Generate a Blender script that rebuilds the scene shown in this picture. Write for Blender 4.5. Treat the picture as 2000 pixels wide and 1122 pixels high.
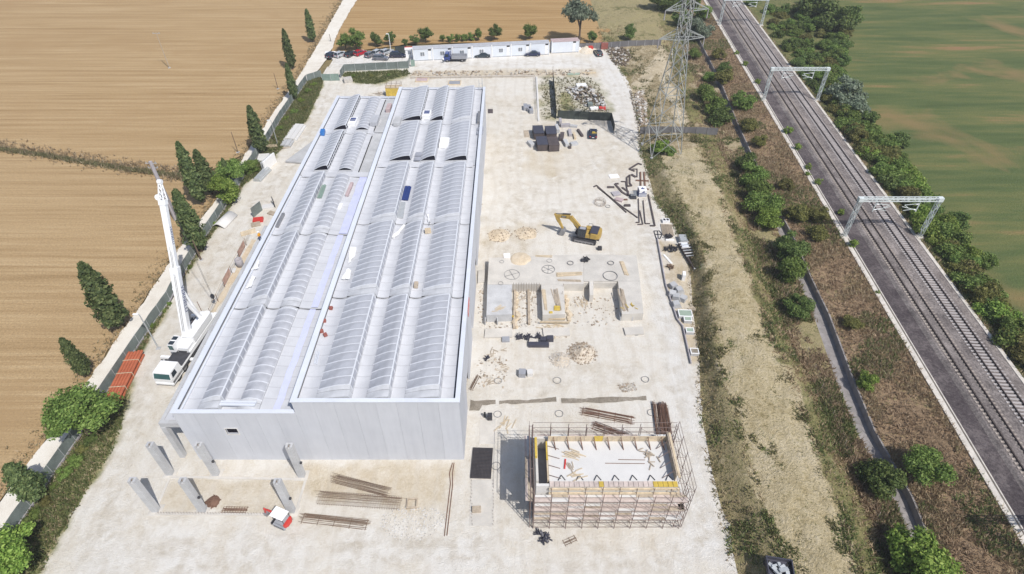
import bpy, math, random
import numpy as np
from mathutils import Vector, Matrix, noise as mnoise
for o in list(bpy.data.objects): bpy.data.objects.remove(o)
scene = bpy.context.scene
col = scene.collection
R = math.radians
rnd = random.Random(7)
# ---------------------------------------------------------------- camera
CAM_H, PITCH, FOC = 64.0, R(41.4), 1160.0
cd = bpy.data.cameras.new('camera'); cam = bpy.data.objects.new('camera', cd); col.objects.link(cam)
cam.location = (0, 0, CAM_H); cam.rotation_euler = (R(90) - PITCH, 0, 0)
cd.sensor_width = 36.0; cd.lens = 36.0 * FOC / 2000.0; cd.clip_start = 0.5; cd.clip_end = 5000
scene.camera = cam
# ---------------------------------------------------------------- sky and sun
SUN_EL = R(53); SUN_TO = Vector((0.65, -0.76, 0)).normalized()      # where the sun stands, seen from the site
w = bpy.data.worlds.new('World'); scene.world = w; w.use_nodes = True
nt = w.node_tree; bg = nt.nodes['Background']
sky = nt.nodes.new('ShaderNodeTexSky'); sky.sky_type = 'NISHITA'; sky.sun_disc = False
sky.sun_elevation = SUN_EL; sky.sun_rotation = math.atan2(SUN_TO.x, SUN_TO.y)
sky.air_density = 1.0; sky.dust_density = 1.6; sky.ozone_density = 1.0
nt.links.new(sky.outputs[0], bg.inputs[0]); bg.inputs[1].default_value = 0.105
ld = bpy.data.lights.new('sun', 'SUN'); ld.energy = 3.9; ld.angle = R(0.53); ld.color = (1.0, 0.965, 0.915)
sun = bpy.data.objects.new('sun', ld); col.objects.link(sun)
sd = Vector((SUN_TO.x * math.cos(SUN_EL), SUN_TO.y * math.cos(SUN_EL), math.sin(SUN_EL)))
sun.rotation_euler = sd.to_track_quat('Z', 'Y').to_euler(); sun.location = sd * 200
vs = scene.view_settings; vs.view_transform = 'Standard'; vs.look = 'None'; vs.gamma = 1; vs.exposure = 0.2; vs.use_curve_mapping = False
# ---------------------------------------------------------------- helpers
_s, _c = math.sin(PITCH), math.cos(PITCH)
def spot(x, y, z=0.0):
    """surveyed image point -> place on the level z of the site"""
    r = (x - 1000) / FOC; u = (561 - y) / FOC
    t = (z - CAM_H) / (-_s + u * _c)
    return Vector((r * t, (_c + u * _s) * t, z))
class MB:
    def __init__(s): s.v = []; s.f = []; s.m = []
    def add(s, vs, fs, mi=0):
        n = len(s.v); s.v.extend([tuple(p) for p in vs]); s.f.extend([tuple(i + n for i in f) for f in fs]); s.m.extend([mi] * len(fs)); return s
    def bx(s, x0, x1, y0, y1, z0, z1, mi=0):
        return s.add([(x0,y0,z0),(x1,y0,z0),(x1,y1,z0),(x0,y1,z0),(x0,y0,z1),(x1,y0,z1),(x1,y1,z1),(x0,y1,z1)],
                     [(3,2,1,0),(4,5,6,7),(0,1,5,4),(1,2,6,5),(2,3,7,6),(3,0,4,7)], mi)
    def box(s, c, d, rz=0, mi=0, rx=0, ry=0):
        m = Matrix.Rotation(rz,3,'Z') @ Matrix.Rotation(ry,3,'Y') @ Matrix.Rotation(rx,3,'X'); c = Vector(c); h = [q/2 for q in d]
        vs = [c + m @ Vector((sx*h[0], sy*h[1], sz*h[2])) for sz in (-1,1) for sx, sy in ((-1,-1),(1,-1),(1,1),(-1,1))]
        return s.add(vs, [(3,2,1,0),(4,5,6,7),(0,1,5,4),(1,2,6,5),(2,3,7,6),(3,0,4,7)], mi)
    def bar(s, p, q, w, h=None, mi=0):
        p = Vector(p); q = Vector(q); h = h or w; d = (q-p)
        if d.length < 1e-6: return s
        d.normalize(); a = d.cross(Vector((0,0,1)))
        if a.length < 1e-3: a = Vector((1,0,0))
        a.normalize(); b = a.cross(d); vs = []
        for e in (p, q): vs += [e - a*w/2 - b*h/2, e + a*w/2 - b*h/2, e + a*w/2 + b*h/2, e - a*w/2 + b*h/2]
        return s.add(vs, [(0,1,2,3),(7,6,5,4),(0,4,5,1),(1,5,6,2),(2,6,7,3),(3,7,4,0)], mi)
    def tube(s, p, q, r, r2=None, n=8, mi=0, cap=True):
        p = Vector(p); q = Vector(q); r2 = r if r2 is None else r2; d = (q-p).normalized()
        a = d.cross(Vector((0,0,1)));
        if a.length < 1e-3: a = Vector((1,0,0))
        a.normalize(); b = d.cross(a); vs = []
        for e, rr in ((p,r),(q,r2)):
            for k in range(n): t = 2*math.pi*k/n; vs.append(e + a*rr*math.cos(t) + b*rr*math.sin(t))
        fs = [(k, (k+1)%n, n+(k+1)%n, n+k) for k in range(n)]
        if cap: fs += [tuple(range(n-1,-1,-1)), tuple(range(n,2*n))]
        return s.add(vs, fs, mi)
    def path(s, pts, r, n=6, mi=0):
        for a, b in zip(pts[:-1], pts[1:]): s.tube(a, b, r, r, n, mi)
        return s
    def prism(s, poly, z0, z1, mi=0):
        n = len(poly); vs = [(p[0],p[1],z0) for p in poly] + [(p[0],p[1],z1) for p in poly]
        return s.add(vs, [tuple(range(n-1,-1,-1)), tuple(range(n,2*n))] + [(k,(k+1)%n,n+(k+1)%n,n+k) for k in range(n)], mi)
    def extr(s, prof, a0, a1, axis='y', mi=0, cap=True):
        """closed profile; (u,v) = (x,z) along y, or (y,z) along x"""
        n = len(prof); vs = []
        for a in (a0, a1):
            for u, v in prof: vs.append((u, a, v) if axis == 'y' else (a, u, v))
        fs = [(k,(k+1)%n,n+(k+1)%n,n+k) for k in range(n)]
        if cap: fs += [tuple(range(n-1,-1,-1)), tuple(range(n,2*n))]
        return s.add(vs, fs, mi)
    def lathe(s, prof, n=12, c=(0,0,0), mi=0):
        vs = []; m = len(prof)
        for r, z in prof:
            for k in range(n): t = 2*math.pi*k/n; vs.append((c[0]+r*math.cos(t), c[1]+r*math.sin(t), c[2]+z))
        fs = [(i*n+k, i*n+(k+1)%n, (i+1)*n+(k+1)%n, (i+1)*n+k) for i in range(m-1) for k in range(n)]
        return s.add(vs, fs, mi)
    def ring(s, c, r, t, n=20, mi=0, z2=None):
        pts = [Vector((c[0]+r*math.cos(2*math.pi*k/n), c[1]+r*math.sin(2*math.pi*k/n), c[2])) for k in range(n+1)]
        for a, b in zip(pts[:-1], pts[1:]): s.bar(a, b, t, t, mi)
        return s
    def mesh(s, name, mats, smooth=False):
        me = bpy.data.meshes.new(name); me.from_pydata(s.v, [], s.f)
        if not isinstance(mats, (list,tuple)): mats = [mats]
        for m in mats: me.materials.append(M[m] if isinstance(m, str) else m)
        if len(mats) > 1: me.polygons.foreach_set('material_index', s.m)
        if smooth: me.polygons.foreach_set('use_smooth', [True]*len(s.f))
        me.update(); return me
    def build(s, name, mats, parent=None, loc=(0,0,0), rz=0, smooth=False):
        return place(name, s.mesh(name, mats, smooth), parent, loc, rz)
def place(name, me, parent=None, loc=(0,0,0), rz=0, rot=None, sc=None):
    o = bpy.data.objects.new(name, me); col.objects.link(o); o.parent = parent; o.location = loc
    o.rotation_euler = rot if rot else (0,0,rz)
    if sc: o.scale = sc if isinstance(sc,(tuple,list)) else (sc,sc,sc)
    return o
def tag(o, label, cat, group=None):
    o['label'] = label; o['category'] = cat
    if group: o['group'] = group
    return o
def thing(name, label, cat, loc=(0,0,0), rz=0, group=None):
    o = place(name, None, None, loc, rz); o.empty_display_size = 0.3
    return tag(o, label, cat, group)
def struct(o): o['kind'] = 'structure'; return o
def stuff(o, label=None, cat=None):
    o['kind'] = 'stuff'
    if label: o['label'] = label
    if cat: o['category'] = cat
    return o
def copy_tree(o, parent=None):
    c = o.copy(); col.objects.link(c); c.parent = parent
    for ch in list(o.children): copy_tree(ch, c)
    return c
# ---------------------------------------------------------------- materials
M = {}
def new_mat(name):
    m = bpy.data.materials.new(name); m.use_nodes = True; M[name] = m
    return m, m.node_tree, m.node_tree.nodes['Principled BSDF']
def N(t, kind, **kw):
    n = t.nodes.new(kind)
    for k, v in kw.items(): setattr(n, k, v)
    return n
def ramp(t, fac, stops):
    r = N(t, 'ShaderNodeValToRGB'); e = r.color_ramp.elements
    while len(e) < len(stops): e.new(0.5)
    for q, (p, c) in zip(e, stops): q.position = p; q.color = (*c, 1) if len(c) == 3 else c
    t.links.new(fac, r.inputs[0]); return r.outputs[0]
def mix(t, fac, a, b, mode='MIX'):
    n = N(t, 'ShaderNodeMix', data_type='RGBA', blend_type=mode)
    if isinstance(fac, (int,float)): n.inputs[0].default_value = fac
    else: t.links.new(fac, n.inputs[0])
    for i, q in ((6,a),(7,b)):
        if isinstance(q, (tuple,list)): n.inputs[i].default_value = (*q,1) if len(q)==3 else q
        else: t.links.new(q, n.inputs[i])
    return n.outputs[2]
def coords(t, world=True, rot=0, sc=(1,1,1)):
    mp = N(t, 'ShaderNodeMapping')
    if world: g = N(t, 'ShaderNodeNewGeometry'); t.links.new(g.outputs['Position'], mp.inputs[0])
    else: g = N(t, 'ShaderNodeTexCoord'); t.links.new(g.outputs['Object'], mp.inputs[0])
    mp.inputs['Rotation'].default_value = (0,0,rot); mp.inputs['Scale'].default_value = sc
    return mp.outputs[0]
def nz(t, vec, scale, detail=4, rough=0.55, dist=0):
    n = N(t, 'ShaderNodeTexNoise'); n.inputs['Scale'].default_value = scale; n.inputs['Detail'].default_value = detail
    n.inputs['Roughness'].default_value = rough; n.inputs['Distortion'].default_value = dist
    t.links.new(vec, n.inputs['Vector']); return n.outputs[0]
def vor(t, vec, scale, out='Distance', feat='F1'):
    n = N(t, 'ShaderNodeTexVoronoi'); n.feature = feat; n.inputs['Scale'].default_value = scale; t.links.new(vec, n.inputs['Vector']); return n.outputs[out]
def bump(t, bs, h, st, dist=0.1):
    b = N(t, 'ShaderNodeBump'); b.inputs['Strength'].default_value = st; b.inputs['Distance'].default_value = dist
    t.links.new(h, b.inputs['Height']); t.links.new(b.outputs[0], bs.inputs['Normal'])
def simple(name, c, rough=0.6, metal=0.0, var=0.18, scale=1.5, bmp=0.15, dirt=None, world=False, spec=0.5):
    """paint, steel, timber, concrete: a base colour with uneven wear"""
    m, t, b = new_mat(name); v = coords(t, world); n1 = nz(t, v, scale, 6, 0.62); n2 = nz(t, v, scale*9, 3)
    lo = tuple(q*(1-var) for q in c); hi = tuple(min(1,q*(1+var*0.7)) for q in c)
    k = ramp(t, n1, [(0.3, lo), (0.7, hi)])
    if dirt: k = mix(t, ramp(t, n2, [(0.52,(0,0,0)),(0.72,(0.6,0.6,0.6))]), k, dirt)
    oi = N(t, 'ShaderNodeObjectInfo'); hv = N(t, 'ShaderNodeHueSaturation'); mr = N(t, 'ShaderNodeMapRange')
    t.links.new(oi.outputs['Random'], mr.inputs[0]); mr.inputs[3].default_value = 1 - var*0.35; mr.inputs[4].default_value = 1 + var*0.3
    t.links.new(mr.outputs[0], hv.inputs['Value']); t.links.new(k, hv.inputs['Color']); t.links.new(hv.outputs[0], b.inputs['Base Color'])
    b.inputs['Roughness'].default_value = rough; b.inputs['Metallic'].default_value = metal; b.inputs['Specular IOR Level'].default_value = spec
    if bmp: bump(t, b, n2, bmp, 0.03)
    return m
def earth(name, stops, s1=0.08, s2=1.2, s3=9.0, bst=0.5, rough=0.95, speck=None, bdist=0.12):
    """natural ground: broad patches, clods and a fine grain"""
    m, t, b = new_mat(name); v = coords(t)
    a = nz(t, v, s1, 5, 0.6, 0.4); c = nz(t, v, s2, 6, 0.65); d = nz(t, v, s3, 3, 0.7)
    mm = N(t, 'ShaderNodeMath', operation='MULTIPLY_ADD'); t.links.new(c, mm.inputs[0]); mm.inputs[1].default_value = 0.55
    m2 = N(t, 'ShaderNodeMath', operation='MULTIPLY'); t.links.new(a, m2.inputs[0]); m2.inputs[1].default_value = 0.45
    t.links.new(m2.outputs[0], mm.inputs[2])
    k = ramp(t, mm.outputs[0], stops)
    k = mix(t, 0.35, k, ramp(t, d, [(0.3,(0.25,0.25,0.25)),(0.7,(0.75,0.75,0.75))]), 'OVERLAY')
    if speck:
        q = vor(t, v, speck[0]); k = mix(t, ramp(t, q, [(0.0,(1,1,1)),(speck[1],(0,0,0))]), k, speck[2])
    t.links.new(k, b.inputs['Base Color']); b.inputs['Roughness'].default_value = rough; b.inputs['Specular IOR Level'].default_value = 0.15
    ad = N(t, 'ShaderNodeMath', operation='ADD'); t.links.new(c, ad.inputs[0]); t.links.new(d, ad.inputs[1]); bump(t, b, ad.outputs[0], bst, bdist)
    return m
def crop(name, stops, rot, along, across, bst=0.4, patch=None):
    """field worked in long passes: noise stretched along the drilling direction"""
    m, t, b = new_mat(name); v = coords(t, True, rot, (along, across, 1)); v0 = coords(t)
    a = nz(t, v, 1.0, 5, 0.6, 0.3); c = nz(t, v, 4.5, 4, 0.6); d = nz(t, v0, 3.5, 5, 0.7); e = nz(t, v0, 0.035, 4, 0.55, 0.5)
    m1 = N(t, 'ShaderNodeMath', operation='MULTIPLY_ADD'); t.links.new(c, m1.inputs[0]); m1.inputs[1].default_value = 0.4
    m2 = N(t, 'ShaderNodeMath', operation='MULTIPLY'); t.links.new(a, m2.inputs[0]); m2.inputs[1].default_value = 0.6
    t.links.new(m2.outputs[0], m1.inputs[2]); k = ramp(t, m1.outputs[0], stops)
    k = mix(t, 0.45, k, ramp(t, d, [(0.3,(0.22,0.22,0.22)),(0.7,(0.78,0.78,0.78))]), 'OVERLAY')
    if patch: k = mix(t, ramp(t, e, [(patch[0],(0,0,0)),(patch[1],(0.85,0.85,0.85))]), k, mix(t, d, patch[2], patch[3]))
    t.links.new(k, b.inputs['Base Color']); b.inputs['Roughness'].default_value = 1; b.inputs['Specular IOR Level'].default_value = 0.1
    bump(t, b, d, bst, 0.15); return m
def leafmat(name, c0, c1, c2):
    m, t, b = new_mat(name); g = N(t, 'ShaderNodeNewGeometry'); oi = N(t, 'ShaderNodeObjectInfo')
    k = ramp(t, g.outputs['Random Per Island'], [(0.0,c0),(0.55,c1),(1.0,c2)])
    hv = N(t, 'ShaderNodeHueSaturation'); mr = N(t, 'ShaderNodeMapRange'); t.links.new(oi.outputs['Random'], mr.inputs[0])
    mr.inputs[3].default_value = 0.8; mr.inputs[4].default_value = 1.25; t.links.new(mr.outputs[0], hv.inputs['Value'])
    m3 = N(t, 'ShaderNodeMapRange'); t.links.new(oi.outputs['Random'], m3.inputs[0]); m3.inputs[3].default_value = 0.49; m3.inputs[4].default_value = 0.512
    t.links.new(m3.outputs[0], hv.inputs['Hue']); t.links.new(k, hv.inputs['Color']); t.links.new(hv.outputs[0], b.inputs['Base Color'])
    b.inputs['Roughness'].default_value = 0.6; b.inputs['Specular IOR Level'].default_value = 0.25
    tr = N(t, 'ShaderNodeBsdfTranslucent'); t.links.new(hv.outputs[0], tr.inputs[0]); ms = N(t, 'ShaderNodeMixShader'); ms.inputs[0].default_value = 0.34
    out = t.nodes['Material Output']; t.links.new(b.outputs[0], ms.inputs[1]); t.links.new(tr.outputs[0], ms.inputs[2]); t.links.new(ms.outputs[0], out.inputs[0])
    return m
earth('gravel', [(0.3,(0.50,0.43,0.35)),(0.45,(0.60,0.545,0.47)),(0.58,(0.655,0.615,0.555)),(0.75,(0.70,0.67,0.62))], 0.07, 0.9, 7, 0.35, speck=(3.2,0.13,(0.78,0.76,0.72)))
earth('road_dust', [(0.3,(0.55,0.50,0.43)),(0.5,(0.66,0.62,0.55)),(0.7,(0.72,0.69,0.63))], 0.1, 0.5, 8, 0.2)
earth('sand', [(0.3,(0.45,0.36,0.25)),(0.5,(0.56,0.47,0.35)),(0.7,(0.62,0.55,0.45))], 0.2, 1.5, 8, 0.3)
earth('yard_sand', [(0.32,(0.50,0.41,0.30)),(0.5,(0.60,0.53,0.43)),(0.68,(0.66,0.62,0.55))], 0.09, 0.6, 8, 0.25)
earth('damp', [(0.3,(0.16,0.14,0.11)),(0.5,(0.24,0.21,0.17)),(0.7,(0.34,0.31,0.27))], 0.3, 2.0, 8, 0.5)
earth('rough_gravel', [(0.3,(0.42,0.34,0.24)),(0.5,(0.55,0.48,0.39)),(0.7,(0.66,0.62,0.56))], 0.2, 2.4, 9, 0.9, speck=(2.2,0.2,(0.70,0.67,0.62)))
earth('soil', [(0.28,(0.20,0.16,0.075)),(0.38,(0.34,0.27,0.15)),(0.5,(0.45,0.37,0.225)),(0.62,(0.50,0.425,0.28)),(0.8,(0.54,0.48,0.36))], 0.12, 1.1, 6, 1.0, speck=(1.1,0.10,(0.13,0.12,0.045)), bdist=0.3)
earth('verge', [(0.28,(0.10,0.11,0.042)),(0.40,(0.19,0.17,0.075)),(0.52,(0.30,0.245,0.125)),(0.66,(0.40,0.33,0.19)),(0.85,(0.18,0.19,0.08))], 0.25, 1.6, 8, 1.0, bdist=0.3)
earth('weeds', [(0.3,(0.08,0.10,0.034)),(0.45,(0.125,0.145,0.052)),(0.58,(0.21,0.195,0.085)),(0.72,(0.32,0.265,0.14))], 0.2, 1.4, 8, 1.0, bdist=0.3)
earth('dry_scrub',[(0.34,(0.169,0.122,0.074)),(0.44,(0.286,0.201,0.126)),(0.54,(0.390,0.275,0.174)),(0.62,(0.286,0.250,0.114)),(0.72,(0.494,0.366,0.240))],0.16,1.5,9,1.0,bdist=0.3)
earth('ground', [(0.3,(0.10,0.09,0.04)),(0.5,(0.2,0.16,0.08)),(0.7,(0.3,0.23,0.12))], 0.02, 0.5, 5, 0.6)
earth('ballast',[(0.36,(0.116,0.100,0.097)),(0.5,(0.232,0.203,0.192)),(0.62,(0.382,0.337,0.316))],0.3,3.5,14,1.0,speck=(5,0.16,(0.382,0.337,0.311)))
earth('ballast_dark',[(0.36,(0.057,0.046,0.050)),(0.5,(0.108,0.091,0.094)),(0.62,(0.197,0.169,0.166))],0.3,3.5,14,1.0,speck=(5,0.12,(0.207,0.178,0.178)))
earth('garden', [(0.3,(0.05,0.075,0.02)),(0.5,(0.10,0.13,0.04)),(0.7,(0.30,0.24,0.12))], 0.2, 1.2, 9, 0.8)
earth('scrub_pile', [(0.3,(0.12,0.10,0.045)),(0.45,(0.23,0.18,0.09)),(0.6,(0.36,0.29,0.17)),(0.75,(0.47,0.40,0.28))], 0.15, 1.8, 8, 1.0, speck=(0.9,0.12,(0.10,0.09,0.035)), bdist=0.35)
crop('stubble',[(0.34,(0.262,0.172,0.083)),(0.45,(0.335,0.228,0.116)),(0.54,(0.385,0.271,0.146)),(0.66,(0.440,0.324,0.189))],R(11),0.016,0.75,0.5,patch=(0.52,0.74,(0.350,0.237,0.123),(0.300,0.194,0.094)))
crop('stubble_b',[(0.34,(0.270,0.182,0.091)),(0.45,(0.335,0.231,0.121)),(0.54,(0.380,0.269,0.146)),(0.66,(0.430,0.317,0.184))],R(13),0.018,0.9,0.5,patch=(0.55,0.75,(0.360,0.247,0.132),(0.300,0.199,0.099)))
crop('stubble_c',[(0.34,(0.250,0.154,0.066)),(0.45,(0.325,0.208,0.094)),(0.54,(0.375,0.251,0.123)),(0.66,(0.430,0.305,0.164))],R(-6),0.018,0.9,0.5)
crop('green_crop',[(0.32,(0.058,0.082,0.031)),(0.46,(0.087,0.114,0.043)),(0.56,(0.132,0.140,0.053)),(0.62,(0.213,0.157,0.071)),(0.70,(0.251,0.146,0.079))],R(-12),0.012,0.085,0.9,patch=(0.56,0.68,(0.195,0.161,0.066),(0.231,0.151,0.079)))
simple('concrete', (0.46,0.465,0.475), 0.85, var=0.2, scale=0.5, dirt=(0.38,0.37,0.36))
simple('roof_concrete', (0.52,0.53,0.56), 0.8, var=0.12, scale=0.35, dirt=(0.52,0.52,0.53))
simple('white_metal', (0.62,0.65,0.71), 0.4, var=0.07, scale=0.4)
simple('rib', (0.62,0.64,0.68), 0.45, var=0.05)
simple('slab_concrete', (0.53,0.505,0.465), 0.9, var=0.16, scale=0.5, dirt=(0.58,0.53,0.46))
simple('pale_slab', (0.60,0.59,0.575), 0.85, var=0.08, scale=0.4, dirt=(0.6,0.59,0.57))
simple('kerb_white', (0.56,0.52,0.47), 0.85, var=0.2, scale=1.2, dirt=(0.35,0.31,0.26), world=True)
simple('timber', (0.56,0.46,0.325), 0.8, var=0.25, scale=2)
simple('old_timber', (0.42,0.35,0.27), 0.85, var=0.3, scale=2)
simple('yellow_form', (0.56,0.40,0.06), 0.6, var=0.25, scale=2, dirt=(0.48,0.38,0.2))
simple('rust', (0.17,0.095,0.065), 0.9, var=0.35, scale=3)
simple('rebar', (0.20,0.14,0.10), 0.85, var=0.3, scale=3)
simple('scaffold', (0.20,0.145,0.13), 0.7, var=0.3, scale=4)
simple('galv', (0.50,0.52,0.53), 0.5, metal=0.35, var=0.12)
simple('portal_paint', (0.60,0.645,0.64), 0.5, var=0.12)
simple('pylon_steel', (0.36,0.375,0.365), 0.6, metal=0.2, var=0.2, scale=3)
simple('dark_steel', (0.045,0.045,0.052), 0.6, var=0.3)
simple('steel', (0.28,0.28,0.29), 0.5, metal=0.4, var=0.2)
simple('black', (0.02,0.02,0.022), 0.7, var=0.2)
simple('tyre', (0.022,0.022,0.023), 0.9, var=0.2)
simple('crane_white', (0.80,0.81,0.82), 0.35, var=0.06, scale=0.6, dirt=(0.66,0.65,0.62))
simple('yellow_paint', (0.44,0.295,0.07), 0.5, var=0.2, scale=1.5, dirt=(0.36,0.28,0.16))
simple('red_paint', (0.55,0.045,0.035), 0.45, var=0.15)
simple('orange_pipe', (0.40,0.115,0.055), 0.55, var=0.2, scale=1)
simple('green_mesh', (0.16,0.19,0.18), 0.8, var=0.25, scale=0.7, dirt=(0.25,0.27,0.25))
simple('green_gate', (0.22,0.30,0.26), 0.7, var=0.15)
simple('black_mesh', (0.045,0.055,0.05), 0.8, var=0.35, scale=0.8)
simple('grey_mesh', (0.16,0.155,0.16), 0.8, var=0.2, scale=0.8)
simple('pink_mesh', (0.52,0.33,0.28), 0.8, var=0.25, scale=1)
simple('cabin_wall', (0.66,0.70,0.76), 0.5, var=0.06, scale=0.6, dirt=(0.55,0.57,0.6))
simple('cabin_roof', (0.43,0.44,0.47), 0.6, var=0.12, scale=0.7)
simple('cabin_rust', (0.46,0.36,0.36), 0.7, var=0.15)
simple('bark', (0.14,0.10,0.07), 0.95, var=0.3, scale=4)
simple('pole_concrete', (0.36,0.34,0.36), 0.9, var=0.15)
simple('plastic_grey', (0.30,0.31,0.34), 0.5, var=0.15)
simple('plastic_dark', (0.055,0.055,0.075), 0.45, var=0.2)
simple('white_plastic', (0.80,0.80,0.80), 0.5, var=0.06)
simple('pink_plank', (0.52,0.44,0.40), 0.85, var=0.22, scale=2)
simple('rail_steel', (0.075,0.055,0.05), 0.6, var=0.25)
simple('wire', (0.12,0.10,0.085), 0.8, var=0.2)
simple('blue_plastic', (0.03,0.16,0.45), 0.45, var=0.15)
simple('deep_blue', (0.025,0.045,0.17), 0.35, var=0.1)
simple('membrane', (0.55,0.575,0.78), 0.5, var=0.08, scale=0.8)
simple('container_brown', (0.085,0.068,0.068), 0.7, var=0.3, scale=0.8)
simple('container_rust', (0.16,0.07,0.045), 0.8, var=0.3)
simple('pale_green', (0.30,0.37,0.30), 0.6, var=0.1)
simple('brick_red', (0.30,0.10,0.08), 0.85, var=0.2)
simple('skin', (0.45,0.28,0.2), 0.6, var=0.05)
simple('hivis', (0.75,0.35,0.03), 0.7, var=0.1)
simple('denim', (0.05,0.07,0.13), 0.8, var=0.15)
simple('rubble_pale', (0.50,0.47,0.43), 0.9, var=0.25, scale=2)
simple('rubble_brown', (0.30,0.24,0.18), 0.95, var=0.3, scale=2)
def paint(name, c, rough=0.25):
    m, t, b = new_mat(name); b.inputs['Base Color'].default_value = (*c,1); b.inputs['Roughness'].default_value = rough; b.inputs['Coat Weight'].default_value = 0.5
    n = nz(t, coords(t, False), 3, 4); t.links.new(ramp(t, n, [(0.3, tuple(q*0.85 for q in c)), (0.7, tuple(min(1,q*1.1+0.004) for q in c))]), b.inputs['Base Color']); return m
for n_, c_ in dict(car_blue=(0.015,0.025,0.075), car_navy=(0.012,0.016,0.04), car_silver=(0.44,0.46,0.49), car_grey=(0.15,0.155,0.18), car_red=(0.42,0.012,0.03), car_black=(0.014,0.015,0.022), truck_blue=(0.02,0.05,0.22), car_teal=(0.022,0.04,0.055)).items(): paint(n_, c_)
def glassy(name, c, rough=0.08, spec=0.5):
    m, t, b = new_mat(name); n = nz(t, coords(t, False), 0.8, 3)
    t.links.new(ramp(t, n, [(0.3, tuple(q*0.85 for q in c)), (0.7, tuple(min(1,q*1.15) for q in c))]), b.inputs['Base Color'])
    b.inputs['Roughness'].default_value = rough; b.inputs['Specular IOR Level'].default_value = spec; return m
glassy('car_glass', (0.03,0.04,0.05)); glassy('cab_glass', (0.05,0.11,0.11)); glassy('window_glass', (0.22,0.24,0.27), 0.15)
glassy('poly_glass', (0.385,0.395,0.43), 0.4, 0.4); glassy('side_glass', (0.30,0.31,0.35), 0.35, 0.4); glassy('painted_inside_dark', (0.012,0.012,0.02), 0.8, 0.1); glassy('pale_shell', (0.46,0.47,0.495), 0.6, 0.3)  # near-black colour stands in for the unlit inside of openings
leafmat('leaf_cypress',(0.056,0.088,0.034),(0.119,0.167,0.061),(0.227,0.273,0.110))
leafmat('leaf_mid',(0.074,0.119,0.026),(0.148,0.218,0.051),(0.259,0.330,0.091))
leafmat('leaf_bright',(0.096,0.158,0.026),(0.199,0.290,0.055),(0.340,0.422,0.103))
leafmat('leaf_dark',(0.060,0.099,0.029),(0.118,0.174,0.048),(0.209,0.262,0.080))
leafmat('leaf_olive',(0.099,0.102,0.031),(0.165,0.162,0.050),(0.251,0.228,0.077))
leafmat('leaf_silver',(0.115,0.149,0.098),(0.184,0.224,0.155),(0.276,0.310,0.230))
leafmat('blade_dry',(0.241,0.174,0.110),(0.391,0.291,0.193),(0.552,0.431,0.292))
leafmat('blade_tan', (0.28,0.215,0.125), (0.39,0.31,0.19), (0.50,0.42,0.28))
leafmat('blade_green', (0.09,0.12,0.04), (0.15,0.18,0.065), (0.25,0.255,0.11))
leafmat('blade_dark', (0.085,0.085,0.04), (0.15,0.14,0.065), (0.24,0.215,0.11))
# ================================================================ THE GROUND
def jit(pts, amp=0.35, step=1.2, closed=True, seed=0.0):
    """world outline with the uneven edge of earth"""
    pts = [Vector((p[0], p[1], 0)) for p in pts]; out = []
    n = len(pts); rng = range(n) if closed else range(n-1)
    for i in rng:
        a, b = pts[i], pts[(i+1) % n]; d = b - a; L = d.length
        k = max(1, int(L/step)) if L < 130 else 1
        nn = Vector((-d.y, d.x, 0)).normalized() if L > 0 else Vector()
        for j in range(k):
            p = a + d*(j/k); q = mnoise.noise((p.x*0.45+seed, p.y*0.45, 3.1)) + 0.6*mnoise.noise((p.x*1.5, p.y*1.5+seed, 1.7))
            out.append(p + nn*(amp*q*(1 if k > 1 else 0)))
    if not closed: out.append(pts[-1])
    return out
def sheet(name, px, z, mat, amp=0.35, world=False, seed=0.0, step=1.2):
    pts = px if world else [spot(*p) for p in px]
    o = MB().add([(p.x,p.y,z) for p in jit(pts, amp, step, True, seed)], [tuple(range(len(jit(pts, amp, step, True, seed))))]).build(name, mat)
    if o.data.polygons[0].normal.z < 0: o.data.flip_normals()
    return struct(o)
struct(MB().add([(-2500,-600,-0.35),(2500,-600,-0.35),(2500,4000,-0.35),(-2500,4000,-0.35)], [(0,1,2,3)]).build('ground', 'ground'))
W2 = lambda x, y: Vector((x, y, 0))
ROAD_L = [(-30,1020),(0,977),(41,923),(95,853),(160,763),(230,660),(300,560),(345,492),(395,425),(440,366),(480,300),(540,212),(588,142),(625,80),(650,35),(670,0)]
FENCE_L = [(-40,1140),(20,1052),(62,990),(106,926),(150,862),(205,775),(273,672),(333,587),(363,530),(400,467),(437,411),(493,322),(523,278),(547,237),(572,200),(600,160)]
ROAD_TOP_R = [(612,150),(640,112),(650,92),(662,60),(680,28),(697,0)]
HEDGE = [(-60,283),(0,292),(90,305),(180,320),(260,333),(335,342),(372,352)]
rl = [spot(*p) for p in ROAD_L]; fl = [spot(*p) for p in FENCE_L]; hg = [spot(*p) for p in HEDGE]; rt = [spot(*p) for p in ROAD_TOP_R]
far_l = rl[-1] + (rl[-1]-rl[-3]).normalized()*520; far_r = rt[-1] + (rt[-1]-rt[-3]).normalized()*520
i_h = 10
fieldA = list(reversed(hg)) + [W2(-700, hg[0].y+120), W2(-700,900), far_l] + list(reversed(rl[i_h:]))
fieldB = [W2(-700,-300), W2(rl[0].x-2,-300)] + rl[:i_h] + list(reversed(hg)) + [W2(-700, hg[0].y+119)]
sheet('stubble_field', fieldA, -0.02, 'stubble', 0.5, True)
sheet('stubble_field', fieldB, -0.024, 'stubble_b', 0.5, True, 3)
sheet('dirt_road', rl + [far_l, far_r] + list(reversed(rt)) + [spot(600,165)] + list(reversed(fl)), 0.004, 'road_dust', 0.35, True, 5)
fieldC = rt[1:] + [far_r, W2(160,900), spot(1310,-60), spot(1290,30), spot(1292,84), spot(1130,84), spot(900,84), spot(800,86), spot(660,105)]
sheet('stubble_field', fieldC, -0.016, 'stubble_c', 0.5, True, 8)
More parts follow.
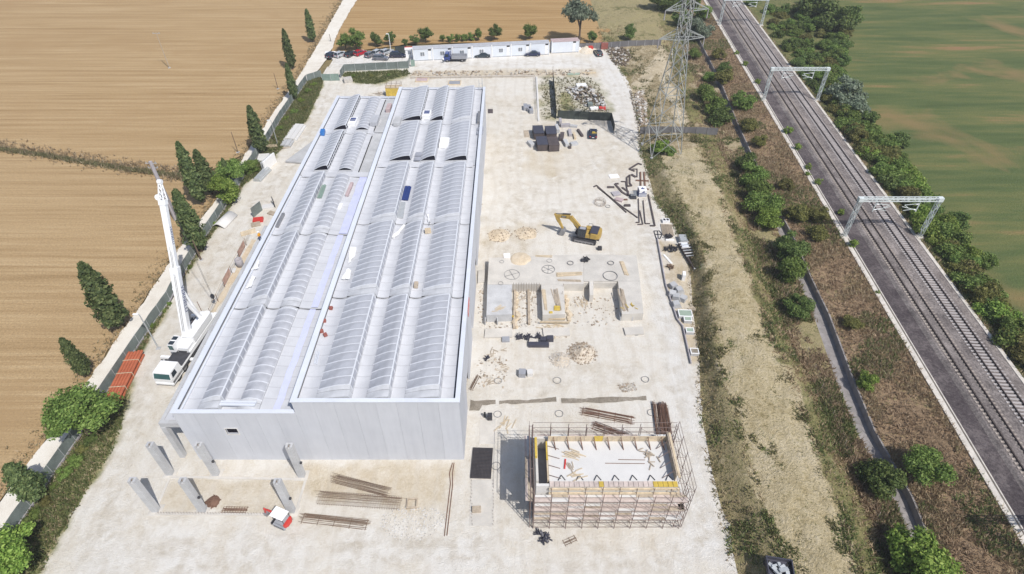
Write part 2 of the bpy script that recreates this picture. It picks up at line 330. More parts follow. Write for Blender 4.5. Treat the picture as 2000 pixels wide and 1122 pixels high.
SITE_L = [(50,1160),(78,1122),(115,1051),(165,965),(222,870),(239,816),(263,705),(287,668),(330,597),(360,540),(400,480),(430,433),(477,360),(500,345),(560,280),(600,233),(627,173),(630,158),(664,158),(668,150)]
site_l = [spot(*p) for p in SITE_L]
# ---- the long strips right of the site: verge, spoil bank, ditch, scrub, railway
class Line:
    def __init__(s, pts):
        w = sorted([spot(p[0], p[1], p[2] if len(p) > 2 else 0.0) for p in pts], key=lambda q: q.y)
        s.y = [q.y for q in w]; s.x = [q.x for q in w]
    def __call__(s, y):
        if y <= s.y[0]: k = (s.x[1]-s.x[0])/(s.y[1]-s.y[0]); return s.x[0] + k*(y-s.y[0])
        if y >= s.y[-1]: k = (s.x[-1]-s.x[-2])/(s.y[-1]-s.y[-2]); return s.x[-1] + k*(y-s.y[-1])
        return float(np.interp(y, s.y, s.x))
BH = 2.1
E0 = Line([(1440,1122),(1420,1040),(1390,920),(1367,800),(1366,705),(1352,600),(1346,500),(1316,440),(1278,390),(1264,335),(1252,300),(1247,260),(1243,225),(1232,175),(1214,140),(1186,104),(1180,85)])
E1 = Line([(1540,1110,BH),(1473,955,BH),(1442,830,BH),(1402,695,BH),(1384,540,BH),(1352,430,BH),(1312,350,BH),(1285,305,.6),(1272,250,.3),(1262,190,.3),(1240,130,.3),(1222,85,.3)])
E2 = Line([(1680,1110,BH),(1660,1022,BH),(1608,893,BH),(1561,768,BH),(1514,664,BH),(1468,540,BH),(1425,420,BH),(1402,345,BH),(1372,290,.6),(1352,240,.3),(1335,180,.3),(1315,120,.3),(1300,70,.3)])
E3 = Line([(1728,1110),(1702,1022),(1642,893),(1590,768),(1541,664),(1492,540),(1452,420),(1428,345),(1405,290),(1385,240),(1366,180),(1342,120),(1326,70),(1306,0)])
E4 = Line([(1806,1122),(1743,972),(1674,846),(1633,744),(1588,614),(1556,540),(1528,470),(1495,400),(1455,298),(1430,241),(1398,160),(1368,100),(1345,50),(1322,0)])
E5 = Line([(1845,1122,.7),(1785,972,.7),(1713,846,.7),(1670,744,.7),(1621,614,.7),(1585,540,.7),(1555,470,.7),(1518,400,.7),(1468,298,.7),(1442,241,.7),(1409,160,.7),(1378,100,.7),(1354,50,.7),(1330,0,.7)])
RS = 0.067
RZ = 1.2
E6 = lambda y: RS*y + 52.6
KR = lambda y: RS*y + 65.6
FE = Line([(2040,700),(1960,620),(1890,520),(1830,420),(1770,340),(1700,260),(1650,190),(1640,130),(1660,60),(1640,20),(1560,-10),(1500,-40)])
def bank(y):
    t = min(1, max(0, (y-103)/14)); t = t*t*(3-2*t); return BH*(1-t) + 0.3*t
def fbm(x, y, s, o=3):
    v = 0; a = 1
    for i in range(o): v += a*mnoise.noise((x*s, y*s, 9.7*i)); a *= 0.5; s *= 2.1
    return v
STR = [(E0, lambda y: 0.0), (E1, bank), (E2, bank), (E3, lambda y: 0.1), (E4, lambda y: 0.0), (E5, lambda y: 0.7), (E6, lambda y: RZ)]
def tz(x, y):
    """height of the ground at a place"""
    if y < 0: return 0.0
    if x < E0(y): return 0.0
    if x > E6(y): return RZ if x < KR(y)+0.3 else max(0.0, RZ - (x-KR(y)-0.3)*0.35)
    for (a, za), (b, zb) in zip(STR[:-1], STR[1:]):
        xa, xb = a(y), b(y)
        if xa <= x <= xb:
            t = (x-xa)/max(1e-3, xb-xa); return za(y)*(1-t) + zb(y)*t
    return 0.0
def strip(name, a, b, za, zb, mat, nx, rough, crown=0.0, y0=10, y1=250, dy=1.0, jag=0.0, kind='structure'):
    vs, fs = [], []; ys = np.arange(y0, y1+0.1, dy)
    for y in ys:
        xa, xb = a(y), b(y)
        for i in range(nx+1):
            t = i/nx; x = xa + (xb-xa)*t
            e = min(t, 1-t)*2
            if jag and 0 < i < nx: x += jag*mnoise.noise((x*0.6, y*0.6, 5))
            z = za(y)*(1-t) + zb(y)*t + crown*math.sin(math.pi*t) + rough*min(1, e*3)*fbm(x, y, 0.35)
            vs.append((x, y, z))
    for j in range(len(ys)-1):
        for i in range(nx): k = j*(nx+1)+i; fs.append((k, k+1, k+nx+2, k+nx+1))
    o = MB().add(vs, fs).build(name, mat, smooth=True); o['kind'] = kind; return o
z0 = lambda y: 0.0
def ramp3(d, w_): t = min(1, max(0, d/(2*w_)+0.5)); return t*t*(3-2*t)
TRK = [spot(*p,.3) for p in ((1228,196),(1240,180),(1262,150),(1284,128),(1296,104),(1303,96))]
TRK2 = [spot(*p,.3) for p in ((1284,128),(1300,160),(1318,200),(1330,240))]
def seg_d(x, y, L):
    d = 1e9
    for p, q in zip(L[:-1], L[1:]):
        ex, ey = q.x-p.x, q.y-p.y; t = min(1, max(0, ((x-p.x)*ex+(y-p.y)*ey)/(ex*ex+ey*ey))); d = min(d, math.hypot(x-p.x-t*ex, y-p.y-t*ey))
    return d
def bank_terrain():
    segs = [(E0,E1,12),(E1,E2,22),(E2,E3,8),(E3,E4,10)]; hs = [z0, bank, bank, lambda y: 0.1, z0]; ys = np.arange(10, 250.1, 0.8); vs = []; A_ = {k: [] for k in ('soil','weeds','sand','rough')}; ncol = sum(q[2] for q in segs)+1
    for y in ys:
        ex = [f(y) for f in (E0,E1,E2,E3,E4)]
        for si, (fa, fb, n) in enumerate(segs):
            for i in range(n + (1 if si == 3 else 0)):
                t = i/n; x = ex[si]+(ex[si+1]-ex[si])*t; e = 0.0 if (si == 0 and i == 0) or (si == 3 and i == n) else 1.0
                ts = t*t*(3-2*t) if si in (0,2) else t; z = hs[si](y)*(1-ts)+hs[si+1](y)*ts
                n1 = fbm(x, y, 0.18, 4); n2 = fbm(x+40, y, 0.5, 3); edge = min(1, (x-ex[0])/1.2, (ex[4]-x)/1.2)
                mid = math.sin(math.pi*min(1,max(0,(x-ex[1])/max(.1,ex[2]-ex[1])))) if ex[1] < x < ex[2] else 0
                z += e*max(0,edge)*(0.22*n1 + 0.16*n2) + 0.3*mid
                d = min(x-ex[1]+1.9*n1+.7*n2, ex[2]-x+1.1*n1+.6*n2); far = ramp3(y-117+4*n1, 3)
                sw = ramp3(d, 2.0); A_['soil'].append(sw*(1-far)); A_['rough'].append(max(sw, .75*ramp3(x-ex[0]-1.2+n1, .8) if y < 182 else 0)*far*ramp3(183-y, 2))
                A_['weeds'].append(ramp3(min(x-ex[2]+1.4*n1+.3, ex[3]-x+2.2*n1+.6), .9)*ramp3(fbm(x,y,.09,3)+.25,.25)); A_['sand'].append(max(ramp3(2.0-seg_d(x,y,TRK)+.9*n1, 1.0), .8*ramp3(1.5-seg_d(x,y,TRK2)+.9*n1, 1.0)) if y > 120 else 0.0); vs.append((x,y,z))
    fs = [(j*ncol+i, j*ncol+i+1, (j+1)*ncol+i+1, (j+1)*ncol+i) for j in range(len(ys)-1) for i in range(ncol-1)]
    me = bpy.data.meshes.new('spoil_bank'); me.from_pydata(vs, [], fs); me.polygons.foreach_set('use_smooth', [True]*len(fs))
    for k, v in A_.items(): me.attributes.new(k,'FLOAT','POINT').data.foreach_set('value', np.array(v, np.float32))
    m, t, b = new_mat('bank_earth'); v = coords(t); at = {}
    for k in A_: q = N(t,'ShaderNodeAttribute'); q.attribute_name = k; at[k] = q.outputs['Fac']
    A1 = nz(t, v, 0.14, 5, 0.6, 0.5); B1 = nz(t, v, 0.9, 6, 0.68, 0.3); C1 = nz(t, v, 3.6, 5, 0.72); D1 = nz(t, v, 11, 3, 0.7)
    def ma(x, k, y=None):
        q = N(t,'ShaderNodeMath',operation='MULTIPLY_ADD'); t.links.new(x,q.inputs[0]); q.inputs[1].default_value = k
        if y is None: q.inputs[2].default_value = 0
        else: t.links.new(y,q.inputs[2])
        return q.outputs[0]
    S = ma(A1,.35,ma(B1,.4,ma(C1,.25)))
    kv = ramp(t, S, [(0.37,(0.10,0.105,0.042)),(0.44,(0.20,0.185,0.085)),(0.50,(0.36,0.30,0.175)),(0.56,(0.27,0.24,0.115)),(0.64,(0.47,0.40,0.265))])
    ks = ramp(t, S, [(0.36,(0.24,0.195,0.10)),(0.42,(0.38,0.31,0.18)),(0.49,(0.465,0.39,0.245)),(0.58,(0.515,0.44,0.30)),(0.68,(0.56,0.51,0.39))])
    ks = mix(t, ramp(t, C1, [(0.35,(0.85,0.85,0.85)),(0.44,(0,0,0))]), ks, (0.20,0.18,0.085))
    wv = N(t,'ShaderNodeTexWave',bands_direction='X'); wv.inputs['Scale'].default_value = .16; wv.inputs['Distortion'].default_value = 14; wv.inputs['Detail'].default_value = 4; wv.inputs['Detail Scale'].default_value = .4; t.links.new(coords(t,True,R(14)),wv.inputs[0])
    ks = mix(t, ramp(t, wv.outputs[1], [(0.0,(0.3,0.3,0.3)),(0.07,(0,0,0))]), ks, (0.30,0.25,0.145))
    kw = ramp(t, S, [(0.37,(0.075,0.09,0.032)),(0.44,(0.15,0.155,0.06)),(0.50,(0.25,0.22,0.105)),(0.56,(0.19,0.185,0.08)),(0.64,(0.40,0.335,0.20))])
    kr = ramp(t, S, [(0.36,(0.14,0.115,0.06)),(0.45,(0.27,0.215,0.125)),(0.53,(0.40,0.33,0.215)),(0.64,(0.50,0.44,0.33))])
    kd = ramp(t, S, [(0.36,(0.40,0.32,0.21)),(0.5,(0.52,0.44,0.31)),(0.64,(0.59,0.53,0.42))])
    def rag(x):
        q = ma(C1, 1.1, ma(B1, 0.7, x)); return ramp(t, ma(q, 0.5), [(0.62,(0,0,0)),(0.76,(1,1,1))])
    k = mix(t, rag(at['rough']), kv, kr); k = mix(t, rag(at['soil']), k, ks); k = mix(t, rag(at['weeds']), k, kw); k = mix(t, rag(at['sand']), k, kd)
    k = mix(t, 0.4, k, ramp(t, D1, [(0.3,(0.22,0.22,0.22)),(0.7,(0.78,0.78,0.78))]), 'OVERLAY')
    t.links.new(k, b.inputs['Base Color']); b.inputs['Roughness'].default_value = 1; b.inputs['Specular IOR Level'].default_value = .1
    ad = N(t,'ShaderNodeMath',operation='ADD'); t.links.new(C1,ad.inputs[0]); t.links.new(B1,ad.inputs[1]); bump(t, b, ad.outputs[0], 1.0, 0.3)
    me.materials.append(m); struct(place('spoil_bank', me))
bank_terrain()
strip('scrub_land', E5, E6, lambda y: 0.7, lambda y: RZ, 'dry_scrub', 14, 0.22)
ch = MB(); ys = list(np.arange(10, 251, 1.5))
for y, yn in zip(ys[:-1], ys[1:]):
    A = [(E4(q), q) for q in (y, yn)]; B = [(E5(q), q) for q in (y, yn)]
    fw = 0.62
    vs = []
    for (xa, q), (xb, _) in zip(A, B): vs += [(xa, q, 0.0), (xa+0.25, q, -0.32), (xb-0.28, q, -0.32), (xb-0.22, q, 0.72), (xb, q, 0.72)]
    ch.add(vs, [(0,1,6,5),(1,2,7,6),(2,3,8,7),(3,4,9,8)])
simple('ditch_concrete', (0.27,0.25,0.245), 0.9, var=0.3, scale=1.0, dirt=(0.2,0.17,0.13), world=True)
struct(ch.build('ditch', 'ditch_concrete'))
site_r = [W2(E0(y)+0.15, y) for y in (18,24,30,36,42,48,54,60,66,72,78,84,90,96,102,108,114,120,128,136,144,152,160,168,174)]
site = site_l + [spot(672,137), spot(648,118), spot(641,108), spot(800,101)] + [spot(1130,92), spot(1182,92)] + list(reversed(site_r)) + [W2(10,12), W2(-30,12)]
def pdist(P, poly):
    """signed distance (inside positive) of many points to an outline"""
    X, Y = P[:,0], P[:,1]; d = np.full(len(P), 1e9); ins = np.zeros(len(P), bool); n = len(poly)
    for i in range(n):
        ax, ay = poly[i][0], poly[i][1]; bx_, by_ = poly[(i+1)%n][0], poly[(i+1)%n][1]
        ex, ey = bx_-ax, by_-ay; L2 = ex*ex+ey*ey+1e-12; t = np.clip(((X-ax)*ex+(Y-ay)*ey)/L2, 0, 1)
        d = np.minimum(d, np.hypot(X-ax-t*ex, Y-ay-t*ey))
        c = ((ay > Y) != (by_ > Y)); ins ^= c & (X < (bx_-ax)*(Y-ay)/((by_-ay) if abs(by_-ay) > 1e-9 else 1e-9) + ax)
    return np.where(ins, d, -d)
GS = 0.42; gx = np.arange(-78, 46, GS); gy = np.arange(13, 183, GS); GX, GY = np.meshgrid(gx, gy); PTS = np.c_[GX.ravel(), GY.ravel()]
ext = fl[:] + [spot(600,157), spot(628,147), spot(648,118), spot(641,108), spot(800,101), spot(1130,92), spot(1182,92)] + [p + Vector((0.5,0,0)) for p in reversed(site_r)] + [W2(10,13), W2(-60,13)]
din = pdist(PTS, ext); jn = np.array([fbm(x, y, 0.22, 4) for x, y in PTS]); 
def soft(polys, wdt=0.8, amp=1.2):
    m = np.zeros(len(PTS))
    for q in polys:
        pl = [spot(*p) for p in q] if not isinstance(q[0], Vector) else q
        d = pdist(PTS, pl) + amp*jn; m = np.maximum(m, np.clip(d/(2*wdt)+0.5, 0, 1))
    return m*m*(3-2*m)
LS = fl[:] + [spot(628,150)] + [p + Vector((0.35,0,0)) for p in reversed(site_l[1:18])]
a_grass = np.maximum(soft([LS], 0.5, 1.0), soft([[(668,149),(676,142),(798,137),(802,147),(760,158),(735,166),(705,165),(680,160)], [(1090,182),(1112,178),(1125,200),(1130,216),(1092,220)]], 1.0, 1.8)*0.95)
a_grass = np.maximum(a_grass, soft([[(1052,150),(1150,148),(1175,165),(1190,200),(1195,228),(1088,226),(1065,240),(1052,232)]], 1.0, 2.2)*(0.35+0.5*np.clip(jn,0,1)))
a_sand = np.maximum.reduce([soft([[(333,935),(588,938),(568,1002),(307,1000)]], 0.4, 0.7)*0.6, soft([[(600,910),(885,908),(872,1000),(800,1010),(700,985),(600,1000),(585,1005)]], 1.5, 2.5)*0.85,
    soft([[(1283,470),(1344,480),(1352,600),(1370,700),(1350,712),(1318,620),(1296,560)]], 0.5, 0.6), soft([[(800,139),(1160,135),(1175,143),(1170,152),(1040,151),(800,153)]], 1.0, 1.5)*0.75,
    soft([[(955,175),(1240,240),(1250,330),(1180,330),(1000,400),(950,380)]], 6, 8)*0.25, soft([[(1025,295),(1110,290),(1090,345),(1035,340)]], 3, 4)*0.8, soft([[(945,450),(1050,440),(1030,470),(950,475)]], 2, 3)*0.7])
a_white = np.maximum(soft([[(1270,440),(1300,440),(1330,640),(1370,800),(1420,1050),(1430,1110),(1330,1110),(1345,1000),(1330,860),(1300,700),(1275,560)], [(1150,118),(1183,104),(1212,140),(1230,175),(1241,225),(1244,262),(1205,262),(1196,215),(1180,160)], [(640,112),(800,112),(1120,108),(1160,130),(800,133),(660,133)]], 1.5, 2.5), soft([[(120,1060),(560,1045),(900,1060),(1330,1075),(1330,1122),(80,1122)]], 3, 5)*0.6)
def lanes():
    m = np.zeros(len(PTS)); g = random.Random(12)
    LN = [[(645,165),(600,260),(520,370),(440,480),(380,590),(300,720),(240,850),(200,960),(190,1060),(400,1095),(800,1085),(1200,1085),(1370,1060)],[(1400,1050),(1370,900),(1345,780),(1320,680),(1295,580),(1270,470),(1230,380),(1180,320),(1215,270),(1225,220),(1195,160),(1150,125),(900,128),(700,128)],[(1230,380),(1100,400),(1000,430),(975,490)],[(1180,320),(1050,380),(960,420)],[(1370,900),(1300,760),(1150,730),(1000,760)],[(230,1000),(450,1060),(700,1050),(900,1040),(990,1060),(1300,1070),(1380,990)],[(1010,200),(1000,300),(1010,400),(1100,420),(1240,430),(1300,560)],[(640,128),(760,126),(900,124),(1100,122),(1180,130)]]
    for ln in LN:
        for rep in range(3):
            off = [g.uniform(-1.6,1.6)]*1; P_ = [spot(*p)+Vector((g.gauss(0,.7)+off[0],g.gauss(0,.7),0)) for p in ln]
            Q = []
            for i in range(len(P_)-1):
                p0, p1, p2, p3 = P_[max(0,i-1)], P_[i], P_[i+1], P_[min(len(P_)-1,i+2)]
                for k in range(6): t = k/6; Q.append(0.5*((2*p1)+(p2-p0)*t+(2*p0-5*p1+4*p2-p3)*t*t+(3*p1-p0-3*p2+p3)*t**3))
            Q.append(P_[-1])
            for s_ in (-.95,.95):
                d = np.full(len(PTS),1e9)
                for a, b in zip(Q[:-1],Q[1:]):
                    e = (b-a); L = e.length+1e-6; nx_, ny_ = -e.y/L*s_, e.x/L*s_; ax, ay = a.x+nx_, a.y+ny_
                    sel = (np.abs(PTS[:,0]-ax) < L+2) & (np.abs(PTS[:,1]-ay) < L+2)
                    if not sel.any(): continue
                    q = PTS[sel]; t = np.clip(((q[:,0]-ax)*e.x+(q[:,1]-ay)*e.y)/(L*L),0,1); d[sel] = np.minimum(d[sel], np.hypot(q[:,0]-ax-t*e.x, q[:,1]-ay-t*e.y))
                m = np.maximum(m, np.exp(-(d/.34)**2)*np.clip(.65+jn*.8,0,1)*g.uniform(.5,1))
    return m
a_track = lanes()
idx = {}; ok = (din > 0.0); nxg, nyg = len(gx), len(gy); okg = ok.reshape(nyg, nxg)
cell = okg[:-1,:-1] & okg[1:,:-1] & okg[:-1,1:] & okg[1:,1:]
use = np.zeros((nyg,nxg), bool)
for dj in (0,1):
    for di in (0,1): use[dj:nyg-1+dj, di:nxg-1+di] |= cell
num = np.full(nyg*nxg, -1); num[use.ravel()] = np.arange(use.sum()); num = num.reshape(nyg,nxg)
zz_ = 0.008 + np.clip(din/3.0, 0, 1)*0.05*(jn+0.3) * (a_grass*2+0.25); zz_ = np.maximum(zz_, 0.008) - 0.0*jn
vv = np.c_[PTS, zz_][use.ravel()]
J, I = np.nonzero(cell); ff = np.c_[num[J,I], num[J,I+1], num[J+1,I+1], num[J+1,I]]
me = bpy.data.meshes.new('site_ground'); me.from_pydata(vv.tolist(), [], ff.tolist())
for nm, arr in (('grass',a_grass),('sand',a_sand),('white',a_white),('track',a_track)):
    at = me.attributes.new(nm, 'FLOAT', 'POINT'); at.data.foreach_set('value', arr[use.ravel()].astype(np.float32))
me.polygons.foreach_set('use_smooth', [True]*len(me.polygons))
def site_mat():
    m, t, b = new_mat('site_gravel'); v = coords(t); att = {}
    for n_ in ('grass','sand','white','track'): q = N(t, 'ShaderNodeAttribute'); q.attribute_name = n_; att[n_] = q.outputs['Fac']
    A = nz(t, v, 0.07, 5, 0.62, 0.6); B = nz(t, v, 0.55, 6, 0.65, 0.3); C = nz(t, v, 3.2, 5, 0.7); D = nz(t, v, 11, 3, 0.7)
    def ma(x, k, y): q = N(t, 'ShaderNodeMath', operation='MULTIPLY_ADD'); t.links.new(x, q.inputs[0]); q.inputs[1].default_value = k; t.links.new(y, q.inputs[2]); return q.outputs[0]
    z_ = N(t, 'ShaderNodeValue'); z_.outputs[0].default_value = 0; s_ = ma(A, 0.36, ma(B, 0.36, ma(C, 0.28, z_.outputs[0])))
    k = ramp(t, s_, [(0.36,(0.53,0.465,0.375)),(0.45,(0.625,0.58,0.505)),(0.52,(0.67,0.635,0.575)),(0.62,(0.71,0.69,0.645))])
    ks = ramp(t, s_, [(0.37,(0.37,0.30,0.19)),(0.48,(0.51,0.43,0.31)),(0.6,(0.61,0.55,0.45))])
    kg = ramp(t, ma(B, 0.6, ma(C, 0.4, z_.outputs[0])), [(0.36,(0.12,0.14,0.05)),(0.47,(0.20,0.205,0.085)),(0.54,(0.34,0.30,0.17)),(0.64,(0.50,0.43,0.29))])
    kw = ramp(t, s_, [(0.38,(0.61,0.58,0.53)),(0.5,(0.66,0.64,0.605)),(0.62,(0.70,0.685,0.66))])
    k = mix(t, att['white'], k, kw); k = mix(t, att['sand'], k, ks)
    stone = ramp(t, vor(t, v, 2.3), [(0.0,(0.8,0.8,0.8)),(0.12,(0,0,0))]); k = mix(t, stone, k, (0.66,0.645,0.62))
    pit = ramp(t, vor(t, coords(t, True, 0.4), 1.3), [(0.0,(0.5,0.5,0.5)),(0.07,(0,0,0))]); k = mix(t, pit, k, (0.33,0.28,0.22))
    # long wheel marks
    wv = N(t, 'ShaderNodeTexWave', bands_direction='X'); wv.inputs['Scale'].default_value = 0.12; wv.inputs['Distortion'].default_value = 7; wv.inputs['Detail'].default_value = 2; wv.inputs['Detail Scale'].default_value = 0.35
    t.links.new(v, wv.inputs[0]); k = mix(t, ramp(t, wv.outputs[1], [(0.80,(0,0,0)),(0.93,(0.22,0.22,0.22))]), k, (0.52,0.475,0.41))
    tk = N(t,'ShaderNodeMath',operation='MULTIPLY'); t.links.new(att['track'],tk.inputs[0]); tk.inputs[1].default_value = .85; k = mix(t, tk.outputs[0], k, ramp(t, B, [(0.4,(0.47,0.42,0.345)),(0.6,(0.70,0.675,0.63))]))
    k = mix(t, att['grass'], k, kg)
    k = mix(t, 0.2, k, ramp(t, D, [(0.3,(0.28,0.28,0.28)),(0.7,(0.72,0.72,0.72))]), 'OVERLAY')
    t.links.new(k, b.inputs['Base Color']); b.inputs['Roughness'].default_value = 0.95; b.inputs['Specular IOR Level'].default_value = 0.15
    ad = N(t, 'ShaderNodeMath', operation='ADD'); t.links.new(C, ad.inputs[0]); t.links.new(D, ad.inputs[1]); bump(t, b, ad.outputs[0], 0.8, 0.16)
site_mat(); me.materials.append(M['site_gravel']); struct(place('site_ground', me))
# damp foundation trenches with a straight concrete lip on the near side
for px in ([(919,781),(934,784),(968,782),(968,790),(942,792),(936,802),(917,803)], [(975,783),(1030,782),(1086,776),(1087,786),(1040,788),(975,791)], [(1096,781),(1180,778),(1262,774),(1263,783),(1180,787),(1097,788)]):
    sheet('trench', px, 0.075, 'damp', 0.22, seed=px[0][0], step=0.5)
# far fields on the right
fy = [y for y in FE.y]
gf = [W2(FE(y), y) for y in (30,45,60,70,80,90,100,110,120,130,140,150,165,180,195,210,225,245)]
sheet('crop_field', gf + [W2(gf[-1].x+30,900), W2(900,900), W2(900,-200), W2(gf[0].x,-200)], -0.02, 'green_crop', 1.2, True, 4)
strip('hedge_bank', lambda y: KR(y)+0.3, FE, lambda y: RZ, lambda y: -0.03, 'weeds', 8, 0.3)
# ---- railway
rb = MB(); yy = list(np.arange(5, 253, 4.0))
def rstrip(name, prof, mat):
    """profile across the line (offset, height), run along the railway"""
    mb = MB(); vs = []; n = len(prof)
    for y in (4, 260):
        for u, z in prof: vs.append((RS*y + u, y, z))
    mb.add(vs, [(k, k+1, n+k+1, n+k) for k in range(n-1)]); return struct(mb.build(name, mat))
T1, T2 = 58.37, 62.40
rstrip('ballast_path', [(53.75,RZ+0.05),(56.25,RZ+0.10)], 'ballast_dark')
rstrip('ballast_bed', [(56.25,RZ+0.10),(56.75,RZ+0.38),(60.0,RZ+0.38),(60.38,RZ+0.3),(60.8,RZ+0.38),(64.05,RZ+0.38),(64.6,RZ+0.12),(65.5,RZ+0.05)], 'ballast')
rstrip('kerb', [(52.6,RZ-0.2),(52.6,RZ+0.16),(53.35,RZ+0.16),(53.35,RZ-0.12),(53.6,RZ-0.12),(53.6,RZ+0.14),(53.75,RZ+0.14),(53.75,RZ)], 'kerb_white')
rstrip('kerb', [(65.5,RZ),(65.5,RZ+0.12),(66.05,RZ+0.12),(66.05,RZ-0.4)], 'kerb_white')
# ================================================================ WAREHOUSE
def panel_mat():
    m, t, b = new_mat('wall_panel_concrete'); v = coords(t, True, 0, (1.6,1.6,0.12)); v2 = coords(t)
    a = nz(t, v, 1.0, 6, 0.62, 0.3); d = nz(t, v2, 0.55, 5, 0.6); f = nz(t, v2, 12, 3)
    k = ramp(t, a, [(0.25,(0.455,0.47,0.51)),(0.5,(0.49,0.505,0.545)),(0.75,(0.52,0.535,0.575))])
    k = mix(t, ramp(t, d, [(0.4,(0,0,0)),(0.75,(0.4,0.4,0.4))]), k, (0.57,0.585,0.625))
    oi = N(t, 'ShaderNodeObjectInfo'); hv = N(t, 'ShaderNodeHueSaturation'); mr = N(t, 'ShaderNodeMapRange'); t.links.new(oi.outputs['Random'], mr.inputs[0])
    mr.inputs[3].default_value = 0.955; mr.inputs[4].default_value = 1.04; t.links.new(mr.outputs[0], hv.inputs['Value']); t.links.new(k, hv.inputs['Color'])
    t.links.new(hv.outputs[0], b.inputs['Base Color']); b.inputs['Roughness'].default_value = 0.85; bump(t, b, f, 0.12, 0.02)
panel_mat()
def tile_mat():
    m, t, b = new_mat('roof_tile'); v = coords(t); d = nz(t, v, 0.5, 6, 0.6); f = nz(t, v, 8, 4)
    w1 = N(t, 'ShaderNodeTexWave', bands_direction='Y'); w1.inputs['Scale'].default_value = 0.19; w1.inputs['Distortion'].default_value = 0.25; w1.inputs['Detail'].default_value = 1
    t.links.new(v, w1.inputs[0]); k = ramp(t, d, [(0.3,(0.475,0.485,0.515)),(0.7,(0.57,0.58,0.61))])
    k = mix(t, ramp(t, w1.outputs[1], [(0.0,(0.55,0.55,0.55)),(0.03,(0,0,0))]), k, (0.36,0.36,0.38)); k = mix(t, ramp(t, f, [(0.55,(0,0,0)),(0.8,(0.4,0.4,0.4))]), k, (0.42,0.425,0.44))
    t.links.new(k, b.inputs['Base Color']); b.inputs['Roughness'].default_value = 0.7; bump(t, b, f, 0.1, 0.02)
tile_mat()
wh = thing('warehouse', 'large pale grey precast warehouse with barrel skylights, the biggest building on the site', 'warehouse', (0,0,0))
HL, HR, LL, YF, YB = -24.3, -5.85, -38.2, 40.6, 125.2
HZ, LZ = 11.5, 9.5
DH, DL = 10.95, 9.0            # deck levels
YS = [41.0, 58.1, 74.8, 92.6, 108.4, 125.0]
def wall_run(x0, x1, n, z1, y0, y1):
    wd = (x1-x0)/n; me = MB().bx(0.007, wd-0.007, 0, y1-y0, 0, z1).mesh('wall_panel', 'wall_panel_concrete')
    for i in range(n): place('wall_panel', me, wh, (x0+i*wd, y0, 0))
wall_run(HL, HR, 8, HZ-0.12, YF, YF+0.3)
# front wall of the low hall, the third panel pierced by a window
wd = (HL-LL)/6; pm = MB().bx(0.007, wd-0.007, 0, 0.3, 0, LZ-0.12).mesh('wall_panel', 'wall_panel_concrete')
for i in range(6):
    if i != 2: place('wall_panel', pm, wh, (LL+i*wd, YF, 0))
wx0 = LL+2*wd; wa, wb, wc, wz = 0.012, wd-0.012, 0.45, 5.35
MB().bx(wa,wb,0,.3,0,wz).bx(wa,wb,0,.3,wz+1.1,LZ-.12).bx(wa,wc,0,.3,wz,wz+1.1).bx(wc+1.35,wb,0,.3,wz,wz+1.1).build('wall_panel', 'wall_panel_concrete', wh, (wx0,YF,0))
wf = MB().bx(wc-.1,wc+1.45,-.05,.05,wz-.14,wz).bx(wc-.1,wc+1.45,-.05,.05,wz+1.1,wz+1.2).bx(wc-.1,wc,-.05,.05,wz,wz+1.1).bx(wc+1.35,wc+1.45,-.05,.05,wz,wz+1.1).build('window', 'pale_slab', wh, (wx0,YF,0))
MB().bx(wc,wc+1.35,.2,.25,wz,wz+1.1).build('pane', 'painted_inside_dark', wf)
# right wall, its door openings backed by sheets painted dark for the shade inside
n = 34; wd = (YB-YF-0.3)/n; pm = MB().bx(-0.25, 0, 0.012, wd-0.012, 0, HZ-0.12).mesh('wall_panel', 'wall_panel_concrete')
pd = MB().bx(-0.25, 0, 0.012, wd-0.012, 4.2, HZ-0.12).mesh('wall_panel', 'wall_panel_concrete')
for i in range(n):
    door = i in (3, 4, 8, 13, 14, 20, 27)
    place('wall_panel', pd if door else pm, wh, (HR, YF+0.3+i*wd, 0))
    if door: MB().bx(-1.2,-1.1,0,wd,0.02,4.2).build('door', 'painted_inside_dark', wh, (HR, YF+0.3+i*wd, 0))
me = MB().bx(0, 0.25, 0.012, 4.95, 0, LZ-0.15).mesh('wall_panel', 'wall_panel_concrete')
for i in range(17): place('wall_panel', me, wh, (LL, YF+0.32+i*4.96, 0))
me = MB().bx(0.012, 2.9, 0, 0.25, 0, HZ-0.15).mesh('wall_panel', 'wall_panel_concrete')
for i in range(6): place('wall_panel', me, wh, (HL+i*3.05, YB-0.25, 0))
me = MB().bx(0.012, 2.6, 0, 0.25, 0, LZ-0.15).mesh('wall_panel', 'wall_panel_concrete')
for i in range(5): place('wall_panel', me, wh, (LL+0.3+i*2.72, YB-0.25, 0))
MB().bx(HL, HL+0.25, YF+0.32, YB-0.26, DL-0.4, HZ-0.12).build('step_wall', 'wall_panel_concrete', wh)
# copings
def coping(x0,x1,y0,y1,z): MB().bx(x0,x1,y0,y1,z-0.13,z).build('coping', 'white_metal', wh)
coping(HL-0.12, HR+0.12, YF-0.1, YF+0.42, HZ); coping(HR-0.42, HR+0.12, YF+0.42, YB, HZ-0.004); coping(HL-0.12, HL+0.55, YF+0.42, YB, HZ-0.004); coping(HL+0.55, HR-0.42, YB-0.35, YB, HZ-0.3)
coping(LL-0.12, HL-0.13, YF-0.1, YF+0.42, LZ); coping(LL-0.12, LL+0.5, YF+0.42, YB, LZ-0.004); coping(LL+0.5, HL-0.13, YB-0.35, YB, LZ-0.3)
MB().bx(LL+0.62, LL+0.8, YF+0.45, 92, LZ-0.5, LZ-0.36).build('flashing', 'white_metal', wh)
MB().bx(HR-0.60, HR-0.46, YF+0.45, YB-0.4, DH-0.3, DH+0.1).build('gutter', 'dark_steel', wh)
